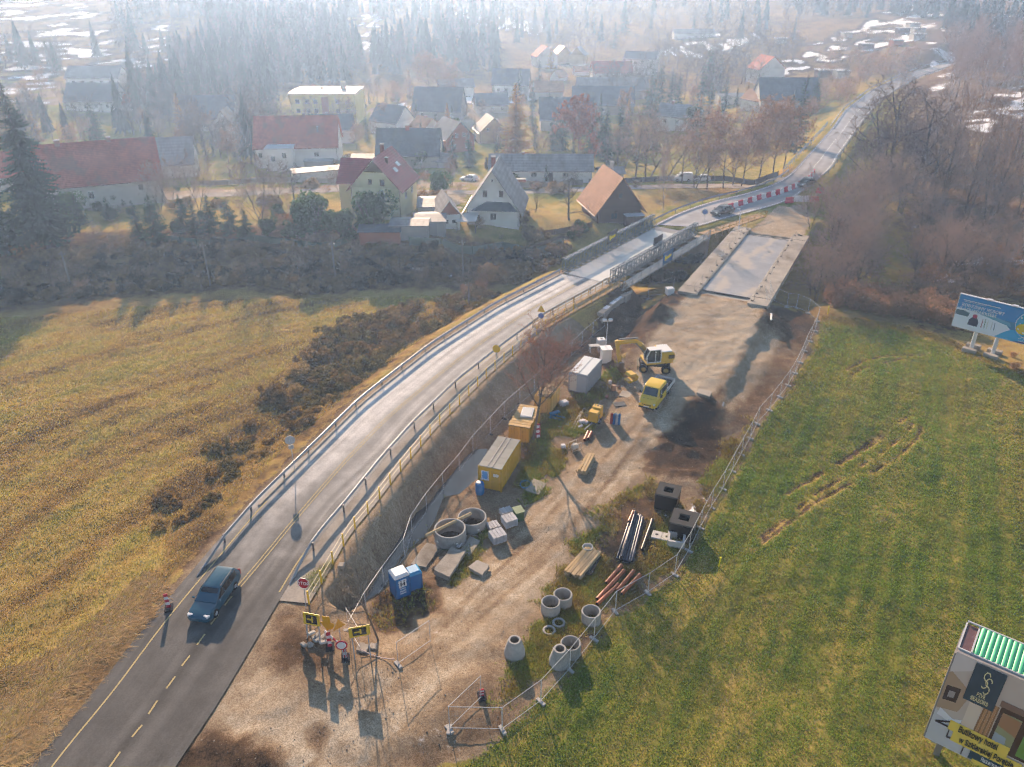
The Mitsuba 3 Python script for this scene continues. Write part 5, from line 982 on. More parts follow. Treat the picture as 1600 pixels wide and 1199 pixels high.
# gardens
for px, h, h0, m, lab in (((492, 366), 6.5, 4.5, 'thuja_bush_model', 'large round evergreen bush left of the yellow house'), ((530, 366), 4.5, 4.5, 'thuja_bush_model', 'evergreen bush between the large one and the yellow house'), ((580, 362), 6.5, 4.5, 'thuja_bush_model', 'green bushy evergreen at the foot of the yellow house'), ((684, 305), 4.5, 4.5, 'thuja_bush_model', 'round dark green tree in the sunlit yard right of the yellow house'),
                          ((452, 368), 2.4, 2.0, 'small_bush_model', 'round clipped bush in the garden left of the evergreen'), ((467, 372), 2.6, 2.0, 'small_bush_model', 'clipped bush touching the large evergreen'), ((420, 366), 2.4, 2.0, 'small_bush_model', 'low garden bush beside the bare double trunk'), ((545, 378), 2.4, 2.0, 'small_bush_model', 'garden bush at the left foot of the yellow house'),
                          ((693, 292), 2.6, 2.2, 'orange_bush_model', 'orange leaved bush behind the round dark tree'), ((462, 352), 3, 2.2, 'orange_bush_model', 'orange tinted shrub at the corner of the garden shed'), ((655, 262), 4.5, 4.5, 'thuja_bush_model', 'dark green bush at the white gable'), ((615, 270), 4, 4.5, 'thuja_bush_model', 'dark evergreen before the slate roofed house'),
                          ((110, 345), 5, 4.5, 'thuja_bush_model', 'dark evergreen bush right of the tallest spruce'), ((92, 372), 4, 4.5, 'thuja_bush_model', 'dark bush at the foot of the tallest spruce'), ((18, 375), 5, 4.5, 'thuja_bush_model', 'dark bush left of the tallest spruce'), ((794, 285), 3.4, 13, 'poplar_model', 'small cypress before the long white building'), ((853, 288), 4.4, 13, 'poplar_model', 'taller cypress at the door of the long white building'), ((760, 265), 3.4, 13, 'poplar_model', 'small dark cypress on the lawn above the white house')):
    plant('evergreen' if 'bush' not in lab else 'bush', m, px, h, h0, lab, 'bush', sxy=2.0 if m == 'poplar_model' else 1.0)
# yard trees
plant('yard_tree', 'yard_tree_model', (832, 688), 13.2, 12.5, 'tall bare tree with reddish twigs standing beside the timber containers', rot=.7); yt = 'yard_tree'; Mt = np.array(T(scene[yt]['to_world']).matrix, float); Rt = mat(0, 0, 0, ry=-.09)[:3, :3]; Mt[:3, :3] = Rt @ Mt[:3, :3]; scene[yt]['to_world'] = T(Mt.tolist())
plant('yard_tree', 'pale_tree_model', (592, 1000), 7.2, 7.5, 'small pale bare tree beside the blue toilet cabin', rot=1.2)
# brambles on the left road bank, and the shaded bank
def fill(n, poly, z, seed, zmax=99):
    q = P2(poly, z); r = np.random.default_rng(seed); lo, hi = q.min(0), q.max(0); out = []
    while len(out) < n:
        p = r.uniform(lo, hi, (400, 2)); p = p[sd_poly(p[:, 0], p[:, 1], q) < 0]; p = np.c_[p, hz(p[:, 0], p[:, 1])]; out += [q_ for q_ in p if q_[2] < zmax and not on_road(q_)]
    return np.array(out[:n])
r3 = np.random.default_rng(5)
for i, p in enumerate(fill(150, [(285, 850), (215, 850), (280, 760), (350, 690), (450, 590), (540, 500), (640, 455), (735, 450), (770, 470), (690, 515), (560, 615), (400, 765)], -2.2, 8)):
    t = r3.random(); plant('bramble', 'bramble_model_a' if t < .45 else ('bramble_model_b' if t < .75 else 'bramble_model_c'), None, r3.uniform(.6, 1.4) * (1.15 if p[1] > 75 else .65), 1.4, 'brown bramble bush on the bank left of the curving road', 'bush', 'brambles on the left road bank', p=p)
for i, p in enumerate(fill(24, [(690, 470), (740, 440), (840, 432), (860, 440), (790, 468)], -4.5, 18)): plant('bramble', 'bramble_model_a' if i % 2 else 'shrub_model_b', None, r3.uniform(1, 2.2), 1.5 if i % 2 else 4.2, 'bramble in the corner between bank, field and steel bridge', 'bush', 'brambles in the field corner', p=p)
m = MB(); bush_n = 0
for i, p in enumerate(fill(300, [(-60, 470), (130, 448), (300, 436), (520, 437), (720, 432), (850, 425), (885, 398), (820, 402), (700, 398), (560, 393), (400, 393), (120, 404), (-60, 412)], -3, 9, -1.2)):
    t = r3.random(); plant('bank_bush', 'dark_shrub_model' if t < .42 else ('bramble_model_a' if t < .7 else 'shrub_model_a'), None, r3.uniform(.9, 2.0) * (1 if t < .7 else 1.5), 2.2 if t < .42 else (1.5 if t < .7 else 4.2), 'dark bush on the shaded bank below the village', 'bush', 'bushes on the shaded bank', p=p)
for i, p in enumerate(fill(70, [(985, 425), (1010, 445), (1060, 440), (1105, 400), (1090, 380), (1040, 400)], -6, 19, -2.5)): plant('stream_bush', 'dark_shrub_model' if i % 2 else 'shrub_model_a', None, r3.uniform(.8, 2.0), 2.2 if i % 2 else 4.2, 'dark bush in the stream cutting between the bridges', 'bush', 'bushes between the two bridges', p=p)
for i in range(150):
    px = (r3.uniform(20, 1010), 0); px = (px[0], r3.uniform(250, 374)); m_ = ('small_bush_model', 'shrub_model_a', 'small_bush_model', 'shrub_model_b', 'bramble_model_a')[i % 5]; grouped('garden_bush', m_, px, r3.uniform(.9, 2.6), 1, 'village gardens', 0, 1010, 'bush')
for i in range(140):
    px = (r3.uniform(0, 1180), r3.uniform(150, 258)); m_ = ('alder_model_b', 'thin_model', 'small_bush_model', 'rust_model', 'spruce_model_b', 'shrub_model_a')[int(r3.integers(0, 6))]
    grouped('village_tree', m_, px, r3.uniform(5, 11) if m_ not in ('small_bush_model', 'shrub_model_a') else r3.uniform(2, 4), 1, 'hazy village', 0, 1180)
for i in range(34):
    px = (r3.uniform(260, 1160), r3.uniform(165, 262)); grouped('village_spruce', 'spruce_model_b', px, r3.uniform(6, 12), 1, 'gardens of the hazy village', 260, 1160)
for i, (px, h) in enumerate([((672, 148), 17), ((690, 150), 16), ((706, 152), 15)]): plant('rust_tree', 'rust_model', px, h, 12, 'hazy rust tree right of the far snowy yard', group='hazy rust trees by the snowy yard', sxy=1.1)
# the far woods: one mass
r4 = np.random.default_rng(6); k0 = 'forest'; labels[k0] = {'kind': 'stuff', 'label': 'hazy mixed forest on the valley sides'}; taken.add('forest'); nf = 0
def wood(n, x0, x1, y0, y1, kinds, avoid=()):
    global nf
    for i in range(n):
        px = (r4.uniform(x0, x1), y0 + (y1 - y0) * r4.random()); 
        if any(a <= px[0] <= b and c <= px[1] <= d for a, b, c, d in avoid): continue
        g = G(*px); m_, h0, lo, hi = kinds[int(r4.integers(0, len(kinds)))]; s = r4.uniform(lo, hi) / MODELS[m_]; nf += 1
        M = mat(g[0], g[1], g[2] - .2, r4.random() * 6.28); M[:3, :3] *= s
        scene[f'forest__{nf:03d}'] = {'type': 'instance', 'to_world': T(M.tolist()), 'grp': {'type': 'ref', 'id': m_}}
def tiered(name, seed, h, rad, col, tiers=8, n=11):
    """a far conifer: drooping ragged tiers around a trunk"""
    r = np.random.default_rng(seed); t = MB(); t.tube([[0, 0, -.5], [0, 0, h * .6]], [.16, .05], (.07, .055, .045), 5); c = MB()
    for i in range(tiers):
        f = i / tiers; z1 = h * (.16 + .84 * (f + 1.35 / tiers)) if i < tiers - 1 else h; z0 = h * (.08 + .84 * f); R = rad * (1 - f) ** .9 + .12; a = np.arange(2 * n) * math.pi / n + r.random(); q = np.where(np.arange(2 * n) % 2, .62, 1.0) * r.uniform(.8, 1.15, 2 * n) * R
        v = np.vstack([[0, 0, min(z1, h)], np.stack([q * np.cos(a), q * np.sin(a), z0 + np.where(np.arange(2 * n) % 2, .25, -.15) * R * .8], 1)]); k = np.arange(2 * n); tone = np.asarray(col) * r.uniform(.8, 1.2)
        c.raw(v, np.stack([k * 0, 1 + k, 1 + (k + 1) % (2 * n)], 1), np.vstack([tone * 1.1, np.where((k % 2)[:, None] == 1, tone * .75, tone * 1.15)]))
    model(name, t, c, 'matte')
tiered('far_spruce_model_a', 51, 12, 2.5, (.030, .060, .038)); tiered('far_spruce_model_b', 52, 12, 2.0, (.034, .056, .042), tiers=9)
bare('far_bare_model_a', 53, 11, BARK, (.15, .115, .095), levels=3, kids=(11, 8, 0), spread=.48, first=.2, twig_r=.05); bare('far_bare_model_b', 54, 11, BARK, (.15, .11, .085), levels=3, kids=(11, 8, 0), spread=.42, first=.2, twig_r=.05)
SPR = [('far_spruce_model_a', 12, 8, 19), ('far_spruce_model_b', 12, 7, 18)]; BR = [('far_bare_model_a', 11, 9, 16), ('far_bare_model_b', 11, 8, 14), ('far_bare_model_a', 11, 10, 17)]; MIX = SPR + BR
SNOWY = ((0, 180, -30, 92), (225, 320, 40, 82), (545, 610, 30, 70), (100, 210, 95, 180), (0, 100, 125, 172), (200, 270, 90, 135), (440, 560, 140, 200))
VIL = ((440, 560, 135, 200), (555, 820, 120, 200))
wood(520, -60, 480, -12, 118, SPR + BR, SNOWY); wood(170, 190, 460, 118, 192, SPR + BR[:1], SNOWY); wood(900, 270, 780, -12, 142, SPR + SPR + BR[:1], SNOWY + VIL); wood(330, 760, 1260, -5, 72, BR + BR + SPR, ((950, 1150, 52, 72), (1200, 1280, 40, 75))); wood(190, 860, 1240, 72, 165, BR, ((930, 1025, 85, 135), (840, 925, 90, 165), (1185, 1260, 110, 175), (1140, 1180, 140, 170)))
wood(230, 1240, 1480, -12, 30, BR + SPR); wood(150, 1420, 1640, -12, 62, SPR + BR[:1], ((1290, 1475, 28, 80),)); wood(90, 1480, 1640, 55, 110, BR); wood(120, 20, 460, 190, 262, BR + SPR[1:], ((100, 220, 190, 200), (60, 290, 225, 275), (330, 370, 180, 225)))
wood(90, 1180, 1440, 60, 140, [('shrub_model_a', 4.2, 3, 6), ('shrub_model_b', 4.2, 3, 6), ('far_bare_model_b', 12, 5, 8)], ((1190, 1270, 85, 175),)); wood(420, -400, 1900, -34, -5, MIX)

def garden_fence(pts, label, h, col, step=2.6, solid=True):
    k = thing('garden_fence', label, 'fence'); q = np.array([G(*p)[:2] for p in pts]); q = resample(q, step)
    for i, c in enumerate(q):
        z = float(hz(*c)); MB().box(c[0], c[1], z - .2, .12, .12, h + .3, tuple(np.array(col) * .8)).to(k, 'post')
        if i: a, b = np.r_[q[i - 1], float(hz(*q[i - 1])) + h * .52], np.r_[c, z + h * .52]; MB().beam(a, b, .05, h * .9, np.array(col) * rng.uniform(.85, 1.15)).to(k, 'panel')
garden_fence([(640, 384), (700, 388), (790, 390), (880, 386)], 'green mesh garden fence at the top of the bank below the white house', 1.5, (.16, .20, .16))
garden_fence([(230, 384), (300, 382), (400, 378), (545, 380)], 'dark green garden fence along the top of the shaded bank', 1.2, (.07, .10, .07)); garden_fence([(770, 296), (860, 294), (910, 290)], 'weathered fence along the lane by the long white building', 1.3, (.22, .20, .18)); garden_fence([(920, 289), (1010, 285), (1120, 283), (1215, 277)], 'dark wall along the lane behind the alders', 1.3, (.12, .11, .11))
garden_fence([(300, 291), (420, 285), (530, 286)], 'pale garden fence behind the lane left of the red roofed house', 1.2, (.40, .37, .32)); garden_fence([(820, 372), (880, 366), (925, 356)], 'brown fence in the garden left of the timber house', 1.1, (.2, .14, .09))
# ---------------------------------------------------------------- building site
def span(a, b, z=None):
    """frame with its origin midway between the ground under two pixels, x from the first to the second; returns (matrix, length)"""
    p, q = (G(*a), G(*b)) if z is None else (at_z(*a, z), at_z(*b, z)); d = q - p; return mat(*((p + q) / 2)[:2], min(p[2], q[2]), math.atan2(d[1], d[0])), float(np.hypot(d[0], d[1]))
def boxframe(fl, fr, bk):
    """front left, front right and rear right foot of a box on the ground: (matrix with origin at the front's middle, y to the rear), width, depth"""
    M, w = span(fl, fr); p, q = G(*fr), G(*bk); return M, w, float(np.hypot(*(q - p)[:2]))
YC, OR = (.62, .36, .03), (.58, .34, .045)
# yellow container
M, w, L = boxframe((749, 762), (783, 769), (813, 722)); h = 2.45
k = thing('storage_container', 'yellow site container with weathered grey roof standing before the timber boxes', 'container'); m = MB(M); m.box(0, L / 2, .08, w, L, h - .12, YC)
for i in range(14): m.box(w / 2 + .005, .25 + i * (L - .5) / 13, .2, .05, .16, h - .5, tuple(np.array(YC) * .93))
for i in range(14): m.box(-w / 2 - .005, .25 + i * (L - .5) / 13, .2, .05, .16, h - .5, tuple(np.array(YC) * .93))
m.to(k, 'body', 'paint')
m = MB(M)
for i in range(6): m.box(0, (i + .5) * L / 6, h - .03, w + .06, L / 6 - .03, .07, np.array([.34, .335, .30]) * rng.uniform(.85, 1.12))
m.to(k, 'roof')
for x in (-.28, .18): MB(M).box(x, L / 2, h + .042, .09, L, .05, (.10, .10, .11)).to(k, 'roof_strip', 'paint')
window(k, M @ mat(-w * .22, 0, 1.15, math.pi), .62, .85, (.7, .7, .7)); MB(M).box(-w * .22, -.07, 1.2, .46, .04, .75, (.10, .30, .62)).to(k, 'shutter', 'paint')
MB(M).box(w * .27, -.03, 1.55, .52, .04, .32, (.70, .66, .55)).to(k, 'plaque', 'paint'); MB(M).box(w * .24, -.012, .15, .78, .04, 1.95, tuple(np.array(YC) * .88)).to(k, 'door', 'paint')
for x in (-w / 2, w / 2):
    for y in (0, L): MB(M).box(x, y, 0, .16, .16, h, tuple(np.array(YC) * .8)).to(k, 'corner_post', 'paint')
b = G(750, 771); k = thing('barrel', 'blue plastic barrel at the left front corner of the yellow container', 'barrel'); MB().lathe(b[0], b[1], b[2], [(0, 0), (.36, 0), (.40, .1), (.40, .5), (.43, .55), (.40, .6), (.40, 1.1), (.33, 1.2), (0, 1.2)], (.03, .17, .42), 18).to(k, 'drum', 'paint', 30); MB().cyl(b[0] - .1, b[1] - .05, b[2] + 1.2, .22, .12, (.75, .75, .75), 12).to(k, 'lid', 'paint')
# timber boxes
M, w, L = boxframe((795, 688), (826, 693), (855, 660)); h = 1.75
k = thing('timber_crate', 'orange boarded site box with plank lid and a grey panel lying on top', 'container')
m = MB(M); m.box(0, L / 2, 0, w - .12, L - .12, h - .1, (.30, .17, .04)); m.to(k, 'core')
for i in range(7):
    x = -w / 2 + (i + .5) * w / 7; MB(M).box(x, -.02, 0, w / 7 - .03, .06, h, np.array(OR) * rng.uniform(.85, 1.12)).to(k, 'plank')
for i in range(12):
    y = (i + .5) * L / 12
    for s in (-1, 1): MB(M).box(s * w / 2, y, 0, .06, L / 12 - .03, h, np.array(OR) * rng.uniform(.8, 1.1)).to(k, 'plank')
for i in range(9): MB(M).box(rng.uniform(-.04, .04), (i + .5) * L / 9, h + .01, w + .16, L / 9 - .08, .07, np.array([.56, .40, .20]) * rng.uniform(.85, 1.1)).to(k, 'lid_plank')
k2 = thing('grey_panel', 'grey metal panel lying on the plank lid of the orange box', 'panel'); P_ = M @ mat(.1, L * .62, h + .09, .12); MB(P_).box(0, 0, 0, 1.2, 1.9, .14, (.50, .52, .54)).to(k2, 'sheet', 'paint'); MB(P_).box(0, 0, .14, 1.0, 1.7, .03, (.36, .39, .41)).to(k2, 'inset', 'paint')
M, w, L = boxframe((835, 643), (860, 648), (883, 627)); h = 1.95
k = thing('timber_crate', 'tan timber box heaped with split firewood behind the bare tree', 'container')
MB(M).box(0, L / 2, 0, w - .12, L - .12, h - .3, (.22, .13, .06)).to(k, 'core')
for i in range(6): MB(M).box(-w / 2 + (i + .5) * w / 6, -.02, 0, w / 6 - .03, .06, h, np.array([.64, .42, .13]) * rng.uniform(.85, 1.15)).to(k, 'plank')
for i in range(9):
    for s in (-1, 1): MB(M).box(s * w / 2, (i + .5) * L / 9, 0, .06, L / 9 - .03, h, np.array([.64, .42, .13]) * rng.uniform(.85, 1.12)).to(k, 'plank')
k3 = thing('firewood', 'heap of pale split firewood filling the tan timber box', 'firewood', None); m = MB(M)
for i in range(230):
    x, y = rng.uniform(-w / 2 + .25, w / 2 - .25), rng.uniform(.25, L - .25); m.box(x, y, h - .24 + rng.uniform(0, .46) * (1 - (2 * x / w) ** 2), rng.uniform(.25, .55), rng.uniform(.08, .16), rng.uniform(.07, .13), np.array([.58, .42, .24]) * rng.uniform(.6, 1.2), rz=rng.uniform(0, 3.1), rx=rng.uniform(-.4, .4), ry=rng.uniform(-.4, .4))
m.to(k3, 'logs', stuff=True)
# grey office container
M, w, L = boxframe((889, 611), (916, 617), (943, 592)); h = 2.4
k = thing('site_office', 'pale grey office container with ribbed roof and beige door', 'container'); GC = (.38, .40, .43); m = MB(M); m.box(0, L / 2, .1, w, L, h - .15, GC)
for i in range(18): m.box(w / 2 + .01, .2 + i * (L - .4) / 17, .25, .03, .12, h - .5, tuple(np.array(GC) * .92))
m.to(k, 'body', 'paint')
for s in (-1, 1):
    for i in range(3): MB(M).box(s * w / 4, (i + .5) * L / 3, h - .03 + .0, w / 2 - .03, L / 3 - .02, .08, (.55, .58, .58)).to(k, 'roof_panel', 'paint')
MB(M).box(0, L / 2, h + .05, .08, L, .05, (.36, .38, .4)).to(k, 'roof_ridge', 'paint'); MB(M).box(-w * .27, -.02, .2, .82, .05, 2.0, (.58, .52, .44)).to(k, 'door', 'paint'); MB(M).box(0, -.015, h - .25, w, .05, .16, (.33, .35, .38)).to(k, 'fascia', 'paint')
for x in (-w / 2, w / 2):
    for y in (0, L): MB(M).box(x, y, 0, .14, .14, h + .02, (.32, .34, .37)).to(k, 'corner_post', 'paint')
for y in (.4, L - .4): MB(M).box(0, y, -.25, w + .1, .25, .33, (.2, .17, .14)).to(k, 'sleeper')
# cabinet with the light mast
b = G(946, 565); M = mat(*b, .15); k = thing('light_mast', 'white cabinet with tall floodlight mast behind the grey office container', 'light mast'); MB(M).box(0, 0, 0, 1.15, 1.1, 1.75, (.62, .62, .62), bev=.04).to(k, 'cabinet', 'paint'); MB(M).box(.578, 0, .15, .03, .9, 1.4, (.50, .50, .51)).to(k, 'door', 'paint')
MB(M).box(0, 0, 1.75, 1.3, 1.25, .07, (.72, .72, .72)).to(k, 'lid', 'paint'); MB(M).tube([[0, .2, 1.8], [.03, .2, 5.2]], [.05, .035], (.6, .6, .6), 8).to(k, 'mast', 'paint')
for a in (-.35, .35):
    MB(M).box(a, .2, 5.15, .45, .3, .25, (.66, .66, .66), rx=.5).to(k, 'floodlight', 'paint')
MB(M).box(0, .2, 5.1, 1.1, .07, .07, (.45, .45, .45)).to(k, 'crossbar', 'paint')
b = G(939, 542); k = thing('water_tank', 'white square plastic tank behind the light mast cabinet', 'tank'); MB(mat(*b, .2)).box(0, 0, .12, 1.0, 1.0, 1.0, (.66, .64, .63), bev=.08).to(k, 'tank', 'paint'); MB(mat(*b, .2)).box(0, 0, 0, 1.1, 1.1, .13, (.30, .22, .14)).to(k, 'pallet'); MB(mat(*b, .2)).cyl(0, 0, 1.12, .14, .07, (.2, .2, .2), 10).to(k, 'cap', 'paint')
b = G(928, 550); M = mat(*b, .1); k = thing('saw_bench', 'small pale work table with splayed legs left of the cabinet', 'table'); MB(M).box(0, 0, .85, 1.3, .7, .06, (.55, .53, .5)).to(k, 'top')
for x in (-.5, .5):
    for y in (-.25, .25): MB(M).beam([x * .9, y, .85], [x * 1.15, y * 1.3, 0], .06, .06, (.4, .4, .42)).to(k, 'leg', 'paint')

# ---------------------------------------------------------------- vehicles
def wheel_at(k, M, x, y, r, wd, rim=(.42, .43, .44), axis=1):
    """wheel with its axle along y"""
    m = MB(M @ mat(x, y, r, 0, math.pi / 2)); m.lathe(0, 0, -wd / 2, [(r * .55, 0), (r * .9, 0), (r, wd * .2), (r, wd * .8), (r * .9, wd), (r * .55, wd)], (.022, .022, .024), 20); q = m.to(k, 'wheel', 'matte', 40)
    m = MB(M @ mat(x, y, r, 0, math.pi / 2)); m.lathe(0, 0, -wd * .46, [(0, 0), (r * .5, 0), (r * .58, wd * .1), (r * .58, wd * .82), (r * .5, wd * .92), (0, wd * .92)], rim, 14); m.to(q, 'rim', 'paint', 40)
def loft(secs, n=None):
    """closed skin over cross sections of equal point count"""
    S = np.asarray(secs, float); a, b = S.shape[:2]; i, j = np.meshgrid(np.arange(a - 1), np.arange(b), indexing='ij')
    f = np.stack([i * b + j, i * b + (j + 1) % b, (i + 1) * b + (j + 1) % b, (i + 1) * b + j], -1).reshape(-1, 4); f = np.vstack([f[:, [0, 1, 2]], f[:, [0, 2, 3]]])
    caps = [[0, k_ + 1, k_] for k_ in range(1, b - 1)] + [[(a - 1) * b, (a - 1) * b + k_, (a - 1) * b + k_ + 1] for k_ in range(1, b - 1)]
    return S.reshape(-1, 3), np.vstack([f, caps])
def rsec(x, hw, z0, z1, r, tw=0, n=4):
    """rounded section across the car at x: half width hw at the belt, z0..z1, top narrowed by tw"""
    pts = []
    for (cy, cz, a0) in ((hw - r, z0 + r, -90), (hw - r - tw, z1 - r, 0), (-(hw - r - tw), z1 - r, 90), (-(hw - r), z0 + r, 180)):
        for i in range(n): a = math.radians(a0 + 90 * i / (n - 1)); pts.append([x, cy + r * math.cos(a), cz + r * math.sin(a)])
    return pts
def car(px, rot, col, label, L=4.7, W=1.80, H=1.47, kind='estate', name='car', cat='car', scale=1.0, lights=(.55, .55, .55), detail=True):
    """front towards +x"""
    g = px if len(px) == 3 else G(*px); k = thing(name, label, cat); M = mat(g[0], g[1], g[2], rot, s=scale); hw = W / 2; zb, zs = .22, H * .62
    nose = [(-L / 2, hw * .86, zb + .12, zs - .10), (-L / 2 + .10, hw * .94, zb + .02, zs), (-L / 2 + .6, hw, zb, zs + .02), (0, hw, zb, zs), (L / 2 - 1.35, hw, zb, zs - .03), (L / 2 - .55, hw * .97, zb, zs - .12), (L / 2 - .15, hw * .88, zb + .02, zs - .24), (L / 2, hw * .70, zb + .10, zs - .34)]
    v, f = loft([rsec(x, w_, a, b, .10, .05) for x, w_, a, b in nose]); MB(M).raw(v, f, col).to(k, 'body', 'gloss', 35)
    xr = {'estate': (-L / 2 + .12, -L / 2 + .42, L * .02, L * .21), 'saloon': (-L * .36, -L * .22, L * .02, L * .21), 'van': (-L / 2 + .05, -L / 2 + .15, L * .12, L * .26), 'hatch': (-L / 2 + .2, -L / 2 + .7, L * .02, L * .22)}[kind]
    cab = [(xr[0], hw - .05, zs - .04, zs + .02), (xr[1], hw - .06, zs - .04, H - .03), (xr[1] + .3, hw - .06, zs - .04, H), (xr[2], hw - .06, zs - .04, H), (xr[3] + .10, hw - .07, zs - .06, zs + .02)]
    v, f = loft([rsec(x, w_, a, b, .02 if b < zs + .1 else .12, .03 if b < zs + .1 else .17) for x, w_, a, b in cab]); MB(M).raw(v, f, col).to(k, 'roof', 'gloss', 35)
    gz = (.012, .016, .02); ht = H - .11; y0, y1 = hw - .055, hw - .205
    q = lambda a, b, c, d: [a, b, c, d]
    wsx0, wsx1 = xr[3] + .07, xr[2] + .10
    m = MB(M); m.raw([[wsx0, y0 - .12, zs + .03], [wsx0, -y0 + .12, zs + .03], [wsx1, -y1 + .10, ht + .06], [wsx1, y1 - .10, ht + .06]] + [[wsx0 - .06, y0 - .12, zs - .02], [wsx0 - .06, -y0 + .12, zs - .02], [wsx1 - .06, -y1 + .10, ht], [wsx1 - .06, y1 - .10, ht]], [[0, 3, 2, 1], [4, 5, 6, 7], [0, 1, 5, 4], [2, 3, 7, 6], [1, 2, 6, 5], [3, 0, 4, 7]], gz); m.to(k, 'windscreen', 'glass_dark')
    m = MB(M); a, b = xr[0] - .01, xr[1] - .01; m.raw([[a + .03, y0 - .12, zs + .04], [a + .03, -y0 + .12, zs + .04], [b - .02, -y1 + .08, ht + .02], [b - .02, y1 - .08, ht + .02]] + [[a + .09, y0 - .12, zs + .04], [a + .09, -y0 + .12, zs + .04], [b + .05, -y1 + .08, ht], [b + .05, y1 - .08, ht]], [[0, 1, 2, 3], [4, 7, 6, 5], [0, 4, 5, 1], [2, 6, 7, 3], [1, 5, 6, 2], [3, 7, 4, 0]], gz); m.to(k, 'rear_window', 'glass_dark')
    xs = np.linspace(xr[1] + .12, xr[3] - .18, 4)
    for s in (1, -1):
        for i in range(3):
            if kind == 'van' and i < 2: continue
            xa, xb = xs[i] + .04, xs[i + 1] - .04; xt = min(xb, xr[2] + .02) if i == 2 else xb
            m = MB(M); m.raw([[xa, s * (y0 + .012), zs + .04], [xb, s * (y0 + .012), zs + .04], [xt, s * (y1 + .045), ht], [xa, s * (y1 + .045), ht]] + [[xa, s * (y0 - .04), zs + .04], [xb, s * (y0 - .04), zs + .04], [xt, s * (y1 - .01), ht], [xa, s * (y1 - .01), ht]], [[0, 1, 2, 3], [4, 7, 6, 5], [0, 4, 5, 1], [2, 6, 7, 3], [1, 5, 6, 2], [3, 7, 4, 0]], gz); m.to(k, 'side_window', 'glass_dark')
        for x in (L * .30, -L * .28): wheel_at(k, M, x, s * (hw - .10), .32, .21)
        MB(M).box(L / 2 - .28, s * hw * .66, zs - .36, .30, .38, .17, (.62, .64, .66), bev=.03, rz=-s * .35).to(k, 'headlight', 'gloss')
        MB(M).box(-L / 2 + .05, s * hw * .82, zs - .32, .10, .22, .42, (.40, .03, .03), bev=.02).to(k, 'tail_light', 'gloss'); MB(M).box(xr[3] - .12, s * (hw + .09), zs + .02, .13, .20, .13, col, bev=.03).to(k, 'mirror', 'gloss')
    if detail:
        MB(M).box(L / 2 - .03, 0, .42, .03, .5, .11, (.75, .75, .75)).to(k, 'number_plate', 'paint'); MB(M).box(L / 2 - .05, 0, .36, .06, hw * 1.1, .06, (.02, .02, .02)).to(k, 'grille', 'paint')
        for s in (1, -1): MB(M).beam([xr[1] + .35, s * (y1 - .06), H + .03], [xr[2] - .1, s * (y1 - .06), H + .03], .04, .04, (.03, .03, .035)).to(k, 'roof_rail', 'paint')
    return k
c1, c0 = at_z(317, 967), at_z(356, 912); cm_ = (c0 + c1) / 2; car((cm_[0], cm_[1], .01), math.atan2(*(c1 - c0)[1::-1]), (.020, .085, .135), 'dark blue estate car driving towards the camera in the near lane', L=4.75, W=1.82)
c1, c0 = at_z(1118, 337), at_z(1137, 333); cm_ = (c0 + c1) / 2; car((cm_[0], cm_[1], .01), math.atan2(*(c1 - c0)[1::-1]), (.05, .055, .06), 'dark grey car coming off the bend behind the barrier end', L=4.4, W=1.8, H=1.46, kind='hatch', scale=1.05)
c1, c0 = at_z(1251, 293), at_z(1265, 289); cm_ = (c0 + c1) / 2; car((cm_[0], cm_[1], .01), math.atan2(*(c1 - c0)[1::-1]), (.028, .035, .03), 'black car beside the far end of the red and white barriers', L=4.5, W=1.8, H=1.5, kind='hatch', scale=1.05)
car(tuple(G(1066, 283)), math.pi, (.66, .68, .70), 'small white van parked on the lane among the bare alders', L=4.4, W=1.8, H=1.82, kind='van', name='van', cat='van', scale=1.05); car(tuple(G(1096, 283)), math.pi, (.60, .62, .63), 'white car half hidden by the alders right of the white van', L=4.0, W=1.7, kind='hatch'); car(tuple(G(733, 283)), 2.8, (.6, .62, .64), 'white car in the yard left of the long white building', L=4.2, kind='hatch')
# yellow pick-up with drop sides
f_, r_ = G(1008, 645), G(1040, 604); cm_ = (f_ + r_) / 2; M = mat(cm_[0], cm_[1], min(f_[2], r_[2]) + .03, math.atan2(*(f_ - r_)[1::-1])); k = thing('pickup_truck', 'yellow double cab dropside truck facing the camera on the site track', 'truck'); TY = (.70, .46, .03); L = 6.0
v, f = loft([rsec(x, w_, a, b, .10, tw) for x, w_, a, b, tw in ((-.45, .97, .55, 2.30, .10), (-.35, .98, .50, 2.40, .10), (.9, .98, .50, 2.42, .10), (1.55, .98, .50, 2.30, .12), (2.05, .98, .45, 1.50, .06), (2.5, .96, .42, 1.32, .06), (2.85, .90, .45, 1.12, .05), (2.98, .78, .50, .98, .04))]); MB(M).raw(v, f, TY).to(k, 'cab', 'gloss', 35)
MB(M).raw([[2.06, .78, 1.50], [2.06, -.78, 1.50], [1.60, -.70, 2.22], [1.60, .70, 2.22], [1.98, .78, 1.46], [1.98, -.78, 1.46], [1.5, -.70, 2.2], [1.5, .70, 2.2]], [[0, 3, 2, 1], [4, 5, 6, 7], [0, 1, 5, 4], [2, 3, 7, 6], [1, 2, 6, 5], [3, 0, 4, 7]], (.02, .03, .035)).to(k, 'windscreen', 'glass_dark')
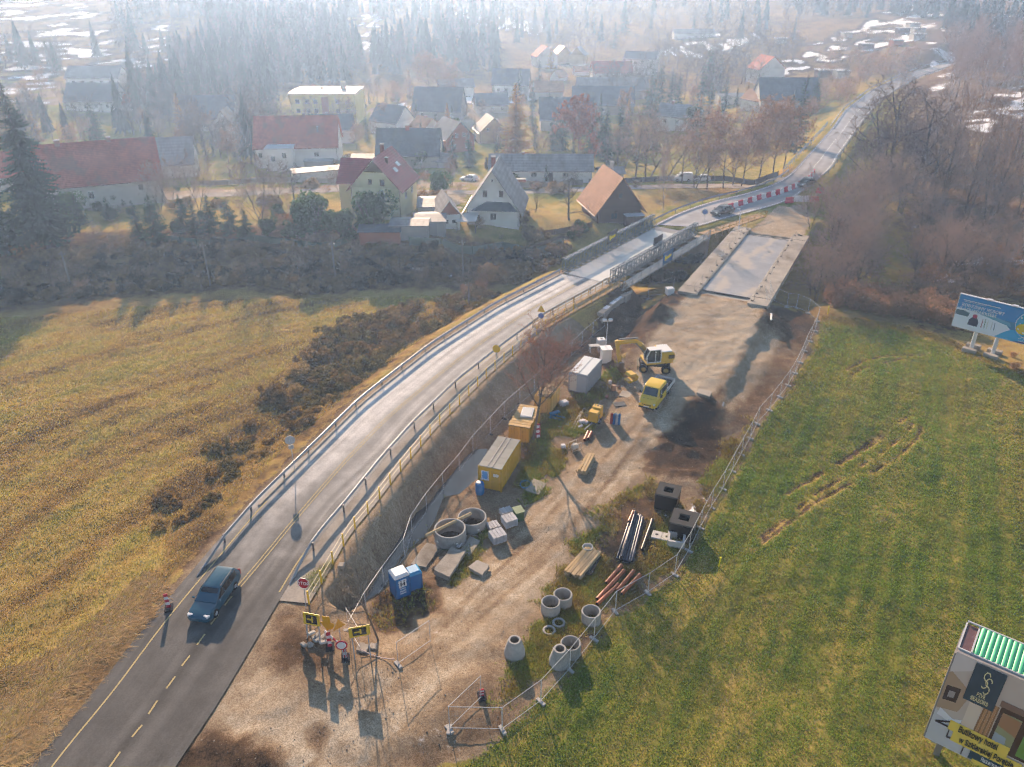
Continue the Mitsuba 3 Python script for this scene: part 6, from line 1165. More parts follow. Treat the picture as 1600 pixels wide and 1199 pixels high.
for s in (1, -1):
    for a, b in ((.55, 1.5), (-.35, .42)): MB(M).box((a + b) / 2, s * .945, 1.45, b - a, .06, .62, (.02, .03, .035), rx=s * .10).to(k, 'side_window', 'glass_dark')
    for x in (1.95, -1.75): wheel_at(k, M, x, s * .84, .36, .24, (.3, .3, .31))
    MB(M).box(2.82, s * .70, .86, .26, .32, .2, (.66, .66, .64), bev=.04, rz=-s * .3).to(k, 'headlight', 'gloss'); MB(M).box(1.75, s * 1.12, 1.4, .12, .24, .3, (.03, .03, .03), bev=.03).to(k, 'mirror', 'paint'); MB(M).box(-1.78, s * 1.0, 1.0, 2.5, .05, .42, (.50, .51, .52)).to(k, 'drop_side', 'paint')
MB(M).box(-1.78, 0, .78, 2.6, 2.06, .12, (.16, .14, .12)).to(k, 'load_bed'); MB(M).box(-3.02, 0, 1.0, .06, 2.06, .42, (.50, .51, .52)).to(k, 'tailboard', 'paint'); MB(M).box(-.53, 0, .95, .07, 1.96, 1.0, (.48, .49, .5)).to(k, 'headboard', 'paint'); MB(M).box(-1.2, 0, .42, 3.4, .9, .3, (.04, .04, .04)).to(k, 'chassis', 'paint')
MB(M).box(2.97, 0, .56, .05, .55, .12, (.75, .75, .75)).to(k, 'number_plate', 'paint'); MB(M).box(2.94, 0, .74, .08, 1.0, .16, (.05, .045, .03)).to(k, 'grille', 'paint'); MB(M).box(2.40, 0, 1.335, .18, 1.15, .012, (.06, .05, .03), ry=.2).to(k, 'bonnet_lettering', 'paint'); MB(M).box(2.96, 0, .38, .14, 1.7, .2, (.05, .05, .05), bev=.03).to(k, 'bumper', 'paint')
MB(M).box(-2.2, .2, .92, 1.3, 1.1, .28, (.10, .09, .08)).box(-1.2, -.3, .92, .5, .9, .35, (.22, .20, .18)).to(k, 'load')
# wheeled excavator
g = G(1022, 577); E0 = mat(g[0], g[1], g[2], math.radians(192)); Eu = mat(g[0], g[1], g[2], math.radians(172)); k = thing('excavator', 'white and yellow wheeled excavator with its arm folded down to the left', 'excavator'); EY, EW = (.62, .38, .03), (.66, .66, .64)
MB(Eu).box(0, 0, .55, 3.4, .95, .45, (.06, .06, .06)).box(1.25, 0, .6, .35, 2.0, .3, (.06, .06, .06)).box(-1.25, 0, .6, .35, 2.0, .3, (.06, .06, .06)).box(1.9, 0, .35, .15, 2.2, .5, (.12, .10, .05)).to(k, 'undercarriage', 'paint')
for x in (1.25, -1.25):
    for s in (1, -1): wheel_at(k, Eu, x, s * 1.05, .52, .48, (.35, .24, .05))
MB(E0).cyl(0, 0, 1.0, .62, .18, (.05, .05, .05), 20).to(k, 'slewing_ring', 'paint')
MB(E0).box(-.15, 0, 1.18, 3.2, 2.3, .28, EY, bev=.05).to(k, 'platform', 'paint')
v, f = loft([rsec(x, w_, 1.44, z, .12, .08) for x, w_, z in ((-1.95, .95, 2.25), (-1.75, 1.12, 2.45), (-.4, 1.15, 2.55), (-.15, 1.15, 2.50))]); MB(E0).raw(v, f, EY).to(k, 'engine_cover', 'paint', 35); MB(E0).box(-1.0, 0, 2.5, 1.3, 1.9, .12, EW, bev=.05).to(k, 'engine_lid', 'paint'); MB(E0).box(-1.5, 1.13, 1.75, .7, .05, .45, (.10, .08, .05)).to(k, 'grille', 'paint')
v, f = loft([[[x + dx, .62 + y, z] for (dx, y, z) in ((d0, -.52, 1.45), (d0, .52, 1.45), (d1, .50, 2.2), (d2, .42, 2.92), (d2, -.42, 2.92), (d1, -.50, 2.2))] for x, d0, d1, d2 in ((-.2, 0, 0, .05), (1.35, 0, .12, -.22))]); MB(E0).raw(v, f, (.03, .04, .045)).to(k, 'cab_glazing', 'glass_dark')
cb = MB(E0)
for y in (.11, 1.13):
    yt = .62 + (y - .62) * .84
    for xa, xb in ((-.2, -.15), (.45, .45), (1.36, 1.12)): cb.beam([xa, y, 1.45], [xa + (.12 if xa > 1 else 0), y, 2.2], .09, .09, EW); cb.beam([xa + (.12 if xa > 1 else 0), y, 2.2], [xb, yt, 2.93], .09, .09, EW)
    cb.beam([-.2, y, 1.5], [1.36, y, 1.5], .1, .12, EW)
cb.to(k, 'cab_frame', 'paint'); MB(E0).box(.48, .62, 2.9, 1.42, 1.0, .10, EW, bev=.04).to(k, 'cab_roof', 'paint')
bm = [[.9, -.25, 1.7], [1.7, -.25, 3.1], [2.6, -.25, 3.75], [4.5, -.25, 3.72]]
for i in range(3): MB(E0).beam(bm[i], bm[i + 1], .36 - .04 * i, .55 - .06 * i, EY if i else (.30, .19, .03)).to(k, 'boom', 'paint')
MB(E0).beam([4.7, -.25, 4.0], [4.15, -.25, 1.25], .28, .40, (.55, .33, .03), up=(1, 0, 0)).to(k, 'stick', 'paint'); MB(E0).beam([2.2, -.25, 4.05], [4.4, -.25, 4.1], .16, .16, (.16, .15, .14)).to(k, 'cylinder', 'paint')
for s in (-.55, .05): MB(E0).beam([1.0, s, 1.9], [2.5, s, 3.55], .13, .13, (.20, .19, .18)).to(k, 'cylinder', 'paint')
MB(E0).beam([4.5, -.25, 3.2], [4.0, -.25, 1.5], .12, .12, (.22, .2, .2)).to(k, 'cylinder', 'paint')
MB(E0).prism([(3.75, 1.35), (4.25, 1.35), (4.45, .75), (4.2, .12), (3.65, .02), (3.35, .25), (3.7, .5)], -.70, .20, (.11, .085, .06), 'y').to(k, 'bucket', 'paint')
k = thing('digger_bucket', 'spare yellow excavator bucket lying below the excavator arm', 'bucket'); g = G(985, 595); M = mat(*g, .5); MB(M).prism([(-.6, 0), (.55, 0), (.75, .5), (.4, 1.0), (-.35, 1.05), (-.55, .8), (.1, .75), (.3, .4), (.1, .2), (-.6, .15)], -.5, .5, (.60, .38, .03), 'y').to(k, 'shell', 'paint')
for y in (-.42, -.14, .14, .42): MB(M).box(-.72, y, .02, .28, .1, .1, (.3, .22, .1)).to(k, 'tooth', 'paint')
# generator on its trailer
M, w, L = boxframe((918, 664), (932, 668), (946, 655)); k = thing('generator', 'yellow canopied generator trailer beside the site track', 'generator')
MB(M).box(0, L * .27, .45, w, L * .52, 1.15, (.62, .36, .03), bev=.05).to(k, 'canopy', 'paint'); MB(M).box(0, L * .78, .45, w * .98, L * .46, 1.30, (.60, .35, .03), bev=.05).to(k, 'canopy', 'paint')
for x in (-.3, 0, .3): MB(M).box(x * w, L * .85, 1.75, .14, .2, .03, (.05, .05, .05)).to(k, 'vent', 'paint')
MB(M).box(w / 2 + .01, L * .3, .6, .04, .5, .7, (.25, .15, .03)).to(k, 'grille', 'paint'); MB(M).box(0, L / 2, .3, w * .9, L, .16, (.06, .06, .06)).to(k, 'chassis', 'paint'); MB(M).beam([0, 0, .4], [-.2, -1.5, .35], .1, .1, (.3, .31, .33)).to(k, 'drawbar', 'paint')
for s in (-1, 1): wheel_at(k, M @ mat(0, L * .5, 0, math.pi / 2), 0, s * (w / 2 + .02), .30, .18)

# ---------------------------------------------------------------- concrete rings, cones, pits
RC = (.40, .395, .38)
def ring(px, D, h, t, label, group=None, inner=None, name='concrete_ring', water=False):
    g = G(*px); k = thing(name, label, 'concrete ring', group); m = MB(mat(*g)); m.lathe(0, 0, -.1, [(D / 2 - t, .1), (D / 2 - .02, .1), (D / 2, .14), (D / 2, h + .06), (D / 2 - .03, h + .1), (D / 2 - t + .03, h + .1), (D / 2 - t, h + .06), (D / 2 - t, .1)], RC, 36); m.to(k, 'wall', 'concrete_vc', 35)
    m = MB(mat(*g)); m.cyl(0, 0, -.02, D / 2 - t, .06, (.07, .05, .035), 24); m.to(k, 'bottom')
    if D > 2:
        for hh in (h * .33, h * .67): MB(mat(*g)).lathe(0, 0, hh, [(D / 2 - .01, 0), (D / 2 + .008, .01), (D / 2 + .008, .03), (D / 2 - .01, .04)], tuple(np.array(RC) * .85), 36).to(k, 'rib', 'matte', 35)
        for a in (3.9, 5.2): MB(mat(*g, a)).box(D / 2 + .01, 0, h * .45, .06, .16, .10, (.75, .75, .72)).to(k, 'lifting_mark')
    return k, g
def conc_vc(p, n, uv):
    f = fbm(p.x * 1.6, p.y * 1.6, p.z * 1.6, 4); g = noise(p.x * 17, p.y * 17, p.z * 17); return ramp([(.23, .22, .20), (.38, .37, .35), (.48, .465, .44)], .5 + (f - .5) * 1.3) * (.9 + .2 * g)
scene['concrete_vc'] = {'type': 'twosided', 'bsdf': {'type': 'diffuse', 'reflectance': mikit.proc(conc_vc)}}
_, g1 = ring((704, 845), 2.65, 1.35, .16, 'large concrete ring at the ditch, nearer of the two'); _, g2 = ring((738, 823), 2.5, 1.1, .15, 'large concrete ring behind the nearer one, half filled with soil')
k = thing('wooden_pole', 'pale wooden pole laid across the two large concrete rings', 'pole'); d = g2 - g1; MB().tube([g1 + [-1.9, -.9, 1.28], g1 + d * .95 + [.0, .2, 1.34]], .13, (.52, .40, .24), 10).to(k, 'shaft')
for px, lab in (((860, 956), 'white concrete ring by the track, left of the touching pair'), ((879, 944), 'white concrete ring by the track, right of the touching pair'), ((923, 971), 'white concrete ring below the orange pipes'), ((891, 1021), 'concrete ring beside the meadow fence behind a cone')): ring(px, 1.42, 1.0, .13, lab)
for px, lab in (((858, 987), 'flat concrete ring on the grass, lower of two'), ((873, 975), 'flat concrete ring on the grass, upper of two')): ring(px, .95, .18, .17, lab)
for px, lab in (((804, 1022), 'concrete cone standing alone at the track edge'), ((874, 1036), 'concrete cone touching a ring beside the meadow fence')):
    g = G(*px); k = thing('concrete_cone', lab, 'concrete cone'); MB(mat(*g)).lathe(0, 0, 0, [(.60, 0), (.72, .0), (.72, .34), (.46, 1.28), (.42, 1.36), (.30, 1.36), (.30, 1.28), (.58, .30), (.60, 0)], RC, 32).to(k, 'shell', 'concrete_vc', 35); MB(mat(*g)).cyl(0, 0, .5, .5, .04, (.05, .04, .03), 20).to(k, 'bottom')
for px, lab, s in (((1042, 789), 'black square chamber with open top, upper of two', 1.9), ((1066, 833), 'black square chamber with open top, lower one beside the fence', 2.05)):
    g = G(*px); k = thing('black_chamber', lab, 'chamber'); M = mat(*g, -.38); c = (.006, .006, .007); hh = 1.5
    for i in range(4): MB(M @ mat(0, 0, 0, i * math.pi / 2)).box(0, s / 2 - .08, 0, s - .16 + .158 * (i % 2) * 1.0, .16, hh, c).to(k, 'side', 'paint')
    t_ = (.085, .083, .078)
    for i, (x, y, a, b) in enumerate(((0, s * .36, s + .06, s * .30), (0, -s * .36, s + .06, s * .30), (-s * .36, 0, s * .30, s * .41), (s * .36, 0, s * .30, s * .41))): MB(M).box(x, y, hh, a, b, .14, t_).to(k, 'cover_slab')
g = G(1034, 840); k = thing('cover_slab', 'pale concrete cover slab with two round holes on the grass', 'slab'); M = mat(*g, -.35); MB(M).box(-.42, 0, .05, .82, 1.0, .16, (.55, .54, .52), bev=.03).to(k, 'half', 'matte'); MB(M).box(.42, 0, .05, .82, 1.0, .16, (.55, .54, .52), bev=.03).to(k, 'half', 'matte')
for x in (-.42, .42): MB(M).cyl(x, 0, .205, .13, .012, (.06, .06, .06), 14).to(k, 'hole')
g = G(1056, 848); k = thing('square_shaft_ring', 'square pale concrete frame beside the lower black chamber', 'shaft ring'); M = mat(*g, -.25)
for i in range(4): MB(M @ mat(0, 0, 0, i * math.pi / 2)).box(.06 * (i % 2), .62, 0, 1.24 + .0, .2, .62, (.52, .51, .49)).to(k, 'side', 'matte')
# slabs
def slab(pxs, h, z, label, col=(.43, .385, .31), name='concrete_slab', layers=1, look='concrete'):
    P_ = np.array([G(*p) for p in pxs]); c = P_.mean(0); k = thing(name, label, 'slab'); base = P_[:, 2].min() + z
    for i in range(layers):
        q = c[:2] + (P_[:, :2] - c[:2]) * (1 - .03 * (layers - 1 - i)) + rng.uniform(-.05, .05, 2) * (i < layers - 1); n = 7; e = []
        for a, b in zip(q, np.roll(q, -1, 0)): t = np.linspace(0, 1, n)[:-1]; seg = a + (b - a) * t[:, None]; e.append(seg + rng.normal(0, .025, seg.shape))
        MB().prism(np.vstack(e), base + i * (h + .05), base + i * (h + .05) + h, col).to(k, 'layer' if layers > 1 else 'plate', look)
    for t in (.25, .75):
        if z > .05: a, b = P_[0] * (1 - t) + P_[3] * t, P_[1] * (1 - t) + P_[2] * t; MB().beam(np.r_[a[:2], base - z / 2], np.r_[b[:2], base - z / 2], .12, z, (.2, .14, .08)).to(k, 'bearer')
    return k
slab([(642, 884), (665, 889), (689, 857), (667, 853)], .22, .12, 'cracked pale concrete slab lying beside the ditch'); slab([(678, 900), (702, 909), (727, 872), (706, 865)], .24, .16, 'two thick concrete slabs stacked beside the cracked one', layers=2); slab([(732, 893), (753, 903), (765, 890), (746, 883)], .14, .22, 'small pallet of broken paving slabs at the track edge', layers=2)
slab([(719, 862), (734, 871), (750, 848), (735, 842)], .20, .05, 'grey concrete slab at the foot of the nearer large ring'); slab([(821, 769), (842, 775), (853, 756), (834, 751)], .08, .16, 'weathered board on bearers beside the yellow container', (.40, .36, .30), 'board'); slab([(967, 620), (984, 622), (988, 614), (972, 612)], .1, .1, 'pale steel plate lying before the yellow truck', (.5, .47, .42), 'plate')
slab([(1088, 616), (1108, 624), (1112, 617), (1093, 611)], .42, .02, 'pale concrete block at the torn edge of the earth ramp', (.55, .54, .50)); slab([(1118, 634), (1130, 638), (1132, 629), (1122, 627)], .05, .02, 'blue grey sheet lying in the pit', (.22, .25, .28), 'sheet', look='matte'); slab([(690, 860), (708, 863), (713, 853), (696, 850)], .06, .1, 'mossy grating beside the concrete slabs', (.11, .11, .07), 'grating', look='matte')
slab([(1146, 357), (1163, 357), (1164, 350), (1150, 349)], .7, .05, 'concrete block at the far left corner of the new bridge'); slab([(528, 888), (537, 891), (539, 884), (531, 882)], .35, .05, 'concrete block behind the yellow railing', (.5, .47, .42)); slab([(556, 1018), (572, 1022), (577, 1012), (562, 1008)], .3, .02, 'concrete block under the site entrance signs'); slab([(576, 1013), (588, 1017), (590, 1011), (580, 1008)], .25, .05, 'second concrete block, right of the other under the signs')
# packs of kerb stones
def pack(px, label, w=1.15, d=1.05, h=.85, rot=.45, n=4):
    g = G(*px); k = thing('block_pack', label, 'stone pack'); M = mat(*g, rot); MB(M).box(0, d / 2, 0, w, d, .13, (.28, .19, .11)).to(k, 'pallet')
    for r_ in range(3):
        for i in range(n): MB(M).box(-w / 2 + (i + .5) * w / n, d / 2 + rng.uniform(-.03, .03), .13 + r_ * (h - .13) / 3, w / n - .035, d, (h - .13) / 3 - .02, np.array([.50, .50, .51]) * rng.uniform(.88, 1.12)).to(k, 'block')
pack((800, 826), 'pack of pale kerb stones at the track edge, upper right of four'); pack((782, 851), 'pack of pale kerb stones at the track edge, lowest of four', 1.25, 1.1); pack((774, 831), 'small pack of kerb stones, leftmost of four', 1.0, .9, .5); pack((794, 809), 'loose pack of kerb stones, uppermost of four', 1.1, .8, .6)
g = G(813, 815); k = thing('green_box', 'dark green box beside the kerb stone packs', 'box'); MB(mat(*g, .4)).box(0, .4, 0, .75, .9, .95, (.06, .12, .05), bev=.04).to(k, 'body', 'paint'); MB(mat(*g, .4)).box(0, .4, .95, .85, 1.0, .06, (.10, .17, .08)).to(k, 'lid', 'paint')
# toilets
def toilet(px, rot, label, col=(.025, .16, .42), logo=True, h=2.25, roofc=(.72, .74, .77), wd=1.15):
    g = G(*px); k = thing('toilet_cabin', label, 'toilet cabin'); M = mat(*g, rot); MB(M).box(0, 0, .05, wd, wd, h - .25, col, bev=.04).to(k, 'cabin', 'paint'); MB(M).box(0, 0, 0, wd + .08, wd + .08, .12, (.05, .06, .08)).to(k, 'skid', 'paint')
    v, f = loft([[[x, y, z] for x, y in ((-a, -a), (a, -a), (a, a), (-a, a))] for a, z in ((wd / 2 + .03, h - .2), (wd / 2 + .03, h - .1), (wd / 2 - .12, h + .06))]); MB(M).raw(v, f, roofc).to(k, 'roof', 'paint')
    for i in range(4): MB(M @ mat(0, 0, 0, i * math.pi / 2)).box(wd / 2 - .02, wd / 2 - .02, .05, .1, .1, h - .25, tuple(np.array(col) * .75)).to(k, 'corner_post', 'paint')
    if logo:
        for i in (3, 0):
            Q = M @ mat(0, 0, 0, i * math.pi / 2 + math.pi / 2); MB(Q).box(0, -wd / 2 - .012, 1.15, .62, .03, .68, (.72, .73, .75)).to(k, 'poster', 'paint')
            for x, z, a, b in ((-.13, 1.28, .10, .34), (.13, 1.28, .10, .34), (-.13, 1.66, .10, .1), (.13, 1.66, .10, .1), (0, 1.42, .34, .07)): MB(Q).box(x, -wd / 2 - .03, z, a, .012, b, (.03, .04, .07)).to(k, 'poster_print', 'paint')
            for z in (.5, .72, .94): MB(Q).box(0, -wd / 2 - .012, z, .5 - .1 * (z > .8), .02, .11, (.60, .64, .70)).to(k, 'lettering', 'paint')
toilet((626, 928), .55, 'blue toilet cabin with white roof and posters beside the pale tree'); toilet((647, 917), .5, 'plain blue toilet cabin behind the white roofed one', logo=False, h=1.75, roofc=(.05, .28, .52), wd=1.0)
# pipes and beams
def pipes(prs, r, col, label, name='pipe', cat='pipe', hollow=True, lift=0.0, group=None, sides=10):
    for i, (a, b) in enumerate(prs):
        k = thing(name, label[i] if isinstance(label, (list, tuple)) else label, cat, group); p, q = G(*a), G(*b); z = r + .03 + (lift[i] if np.ndim(lift) else lift); c = np.asarray(col[i % len(col)] if np.ndim(col) > 1 else col)
        p[2] += z; q[2] += z; MB().tube([p, q], r, c, sides).to(k, 'barrel', 'paint', 50)
        d = (q - p) / np.linalg.norm(q - p)
        if hollow:
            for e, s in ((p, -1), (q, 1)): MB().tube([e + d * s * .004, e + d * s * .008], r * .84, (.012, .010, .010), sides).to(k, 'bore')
        if hollow: MB().tube([q - d * .28, q + d * .0], r * 1.14, c * .9, sides).to(k, 'socket', 'paint', 50)
PO = (.42, .12, .045)
pipes([((947, 914), (971, 886)), ((933, 939), (975, 894)), ((933, 947), (966, 916)), ((964, 926), (990, 895)), ((971, 931), (1000, 901))], .15, PO, [f'orange drain pipe on the grass, {o} of the five' for o in ('first from the track and topmost', 'long thin second', 'lowest third', 'fourth', 'fifth and nearest the fence')])
pipes([((964, 875), (987, 806)), ((968, 877), (990, 806)), ((973, 879), (994, 806)), ((978, 880), (998, 807)), ((983, 881), (1001, 808)), ((987, 880), (1004, 811)), ((971, 876), (992, 805))], .12, (.018, .030, .060), 'dark blue pipe in the bundle beside the timber stack', lift=[0, 0, 0, 0, 0, 0, .22], group='dark blue pipes in the bundle'); pipes([((1003, 862), (1019, 815))], .15, (.015, .014, .013), ['single black pipe right of the dark blue bundle'])
pipes([((982, 821), (989, 805))], .13, PO, ['short orange pipe at the upper end of the dark blue bundle'], lift=.24); pipes([((913, 690), (919, 677)), ((919, 688), (924, 678))], .15, (.50, .16, .08), ['short orange pipe below the generator, left of two', 'short orange pipe below the generator, right of two'])
pipes([((893, 671), (907, 645)), ((897, 672), (910, 645)), ((902, 656), (912, 640))], .05, (.62, .60, .56), 'thin white pole lying in the grass beside the generator', 'pole', 'pole', False, group='white poles beside the generator', sides=6); pipes([((714, 860), (727, 841)), ((717, 861), (729, 842))], .06, (.55, .55, .58), ['pale pipe leaning at the large ring, left one', 'pale pipe leaning at the large ring, right one'], hollow=False, lift=.25)
def beams(a, b, n, sp, w, h, cols, label, name='timber_stack', rows_=2, jit=.15):
    p, q = G(*a), G(*b); d = (q - p); L = np.hypot(*d[:2]); M = mat(*((p + q) / 2)[:2], max(p[2], q[2]) - .02, math.atan2(d[1], d[0])); k = thing(name, label, 'timber')
    for x in (-.3, .3): MB(M).box(x * L, 0, 0, .12, n * sp + .3, .1, (.25, .18, .1)).to(k, 'bearer')
    for r_ in range(rows_):
        for i in range(n - r_): MB(M).box(rng.uniform(-jit, jit), (i - (n - 1 - r_) / 2) * sp, .1 + r_ * (h + .01), L * rng.uniform(.85, 1.0), w, h, np.asarray(cols[int(rng.integers(len(cols)))]) * rng.uniform(.85, 1.15), rz=rng.uniform(-.015, .015)).to(k, 'beam')
WD = [(.52, .40, .24), (.46, .34, .19), (.40, .31, .20)]
beams((892, 905), (928, 862), 8, .20, .17, .14, WD + [(.16, .12, .08)], 'stack of yellowish squared timbers at the track edge'); beams((908, 744), (923, 716), 4, .26, .22, .22, WD, 'bundle of squared timbers lying on the track'); beams((918, 901), (936, 868), 3, .2, .16, .14, [(.06, .055, .05), (.10, .09, .08)], 'dark beams right of the yellowish timber stack', rows_=1)
g = G(918, 860); k = thing('bucket', 'white tub at the top of the yellowish timber stack', 'bucket'); MB(mat(*g)).lathe(0, 0, 0, [(0, 0), (.36, 0), (.44, .4), (.40, .4), (.36, .12), (0, .1)], (.66, .64, .6), 20).to(k, 'tub', 'paint', 40)
# smaller things lying about
g = G(898, 703); k = thing('compressor', 'small pale compressor in a tube frame on the track', 'compressor'); M = mat(*g, .6); MB(M).box(0, 0, .2, .7, .5, .4, (.55, .5, .42), bev=.05).cyl(-.1, 0, .6, .2, .15, (.5, .48, .42), 12).to(k, 'motor', 'paint'); fr_ = MB(M)
for x in (-.5, .5):
    for y in (-.35, .35): fr_.beam([x, y, 0], [x, y, .85], .05, .05, (.5, .45, .36))
for y in (-.35, .35): fr_.beam([-.5, y, .85], [.5, y, .85], .05, .05, (.5, .45, .36)).beam([-.5, y, .1], [.5, y, .1], .05, .05, (.5, .45, .36))
fr_.to(k, 'frame', 'paint')
for px, w, d, h, c, rz, lab, nm in (((880, 700), .45, .4, .35, (.62, .62, .64), .3, 'small white box at the grass edge beside the track', 'box'), ((881, 633), .9, .7, .45, (.55, .57, .62), .5, 'pale crate at the corner of the tan timber box', 'crate'), ((912, 662), .8, .9, .5, (.60, .60, .62), .4, 'white sacks piled left of the generator', 'sacks'), ((907, 668), .6, .5, .3, (.52, .53, .56), .9, 'grey sacks below the white ones beside the generator', 'sacks'),
                                ((870, 655), 1.7, .55, .28, (.03, .17, .34), -.45, 'blue trough in the grass beside the orange boarded box', 'trough'), ((867, 648), 1.2, .5, .3, (.04, .20, .36), .5, 'blue panel propped beside the tan timber box', 'panel'), ((890, 661), .5, 1.4, .06, (.32, .47, .46), -.5, 'pale green board in the grass beside the white poles', 'board'), ((950, 621), .7, .4, .3, (.42, .20, .15), .3, 'reddish bundle in the junk pile before the truck', 'bundle'),
                                ((958, 610), .5, .5, .6, (.40, .22, .12), .2, 'rust brown drum frame in the junk pile', 'frame'), ((967, 606), .6, .3, .3, (.35, .25, .2), .8, 'brown offcuts in the junk pile beside the spare bucket', 'offcuts'), ((953, 600), .35, .3, .4, (.6, .58, .55), .1, 'white canister on the junk pile', 'canister'), ((968, 632), 1.3, .9, .05, (.045, .045, .05), .2, 'dark steel plate lying on the track beside the truck', 'plate'),
                                ((1046, 460), 1.0, 1.0, .95, (.62, .62, .62), .2, 'white block standing at the near left corner of the new bridge', 'block'), ((1205, 496), .25, 2.2, .12, (.6, .58, .55), -.3, 'pale board leaning at the near right end of the new bridge', 'board'), ((1246, 371), 1.2, .9, .5, (.05, .055, .06), .3, 'dark equipment at the far right end of the new bridge', 'equipment')):
    g = G(*px); k = thing(nm, lab, nm); m = MB(mat(*g, rz)); n_ = 3
    if nm in ('sacks', 'bundle', 'offcuts', 'equipment'):
        for i in range(4): MB(mat(*g, rz)).box(rng.uniform(-.3, .3) * w, rng.uniform(-.3, .3) * d, .1 * (i // 2), w * .55, d * .5, h * .6, np.asarray(c) * rng.uniform(.8, 1.15), rz=rng.uniform(0, 3), bev=.05).to(k, 'piece')
    elif nm == 'trough':
        for y, a in ((-d / 2, .35), (d / 2, -.35)): MB(mat(*g, rz)).box(0, y, 0, w, .04, h, c, rx=a).to(k, 'side', 'paint')
        MB(mat(*g, rz)).box(0, 0, .01, w, d, .04, c).to(k, 'bottom', 'paint')
    else:
        m.box(0, 0, .01, w, d, h, c, bev=min(.03, h / 4)); m.to(k, 'body', 'paint')
        if h > .3: MB(mat(*g, rz)).box(0, 0, h + .012, w * .8, d * .8, .03, np.asarray(c) * .85).to(k, 'lid', 'paint')
for i, (x, c) in enumerate(((955, (.35, .05, .05)), (959, (.04, .14, .34)), (963, (.35, .37, .42)), (967, (.05, .18, .38)), (961, (.5, .5, .52)))):
    g = G(x, 664 - abs(i - 2)); k = thing('gas_cylinder', ['dark red', 'blue', 'grey', 'second blue', 'pale grey'][i] + ' gas cylinder right of the generator', 'gas cylinder'); M = mat(*g); MB(M).lathe(0, 0, 0, [(0, 0), (.14, 0), (.14, 1.1), (.09, 1.25), (.04, 1.3), (0, 1.3)], c, 12).to(k, 'bottle', 'paint', 40); MB(M).cyl(0, 0, 1.3, .04, .12, (.5, .45, .2), 8).to(k, 'valve', 'paint')
k = thing('barrier_board', 'red plate with three white squares leaning at the bare tree', 'barrier board'); g = G(841, 686); M = mat(*g, .2, -.25); MB(M).box(0, 0, 0, .5, .06, 1.6, (.42, .02, .05)).to(k, 'plate', 'paint')
for z in (.15, .65, 1.15): MB(M).box(0, -.035, z, .34, .02, .3, (.72, .72, .72)).to(k, 'white_square', 'paint')
k = thing('barrier_board', 'small red and white marker lying in the grass', 'barrier board'); g = G(875, 668); M = mat(*g, .8); MB(M).box(0, 0, .02, .35, .9, .06, (.45, .05, .06)).to(k, 'plate', 'paint'); MB(M).box(0, 0, .08, .25, .3, .02, (.7, .68, .68)).to(k, 'white_square', 'paint')
k = thing('hose', 'blue hose coil lying beside the weathered board', 'hose'); g = G(821, 759); t_ = np.linspace(0, 4 * 6.283, 80); MB(mat(*g)).tube(np.stack([(.5 + .04 * np.sin(t_ * 3.1)) * np.cos(t_), .6 * np.sin(t_), .05 + t_ * .006], 1), .045, (.03, .20, .38), 6).to(k, 'coil', 'paint', 50)

# ---------------------------------------------------------------- fences
def panel_parts(w, h=2.0):
    fr = MB(); c = (.50, .51, .52)
    for z in (.12, h): fr.tube([[0, 0, z], [w, 0, z]], .021, c, 6)
    for x in (.03, w - .03): fr.tube([[x, 0, 0], [x, 0, h + .03]], .021, c, 6)
    me = MB(); n = 11
    for i in range(1, n): me.beam([i * w / n, 0, .12], [i * w / n, 0, h], .0045, .0045, (.2, .2, .2))
    for i in range(1, 5): me.beam([0, 0, .12 + i * (h - .12) / 5], [w, 0, .12 + i * (h - .12) / 5], .0045, .0045, (.2, .2, .2))
    return fr.ply('paint'), me.ply('matte')
FOOT = MB().box(0, 0, 0, .72, .24, .15, (.42, .41, .39), bev=.02).ply('matte'); FOOTD = MB().box(0, 0, 0, .6, .22, .13, (.05, .05, .05), bev=.02).ply('matte')
def fence(feet, label, group, foot=FOOT, h=2.0, z=None, pts=None, skip=()):
    P_ = pts if pts is not None else np.array([G(*p) if z is None else at_z(*p, z) for p in feet]); kinds = {}
    for i, (a, b) in enumerate(zip(P_[:-1], P_[1:])):
        if i in skip: continue
        d = b - a; L = np.hypot(*d[:2]); kk = round(L, 1)
        if kk not in kinds: kinds[kk] = panel_parts(kk, h)
        k = thing('fence_panel', label, 'fence panel', group); M = mat(a[0], a[1], a[2] + .08, math.atan2(d[1], d[0])); M[:3, 0] *= L / kk; M[2, 0] = (b[2] - a[2]) / kk
        put(k, 'frame', kinds[kk][0], M); put(k, 'mesh', kinds[kk][1], M); F_ = mat(a[0], a[1], a[2] - .02, math.atan2(d[1], d[0]) + 1.35); put(k, 'foot_block', foot, F_)
RF = [(785, 1142), (845, 1098), (890, 1048), (928, 1000), (961, 957), (1012, 928), (1054, 899), (1076, 862), (1094, 826), (1111, 794), (1129, 765), (1144, 737), (1158, 711), (1172, 686), (1183, 663), (1202, 642), (1218, 621), (1231, 603), (1242, 584), (1250, 567), (1257, 549), (1265, 534), (1273, 518), (1277, 503), (1262, 490), (1244, 482), (1229, 480)]
fence(RF, 'temporary mesh fence panel along the meadow edge of the site', 'mesh fence panels along the meadow')
ya = np.array([G(*p) for p in [(545, 985), (560, 962), (602, 915), (632, 872), (648, 823), (675, 792), (699, 760), (723, 733), (741, 706), (763, 682), (790, 652), (818, 627), (843, 604), (868, 580), (892, 557), (918, 533), (944, 512)]]); ya[:, 2] = np.minimum(ya[:, 2], np.interp(np.arange(len(ya)), [0, 3, 16], [-2.2, -2.75, -2.5])); ya = resample(ya, 3.3)
fence(None, 'temporary mesh fence panel standing along the flooded ditch', 'mesh fence panels along the ditch', FOOTD, pts=ya)
